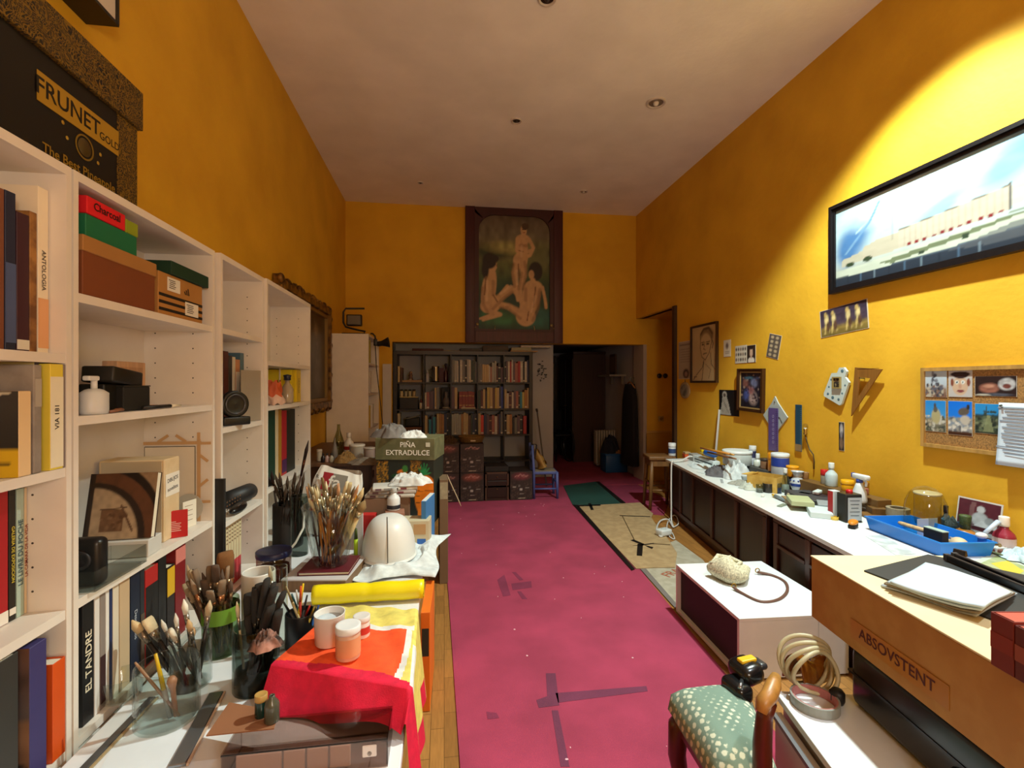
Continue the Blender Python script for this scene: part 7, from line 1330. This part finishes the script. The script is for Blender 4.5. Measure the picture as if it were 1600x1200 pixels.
# open yellow box
p = W_(1198, 760, 0, .28); t = thing('open_box', 'yellow cardboard open box on the worktop', 'box', p, WANG + R(38)); YB_ = M('b8923c', .75, 'mottle', hex2='c8a450'); bw_, bl_, bh_ = .17, .22, .115; b = B(); b.box((0, 0, .002), (bw_, bl_, .004), YB_); 
for s in (-1, 1): b.box((s * bw_ / 2, 0, bh_ / 2), (.004, bl_, bh_), YB_); b.box((0, s * bl_ / 2, bh_ / 2), (bw_, .004, bh_), YB_)
b.obj('box_body', t); b = B(); b.box((0, bl_ / 2 + .02, bh_ - .006), (bw_, .05, .003), YB_, xf=None); b.obj('flap', t)
pot('clear_bottle', 'clear plastic bottle with white cap before the open box', 'bottle', 1227, 769, 12, 37, z, 'dfe6e2', clear=True, sh='bottle', lid='d8e0e0', lidh=.2, fill=(.4, '8c9694'))
pot('glass_jar', 'clear jar with bluish contents beside the clear plastic bottle', 'jar', 1214, 770, 14, 16, z, 'd0d8e4', clear=True, sh='can', fill=(.5, '44506c'))
pot('dark_jar', 'black jar full of dark paint before the open box', 'jar', 1200, 769, 15, 14, z, '26241f', sh='can')
pot('tiny_jar', 'tiny clear jar beside crumpled plastic film', 'jar', 1187, 769, 11, 12, z, 'dfe4e2', clear=True, sh='can', fill=(.4, '9c9c94'))
wad('plastic_film', 'crumpled clear plastic film at worktop edge', 'film', W_(1172, 763), .08, .09, .06, 'b4bab0', 31, kind='plain', part='film')
wad('rags', 'small dirty white rags at worktop edge beside the grey cloth', 'rags', W_(1158, 756), .09, .08, .03, '9a9a90', 33)
# blue and white vase
p = W_(1246, 768); t = thing('porcelain_vase', 'blue and white porcelain vase on the worktop', 'vase', p); pv = [(.028, 0), (.034, .012), (.05, .045), (.052, .065), (.04, .095), (.024, .112), (.026, .13), (.04, .15), (.045, .155)]; b = B(); b.lathe(pv + [(.04, .152), (.02, .115), (.02, .1)], M('b8c2cc', .2), n=26, caps=False); b.obj('body', t)
b = B(); b.lathe([(.0503, .044), (.0527, .055), (.0523, .066)], M('28408a', .25), n=26, caps=False); b.obj('painted_band', t)
for k in range(9): a = k * 2 * PI / 9; b = B(); b.ball((.0445 * math.cos(a), .0445 * math.sin(a), .086), .007, M('2c4690', .3), n=6, sc=(1, 1, .8)); b.obj('painted_flower', t)
b = B(); b.lathe([(.0255, .128), (.035, .142)], M('5c6cae', .25, 'mottle', hex2='b0bad0'), n=22, caps=False); b.obj('painted_neck', t)
t = block('dark_folder', 'dark grey folder lying by yellow wall behind the porcelain vase', 'folder', W_(1272, 757, .0, .19), (.26, .34, .04), '3c3c40', WANG - R(8), 'cover', bev=.003); 
block('white_spatula', 'long white plastic bar lying on the dark grey folder', 'bar', W_(1282, 747, .042), (.04, .22, .025), 'c4d2d2', WANG - R(48), 'bar_body', bev=.006); block('white_spatula', 'pale green white bar lying nearer beside the porcelain vase', 'bar', W_(1290, 757, .0), (.05, .18, .03), 'b0c4c0', WANG - R(56), 'bar_body', bev=.006)
block('brown_block', 'dark brown clamp block under the long white bar', 'clamp', W_(1266, 750), (.05, .10, .035), '3a2a20', WANG, 'clamp_body')
pot('red_jar', 'small jar with a red lid by yellow wall', 'jar', 1288, 742, 10, 22, z, '8c8478', sh='can', lid='b81c20', lidh=.4)
pot('squeeze_bottle', 'white squeeze bottle with a rounded shoulder beside the tin can', 'bottle', 1299, 776, 17, 36, z, 'b8ccd4', sh='bottle', lid='d0dce0', lidh=.25)
for (y0, y1), l in zip(WALLBOX, ('long flat brown carton against yellow wall under the yellow pots', 'long flat dark carton against yellow wall under the banded paint pot')): block('flat_carton', l, 'carton', (2.70, (y0 + y1) / 2, WZ + .001), (.10, y1 - y0, WBH - .001), ('6a4c22' if y0 < 3 else '45423e'), 0, 'box_body')
# trigger spray bottle
p = W_(1343, 768, WBH - .03, .14); t = thing('spray_bottle', 'white trigger spray bottle with blue collar by yellow wall', 'bottle', p); t.scale = (1.25, 1.25, 1.25); b = B(); b.lathe([(.032, 0), (.034, .01), (.030, .05), (.02, .08), (.013, .10)], M('cfd6da', .35), n=20); b.obj('body', t); b = B(); b.lathe([(.0155, .099), (.0155, .114)], M('3448a0', .35), n=16); b.obj('collar', t); b = B(); b.box((.0, -.008, .128), (.028, .085, .026), M('d8dee0', .35), xf=None, bev=.006); b.box((0, -.05, .132), (.016, .015, .014), M('d8dee0', .35), bev=.003, seg=1); b.obj('spray_head', t); b = B(); b.tube([(0, -.024, .12), (0, -.04, .105), (0, -.038, .085)], .006, M('d8dee0', .35), n=8); b.obj('trigger', t); b = B(); b.box((0, .038, .13), (.02, .012, .024), M('3448a0', .35), bev=.003, seg=1); b.obj('blue_back', t)
block('orange_tin', 'orange and red tin beside the trigger spray bottle', 'tin', W_(1318, 764), (.05, .05, .07), 'a8401c', WANG, 'tin_body', bev=.004); pot('yellow_pot', 'yellow orange lid pot behind the orange tin', 'pot', 1324, 752, 17, 16, z, 'd89810', sh='can', lid='e0a418', lidh=.4)
# pads, glue stick, dish, flat boxes
t = block('note_pad', 'thick pale green pad lying on a cardboard block at worktop edge', 'pad', W_(1250, 786, .034), (.13, .19, .03), 'a8b088', WANG - R(20), 'paper_block'); block('cardboard_block', 'cardboard block under the thick pale green pad', 'block', W_(1246, 788), (.14, .21, .032), '8c7450', WANG - R(12), 'block_body')
t = stick('glue_tube', 'grey glue tube with yellow nozzle before the dark jar', 'tube', W_(1230, 783, .014), W_(1207, 773, .014), .013, '7c868a', 'd8a81c', .2)
pot('glass_dish', 'pinkish glass dish on the worktop beside red scraps', 'dish', 1284, 782, 28, 14, z, 'f0dcd8', clear=True)
block('red_scrap', 'dark red and white scrap of packaging by the glass dish', 'scrap', W_(1270, 772), (.04, .07, .018), '8a4440', WANG - R(30), 'card'); block('white_packet', 'small white packet beside the glass dish', 'packet', W_(1262, 766), (.05, .07, .015), 'c0c8cc', WANG + R(20), 'paper')
block('grey_box', 'flat grey box behind the red and white carton', 'box', W_(1288, 796), (.08, .15, .045), '8c9498', WANG - R(28), 'box_body'); block('white_box', 'flat white box at worktop edge before the tin can', 'box', W_(1280, 804), (.12, .20, .034), 'c0ced0', WANG - R(24), 'box_body')
t = block('red_white_carton', 'slim red and white carton standing before the black tin can', 'carton', W_(1303, 808), (.045, .045, .165), 'c4ccd0', WANG + R(4), 'box_body'); b = B(); b.box((-.023, 0, .083), (.001, .043, .155), M('a81820', .5)); b.obj('red_panel', t)
t = block('tin_can', 'rectangular tin can with black and white sides and a red cap', 'can', W_(1327, 814), (.10, .075, .165), '16150f', WANG + R(4), 'tin_body', bev=.003); b = B(); b.box((.004, -.0381, .08), (.084, .001, .135), M('a8b0b4', .5)); b.obj('paper_label', t); b = B(); b.box((0, 0, .1658), (.094, .07, .0015), M('6c6c58', .3, metal=.8)); b.obj('tin_top', t); b = B(); b.lathe([(.018, .166), (.018, .184), (.013, .188)], M('c01824', .35), n=14); b.obj('cap', t)
for k in range(5): b = B(); b.box((.004, -.0387, .13 - .022 * k), (.06 - .008 * (k % 3), .0006, .005), M('5c6468', .5)); b.obj('print_line', t)
pot('clear_cup', 'clear plastic cup with pink contents behind the tin can', 'cup', 1349, 783, 16, 18, z, 'f0e8e4', clear=True, fill=(.5, 'c08478'))
p = W_(1333, 824); t = thing('scrub_brush', 'orange backed scrubbing brush at worktop edge beside the blue tray', 'brush', p, WANG - R(45)); b = B(); b.ball((0, 0, .03), .02, M('c87c1c', .4), sc=(1.2, 2.6, .7)); b.obj('wooden_back', t); b = B(); b.box((0, 0, .011), (.036, .085, .022), M('1c1a18', .9), bev=.004, seg=1); b.obj('bristles', t)
pot('bottle_top', 'small yellow top on the worktop before the red and white carton', 'bottle top', 1304, 812, 11, 5, z, 'd8b84c', sh='can')
t = block('wooden_board', 'brown wooden board lying flat by the tape rolls', 'board', W_(1392, 796), (.26, .24, .016), '7a5424', WANG - R(10), 'board_body', kind='wood'); block('brown_box', 'low open brown box by yellow wall beside tape rolls', 'box', W_(1368, 774, .0), (.08, .12, .055), '6a4a1c', WANG - R(15), 'box_body', kind='wood')
def roll(name, label, P, ro, ri, h, col, inner, rz=0):
    t = thing(name, label, 'tape', P, rz); n = 28; b = B(); cc = lambda r: [(r * math.cos(i * 2 * PI / n), r * math.sin(i * 2 * PI / n)) for i in range(n)]; b.ring(cc(ro), cc(ri + .004), 0, h, M(col, .4)); b.obj('tape_winding', t); b = B(); b.ring(cc(ri + .0045), cc(ri), .0005, h - .0005, M(inner, .6)); b.obj('core', t); return t
p = W_(1403, 793, .017); roll('tape_roll', 'bright yellow tape roll under the grey tape roll', p, .055, .035, .022, 'd8c414', '8a7c30'); roll('tape_roll', 'wide grey brown tape roll on top of the yellow one', p + Vector((0, 0, .023)), .058, .036, .045, '8c8672', '5c5440')
t = thing('paint_tube', 'squeezed white paint tube lying on the wooden board', 'tube', W_(1362, 798, .018), WANG - R(62)); b = B(); b.grid(lambda u, v: (-.055 + .11 * v, .016 * (1 - .0 * v) * math.cos(2 * PI * u), .014 + .013 * math.sin(2 * PI * u) * (.15 + .85 * v)), 14, 6, M('c8d0d4', .3, metal=.3)); b.obj('tube_body', t); b = B(); b.cyl((.055, 0, .014), (.07, 0, .014), .010, M('8a6c5c', .4)); b.obj('cap', t)
# dome, tubs, plant, photo, books, red bottle
p = W_(1446, 820, 0, .12); s = mpp(p); r = 27 * s; h = 72 * s; t = thing('plastic_dome', 'big clear plastic dome with a white label standing on the worktop', 'container', p); b = B(); b.lathe([(r * .97, 0), (r, h * .04), (r, h * .5), (r * .95, h * .66), (r * .78, h * .83), (r * .48, h * .95), (r * .12, h), (.001, h)], M('eeece0', .08, 'clear'), n=28, caps=False); b.obj('shell', t); b = B(); b.box((-r * .72, -r * .74, h * .2), (r * 1.3, .002, h * .36), M('b4c4c6', .5), xf=None); b.obj('label_card', t)
pot('plastic_dome', 'clear container with pale rim behind the big dome', 'container', 1449, 800, 34, 60, z, 'f4f2ea', clear=True, sh='can', lid='c8bc9c', lidh=.05)
pot('black_bottle', 'small black capped bottle behind the blue tub', 'bottle', 1478, 806, 13, 44, z, '5c6870', sh='bottle', lid='14161c', lidh=.25)
pot('blue_tub', 'small blue tub holding dark stems beside the clear dome', 'tub', 1486, 812, 23, 26, z, '4c7ca0', sh='pot', fill=(.9, '2a3434')); p = W_(1486, 812, .07); wad('dark_sponge', 'dark greenish sponge stuffed in the small blue tub', 'sponge', p, .028, .028, .05, '2c3a38', 41, kind='cork', part='sponge_body')
p = W_(1508, 822, .034); t = thing('cactus', 'small green cactus in a glass with an orange base', 'plant', p); b = B(); b.lathe([(.03, 0), (.045, .01), (.045, .02), (.03, .032), (.024, .036)], M('b8782c', .4), n=18); b.obj('pot', t); b = B(); b.lathe([(.02, .036), (.022, .06), (.026, .1), (.024, .108), (.001, .11)], M('3c4c20', .6, 'cork'), n=12); b.obj('stem', t); b = B(); b.lathe([(.03, .034), (.034, .04), (.027, .075)], M('f0f2ee', .04, 'clear'), n=18, caps=False); b.obj('glass_collar', t)
for i, (dx, w, h, c_, l) in enumerate(((0, .22, .016, '5c5048', 'lowest flat book under the little cactus'), (.006, .2, .014, '8c8478', 'upper flat book under the little cactus'))): block('book', l, 'book', W_(1514, 826, .016 * i), (.16, w, h), c_, WANG - R(20 + 8 * i), 'cover')
block('brown_album', 'brown worn album lying between cactus and red bottle', 'album', W_(1541, 838), (.15, .17, .03), '6a4438', WANG + R(25), 'cover', bev=.004)
c_ = W_(1524, 812, .034); t = thing('photo', 'photo of a white stone figure on maroon ground leaning on yellow wall', 'photo', Vector((2.722, onx(1524, 800, 2.72).y, WZ + .02)), rot=(0, R(8), 0)); b = B(); b.box((0, 0, .10), (.003, .21, .20), M('c8c4bc', .6)); b.obj('sheet', t); P = Pic(.195, .185, 34, 34, '5a2c34'); P.rect(0, 0, 1, 1, '54242e').poly([(.3, .95), (.42, .95), (.36, .2), (.25, .2)], '7c5c5c', .7).ell(.55, .78, .1, .1, 'b4b8bc', soft=.2).ell(.55, .5, .2, .2, 'a8b0b4', soft=.2).poly([(.4, .3), (.95, .25), (.95, .45), (.6, .5)], 'b8c0c4').ell(.78, .5, .12, .1, '8c9498', soft=.3).rect(.3, .08, 1, .2, '9aa4a8').poly([(.35, .24), (1, .2), (1, .3), (.4, .32)], '3c1c24').noise(.12, 12); P.obj('print', t, frame((-.0022, 0, .10), (0, -1, 0), (0, 0, 1)), .4)
block('photo_prop', 'folded white card supporting the stone figure photo', 'card', Vector((2.64, onx(1530, 800, 2.64).y, WZ + .002)), (.06, .2, .035), 'b8bcbc', 0, 'card')
pot('red_bottle', 'wine red squeeze bottle with white nozzle against yellow wall', 'bottle', 1569, 842, 27, 56, z, '8c2438', sh='bottle', lid='e0d8cc', lidh=.26, band=(.2, .58, 'c8b4b0'))
# blue tray and what lies in it
ta, tb_, tc_ = W_(1352, 826), W_(1470, 872), W_(1540, 862); ux = tb_ - ta; az = math.atan2(ux.y, ux.x); TL_, TW_ = ux.length, .27; t = thing('plastic_tray', 'bright blue plastic tray holding tools on the worktop', 'tray', ta, az); BT = M('1474d0', .35); TH = .072; fl = .014
def tray(b, l, w, h, f, mat, th):
    for s in (0, 1):
        pass
    o0 = [(f, f), (l - f, f), (l - f, w - f), (f, w - f)]; o1 = [(0, 0), (l, 0), (l, w), (0, w)]
    vs = [(x, y, 0) for x, y in o0] + [(x, y, h) for x, y in o1] + [(x + th * (1 if x < l / 2 else -1), y + th * (1 if y < w / 2 else -1), h) for x, y in o1] + [(x + th * (1 if x < l / 2 else -1), y + th * (1 if y < w / 2 else -1), th) for x, y in o0]
    fs = [(3, 2, 1, 0), (12, 13, 14, 15)]
    for i in range(4): j = (i + 1) % 4; fs += [(i, j, 4 + j, 4 + i), (4 + i, 4 + j, 8 + j, 8 + i), (8 + i, 8 + j, 12 + j, 12 + i)]
    b.add(vs, fs, mat)
b = B(); tray(b, TL_, TW_, TH, fl, BT, .004); b.obj('tray_body', t); b = B(); b.ring([(-.004, -.004), (TL_ + .004, -.004), (TL_ + .004, TW_ + .004), (-.004, TW_ + .004)], [(.001, .001), (TL_ - .001, .001), (TL_ - .001, TW_ - .001), (.001, TW_ - .001)], TH - .006, TH, M('1c86e0', .35)); b.obj('rim', t)
def onT(x, y, z_): return ta + Vector((x * math.cos(az) - y * math.sin(az), x * math.sin(az) + y * math.cos(az), z_))
t = thing('rolling_pin', 'pale wooden rod resting on the blue tray rim', 'rod', onT(.09, .12, .058), az + R(-6)); b = B(); b.tube([(0, 0, 0), (.02, 0, 0), (.21, 0, .012)], [.009, .012, .013], M('c0a070', .5, 'wood')); b.obj('rod', t)
t = thing('sanding_block', 'black rubber sanding block standing in the blue tray', 'block', onT(.345, .085, .006), az + R(4)); b = B(); b.box((0, 0, .047), (.10, .035, .09), M('1c1e1c', .6), bev=.003, seg=1); b.obj('block_body', t); b = B(); b.box((0, 0, .0935), (.1, .035, .004), M('9cb0a4', .6)); b.obj('pale_face', t)
t = thing('wooden_mallet', 'rounded cream mallet head lying in the blue tray', 'mallet', onT(.40, .15, .042), az); b = B(); b.ball((0, 0, 0), .036, M('c0a884', .6, 'mottle', hex2='d0bc98'), sc=(1.15, .9, .95)); b.obj('head', t); b = B(); b.tube([(-.03, 0, 0), (-.10, .01, -.01)], .012, M('b09468', .5)); b.obj('handle', t)
p0, p1 = onT(.40, .25, .075), at(1560, 815, 2.34); t = thing('scraper', 'white handled scraper leaning on far rim of blue tray', 'tool', p0); d = p1 - p0; b = B(); b.tube([d * .3, d], [.009, .012], M('b8c8dc', .3), n=6); b.obj('handle', t); b = B(); b.ball(d * .12, .022, M('ccd4d8', .4), n=8, sc=(1.2, 1, .7)); b.obj('head', t)
# papers and scraps by the near wall
def sheet(name, label, pts, zz, th, col, cat='paper', part='sheet', **k):
    P = [onz(x, y, zz) for x, y in pts]; c0_ = sum(P, Vector()) / len(P); t = thing(name, label, cat, (c0_.x, c0_.y, zz)); b = B(); b.prism([(p.x - c0_.x, p.y - c0_.y) for p in P], 0, th, M(col, .6, **k)); b.obj(part, t); return t, c0_
t, c0_ = sheet('watercolour_sheet', 'watercolour sheet with yellow and green washes near the blue tray', [(1520, 878), (1560, 862), (1650, 900), (1640, 925)], WZ + .001, .002, 'b8c0b0')
P = [onz(x, y, WZ + .004) for x, y in ((1532, 880), (1560, 867), (1640, 902), (1630, 918))]; b = B(); b.prism([(p.x - c0_.x, p.y - c0_.y) for p in P], .0022, .0026, M('8c9c6c', .6, 'mottle', hex2='a8ac84')); b.obj('green_wash', t)
P = [onz(x, y, WZ + .004) for x, y in ((1548, 880), (1575, 876), (1600, 892), (1585, 902))]; b = B(); b.prism([(p.x - c0_.x, p.y - c0_.y) for p in P], .0028, .0031, M('c4b43c', .6)); b.obj('yellow_wash', t)
sheet('white_sheet', 'white sheet beside the watercolour along yellow wall', [(1560, 858), (1600, 846), (1680, 880), (1660, 900)], WZ + .004, .001, 'c8d6da')
wad('dried_leaves', 'brown dried leaves and twigs by the blue tray end', 'leaves', W_(1560, 858, .006), .055, .05, .05, '6c5830', 51, kind='mottle', part='foliage', amp=.8); wad('white_rag', 'crumpled pale blue white rag near the red bottle', 'rag', W_(1600, 860, .006), .09, .08, .05, 'b8ccd4', 53); block('green_dish', 'flat olive green dish beside the dried leaves', 'dish', W_(1572, 866, .006), (.11, .08, .01), '5a6040', WANG, 'dish_body', bev=.004)
t, _ = sheet('print_sheet', 'small printed sheet under the edge of blue tray', [(1352, 838), (1378, 836), (1432, 866), (1400, 868)], WZ + .0006, .0012, 'a8b0b0', kind='mottle')
# ================================================================ on the flat carton, the drawer unit, plinth and chair
CZ_ = .8672
sheet('black_folder', 'black folder lying open on the flat carton', [(1350, 893), (1450, 868), (1600, 900), (1700, 980), (1590, 985)], CZ_, .004, '17181a', cat='folder', part='cover')
t = thing('paper_stack', 'stack of curling white drawing papers on the black folder', 'papers', (0, 0, 0)); 
for k in range(4):
    q = [onz(x, y, CZ_ + .006 + .009 * k) for x, y in ((1376 + 5 * k, 914 - 2 * k), (1455 - 3 * k, 881 - k), (1590 - 3 * k, 926 - 2 * k), (1525 + 4 * k, 962 - 3 * k))]
    b = B(); b.grid(lambda u, v: ((q[0] * (1 - u) + q[3] * u) * (1 - v) + (q[1] * (1 - u) + q[2] * u) * v).to_tuple()[:2] + (CZ_ + .006 + .009 * k + .003 * math.sin(5 * u + 3 * v + k) + .006 * (u > .8) * (u - .8) * 5 * math.sin(3 * v + 1),), 20, 14, M(['b8c4cc', '8a7a64', 'b4c0c8', 'b8c8d2'][k], .7), th=.005); b.obj('sheet', t)
for i, (o0, l) in enumerate((((1478, 870), 'long black bar lying at the back of flat carton'), ((1490, 868), 'second long black bar beside the first on flat carton'))):
    p0, p1 = onz(o0[0], o0[1], CZ_ + .016), onz(o0[0] + 150, o0[1] + 62, CZ_ + .016); d = p1 - p0; t = thing('black_bar', l, 'bar', p0, math.atan2(d.y, d.x)); b = B(); b.box((d.length / 2, 0, 0), (d.length, .012, .018), M('141417', .3), bev=.002, seg=1); b.obj('bar_body', t); b = B(); b.box((.004, 0, 0), (.01, .015, .02), M('3a3a3c', .4)); b.obj('end_cap', t)
t = thing('binder_clip', 'small black clip gripping the papers by the blue tray', 'clip', onz(1500, 868, CZ_ + .012), R(20)); b = B(); b.prism([(-.012, 0), (.012, 0), (.004, .018), (-.004, .018)], -.015, .015, M('0f0f12', .4), RX(90)); b.obj('clip_body', t)
p = onz(1543, 1034, CZ_ + .002); 
for k in range(3): book(Vector((p.x, p.y, CZ_ + .001)) + Vector((math.sin(bxr), -math.cos(bxr), 0)) * (.028 + .046 * k), .044, .16, .10 + .004 * (k == 0), ['6c1c14', '54140e', '5e1812'][k], ['red leather book nearest the papers on flat carton', 'middle red leather book on flat carton', 'third red leather book on flat carton at picture edge'][k], rz=bxr + PI, band=(.5, .3, ['7c281c', '8a4434', '7c3020'][k]), pg=M('a8442c', .6))
DZ = .5008
p = onz(1273, 1102, DZ); t = roll('tape_roll', 'empty-cored roll of clear tape on the drawer unit', p, .062, .053, .026, '8a8c84', 'a86864', 0)
p = onz(1264, 1076, DZ); t = thing('cable_coil', 'coil of cream cable standing on the drawer unit', 'cable', p, R(-6))
for k in range(4): b = B(); b.tube([((.066 + .004 * k) * math.cos(a), -.03 + .017 * k + .012 * math.sin(2 * a + k), .0665 + .004 * k + (.06 + .004 * k) * math.sin(a)) for a in [i * PI / 18 for i in range(36)]], .0065, M('b8b08c', .45), n=7, closed=True); b.obj('cable_turn', t)
p = onz(1286, 1079, DZ); t = thing('wooden_carving', 'glossy brown carved wooden shoe form inside the cable coil', 'carving', (p.x, p.y + .05, DZ + .001), R(10)); b = B(); b.grid(lambda u, v: (.07 * (v - .5) * 2, .04 * math.cos(PI * u) * (1 - .4 * v), .004 + (.085 - .03 * v + .008 * math.sin(9 * v)) * math.sin(PI * u)), 18, 16, M('6e3a10', .15, 'wood', hex2='8a5418'), th=.004); b.obj('carved_body', t)
t = thing('rubber_knob', 'small black rubber knob on the drawer unit by the black case', 'knob', onz(1308, 1098, DZ)); b = B(); b.lathe([(.016, 0), (.02, .01), (.02, .03), (.014, .038)], M('101012', .5), n=14); b.obj('knob_body', t)
# black power tool lying at chair seat corner
p = onz(1164, 1089, .464); t = thing('power_tool', 'black power tool with yellow switch lying on the armchair seat', 'tool', p, R(8)); KB = M('101113', .22)
b = B(); b.box((-.03, 0, .03), (.06, .09, .055), KB, bev=.02, seg=4); b.obj('foot', t); b = B(); b.box((.032, .02, .062), (.08, .095, .06), KB, xf=RY(-10), bev=.026, seg=4); b.obj('housing', t); b = B(); b.box((.03, .022, .097), (.056, .026, .012), M('e0b41c', .4), xf=RY(-2), bev=.004); b.obj('switch', t); b = B(); b.box((.07, .02, .08), (.03, .05, .02), M('2c2e32', .3), bev=.008); b.obj('nose', t); b = B(); b.tube([(-.05, -.035, .056), (-.02, -.01, .06)], .006, M('9a9ea2', .2, metal=.9)); b.obj('steel_latch', t)
# crocheted bag
p = onz(1142, 906, .301); t = thing('crochet_bag', 'cream crocheted bag with brown strap lying on the white plinth', 'bag', p, R(-12)); CR = M('d2ccae', .9, 'cork', scale=.9)
def bagf(u, v):
    a = 2 * PI * u; q = PI * (v - .5); r = math.cos(q); x = .115 * r * math.cos(a) * (1 + .12 * math.sin(3 * a)); y = .085 * r * math.sin(a) + .02 * math.cos(2 * a) * r; zz = .05 + .05 * math.sin(q) * (1 + .25 * math.cos(a + 2.2)) + .03 * max(0, math.cos(a + 2.6)) * max(0, math.sin(q))
    k = 1 + .035 * math.sin(34 * a) * math.cos(q) * math.sin(26 * v); return (x * k, y * k, max(.002, zz * k))
b = B(); b.grid(bagf, 90, 50, CR); b.obj('crochet_body', t)
b = B(); b.tube([(-.10, .02, .085), (-.05, .06, .115), (.02, .05, .105), (.06, .01, .095), (.02, -.03, .095), (-.05, -.02, .10)], [.012, .014, .013, .012, .011, .01], CR, n=8, closed=True); b.obj('gathered_edge', t)
SP = smooth([onz(1147, 918, .315), onz(1158, 926, .306), onz(1188, 940, .304), onz(1216, 937, .304), onz(1230, 924, .304), onz(1226, 909, .304), onz(1206, 899, .305), onz(1184, 894, .315)]); cr_, sr_ = math.cos(R(12)), math.sin(R(12))
lp = [Vector(((q.x - p.x) * cr_ - (q.y - p.y) * sr_, (q.x - p.x) * sr_ + (q.y - p.y) * cr_, q.z - p.z)) for q in SP]; b = B(); b.tube(lp, .0085, M('6c4a3c', .5), n=6); so = b.obj('strap', t)
for q in (lp[0], lp[-1]): b = B(); b.tube([(q.x + .012 * math.cos(a), q.y + .004, q.z + .012 * math.sin(a) + .008) for a in [i * PI / 6 for i in range(12)]], .003, M('b8923c', .25, metal=.9), n=5, closed=True); b.obj('gold_ring', so)

# ---------------------------------------------------------------- smaller litter on the worktop
for i, (nm, l, cat, px, py, d, col, a) in enumerate((
    ('paper_scrap', 'folded white paper scrap before the porcelain vase', 'paper', 1252, 776, (.07, .10, .012), 'c8d4d6', 20), ('white_disc', 'round-cornered white lid lying beside the porcelain vase', 'lid', 1268, 764, (.06, .06, .014), 'd0d8d8', 5),
    ('grey_sponge', 'grey sponge piece behind the glass dish', 'sponge', 1276, 768, (.05, .08, .03), '70787c', 40), ('white_disc', 'flat pale lid near the squeeze bottle', 'lid', 1312, 778, (.05, .05, .012), 'c0c8c4', 0),
    ('cardboard_scrap', 'tan cardboard scrap behind the tin can', 'cardboard', 1330, 790, (.06, .09, .02), 'a08050', 25), ('pink_paper', 'pinkish paper lying behind the flat grey box', 'paper', 1276, 786, (.08, .14, .004), 'c8a8ac', 10),
    ('eraser', 'small white eraser at worktop edge before the yellow open box', 'eraser', 1192, 776, (.02, .04, .015), 'd8dcd8', -30), ('green_scraper', 'flat greenish grey scraper at worktop edge beside the glue tube', 'scraper', 1222, 790, (.03, .10, .006), '7c8474', -50),
    ('metal_tin', 'shallow metal tin between grey cloth and the open box', 'tin', 1163, 748, (.06, .09, .03), '8c9494', 0), ('blue_packet', 'blue and white packet beyond the open box', 'packet', 1192, 742, (.05, .06, .05), '6c86b4', 12),
    ('paper_scrap', 'crisp white paper strip lying before the power strip', 'paper', 1104, 740, (.05, .20, .006), 'd4dcdc', 30), ('steel_spatula', 'thin steel spatula on the white worktop beside grey cloth', 'spatula', 1128, 752, (.02, .16, .004), '9aa0a2', -20),
    ('orange_stopper', 'small orange plastic cap before the big white bucket', 'bottle top', 1140, 730, (.03, .03, .025), 'd8781c', 0), ('beige_sponge', 'beige sponge beside the clear plastic bottle', 'sponge', 1240, 778, (.05, .07, .03), 'b8a888', 15),
    ('white_packet', 'white medicine packet between black tin can and glass dish', 'packet', 1292, 786, (.04, .08, .03), 'd0d8d8', -10), ('grey_packet', 'pale grey packet by the grey folder edge', 'packet', 1258, 756, (.05, .08, .04), 'a8b0b4', 35),
    ('brown_bottle_cap', 'brown round-edged cap near the tape rolls', 'bottle top', 1378, 806, (.035, .035, .02), '6c4824', 0), ('white_tube', 'white plastic tube lying along the wall carton', 'tube', 1302, 766, (.03, .14, .025), 'd4dcdc', -35))):
    block(nm, l, cat, W_(px, py, 0, .2), d, col, WANG + R(a), 'body', bev=.004)
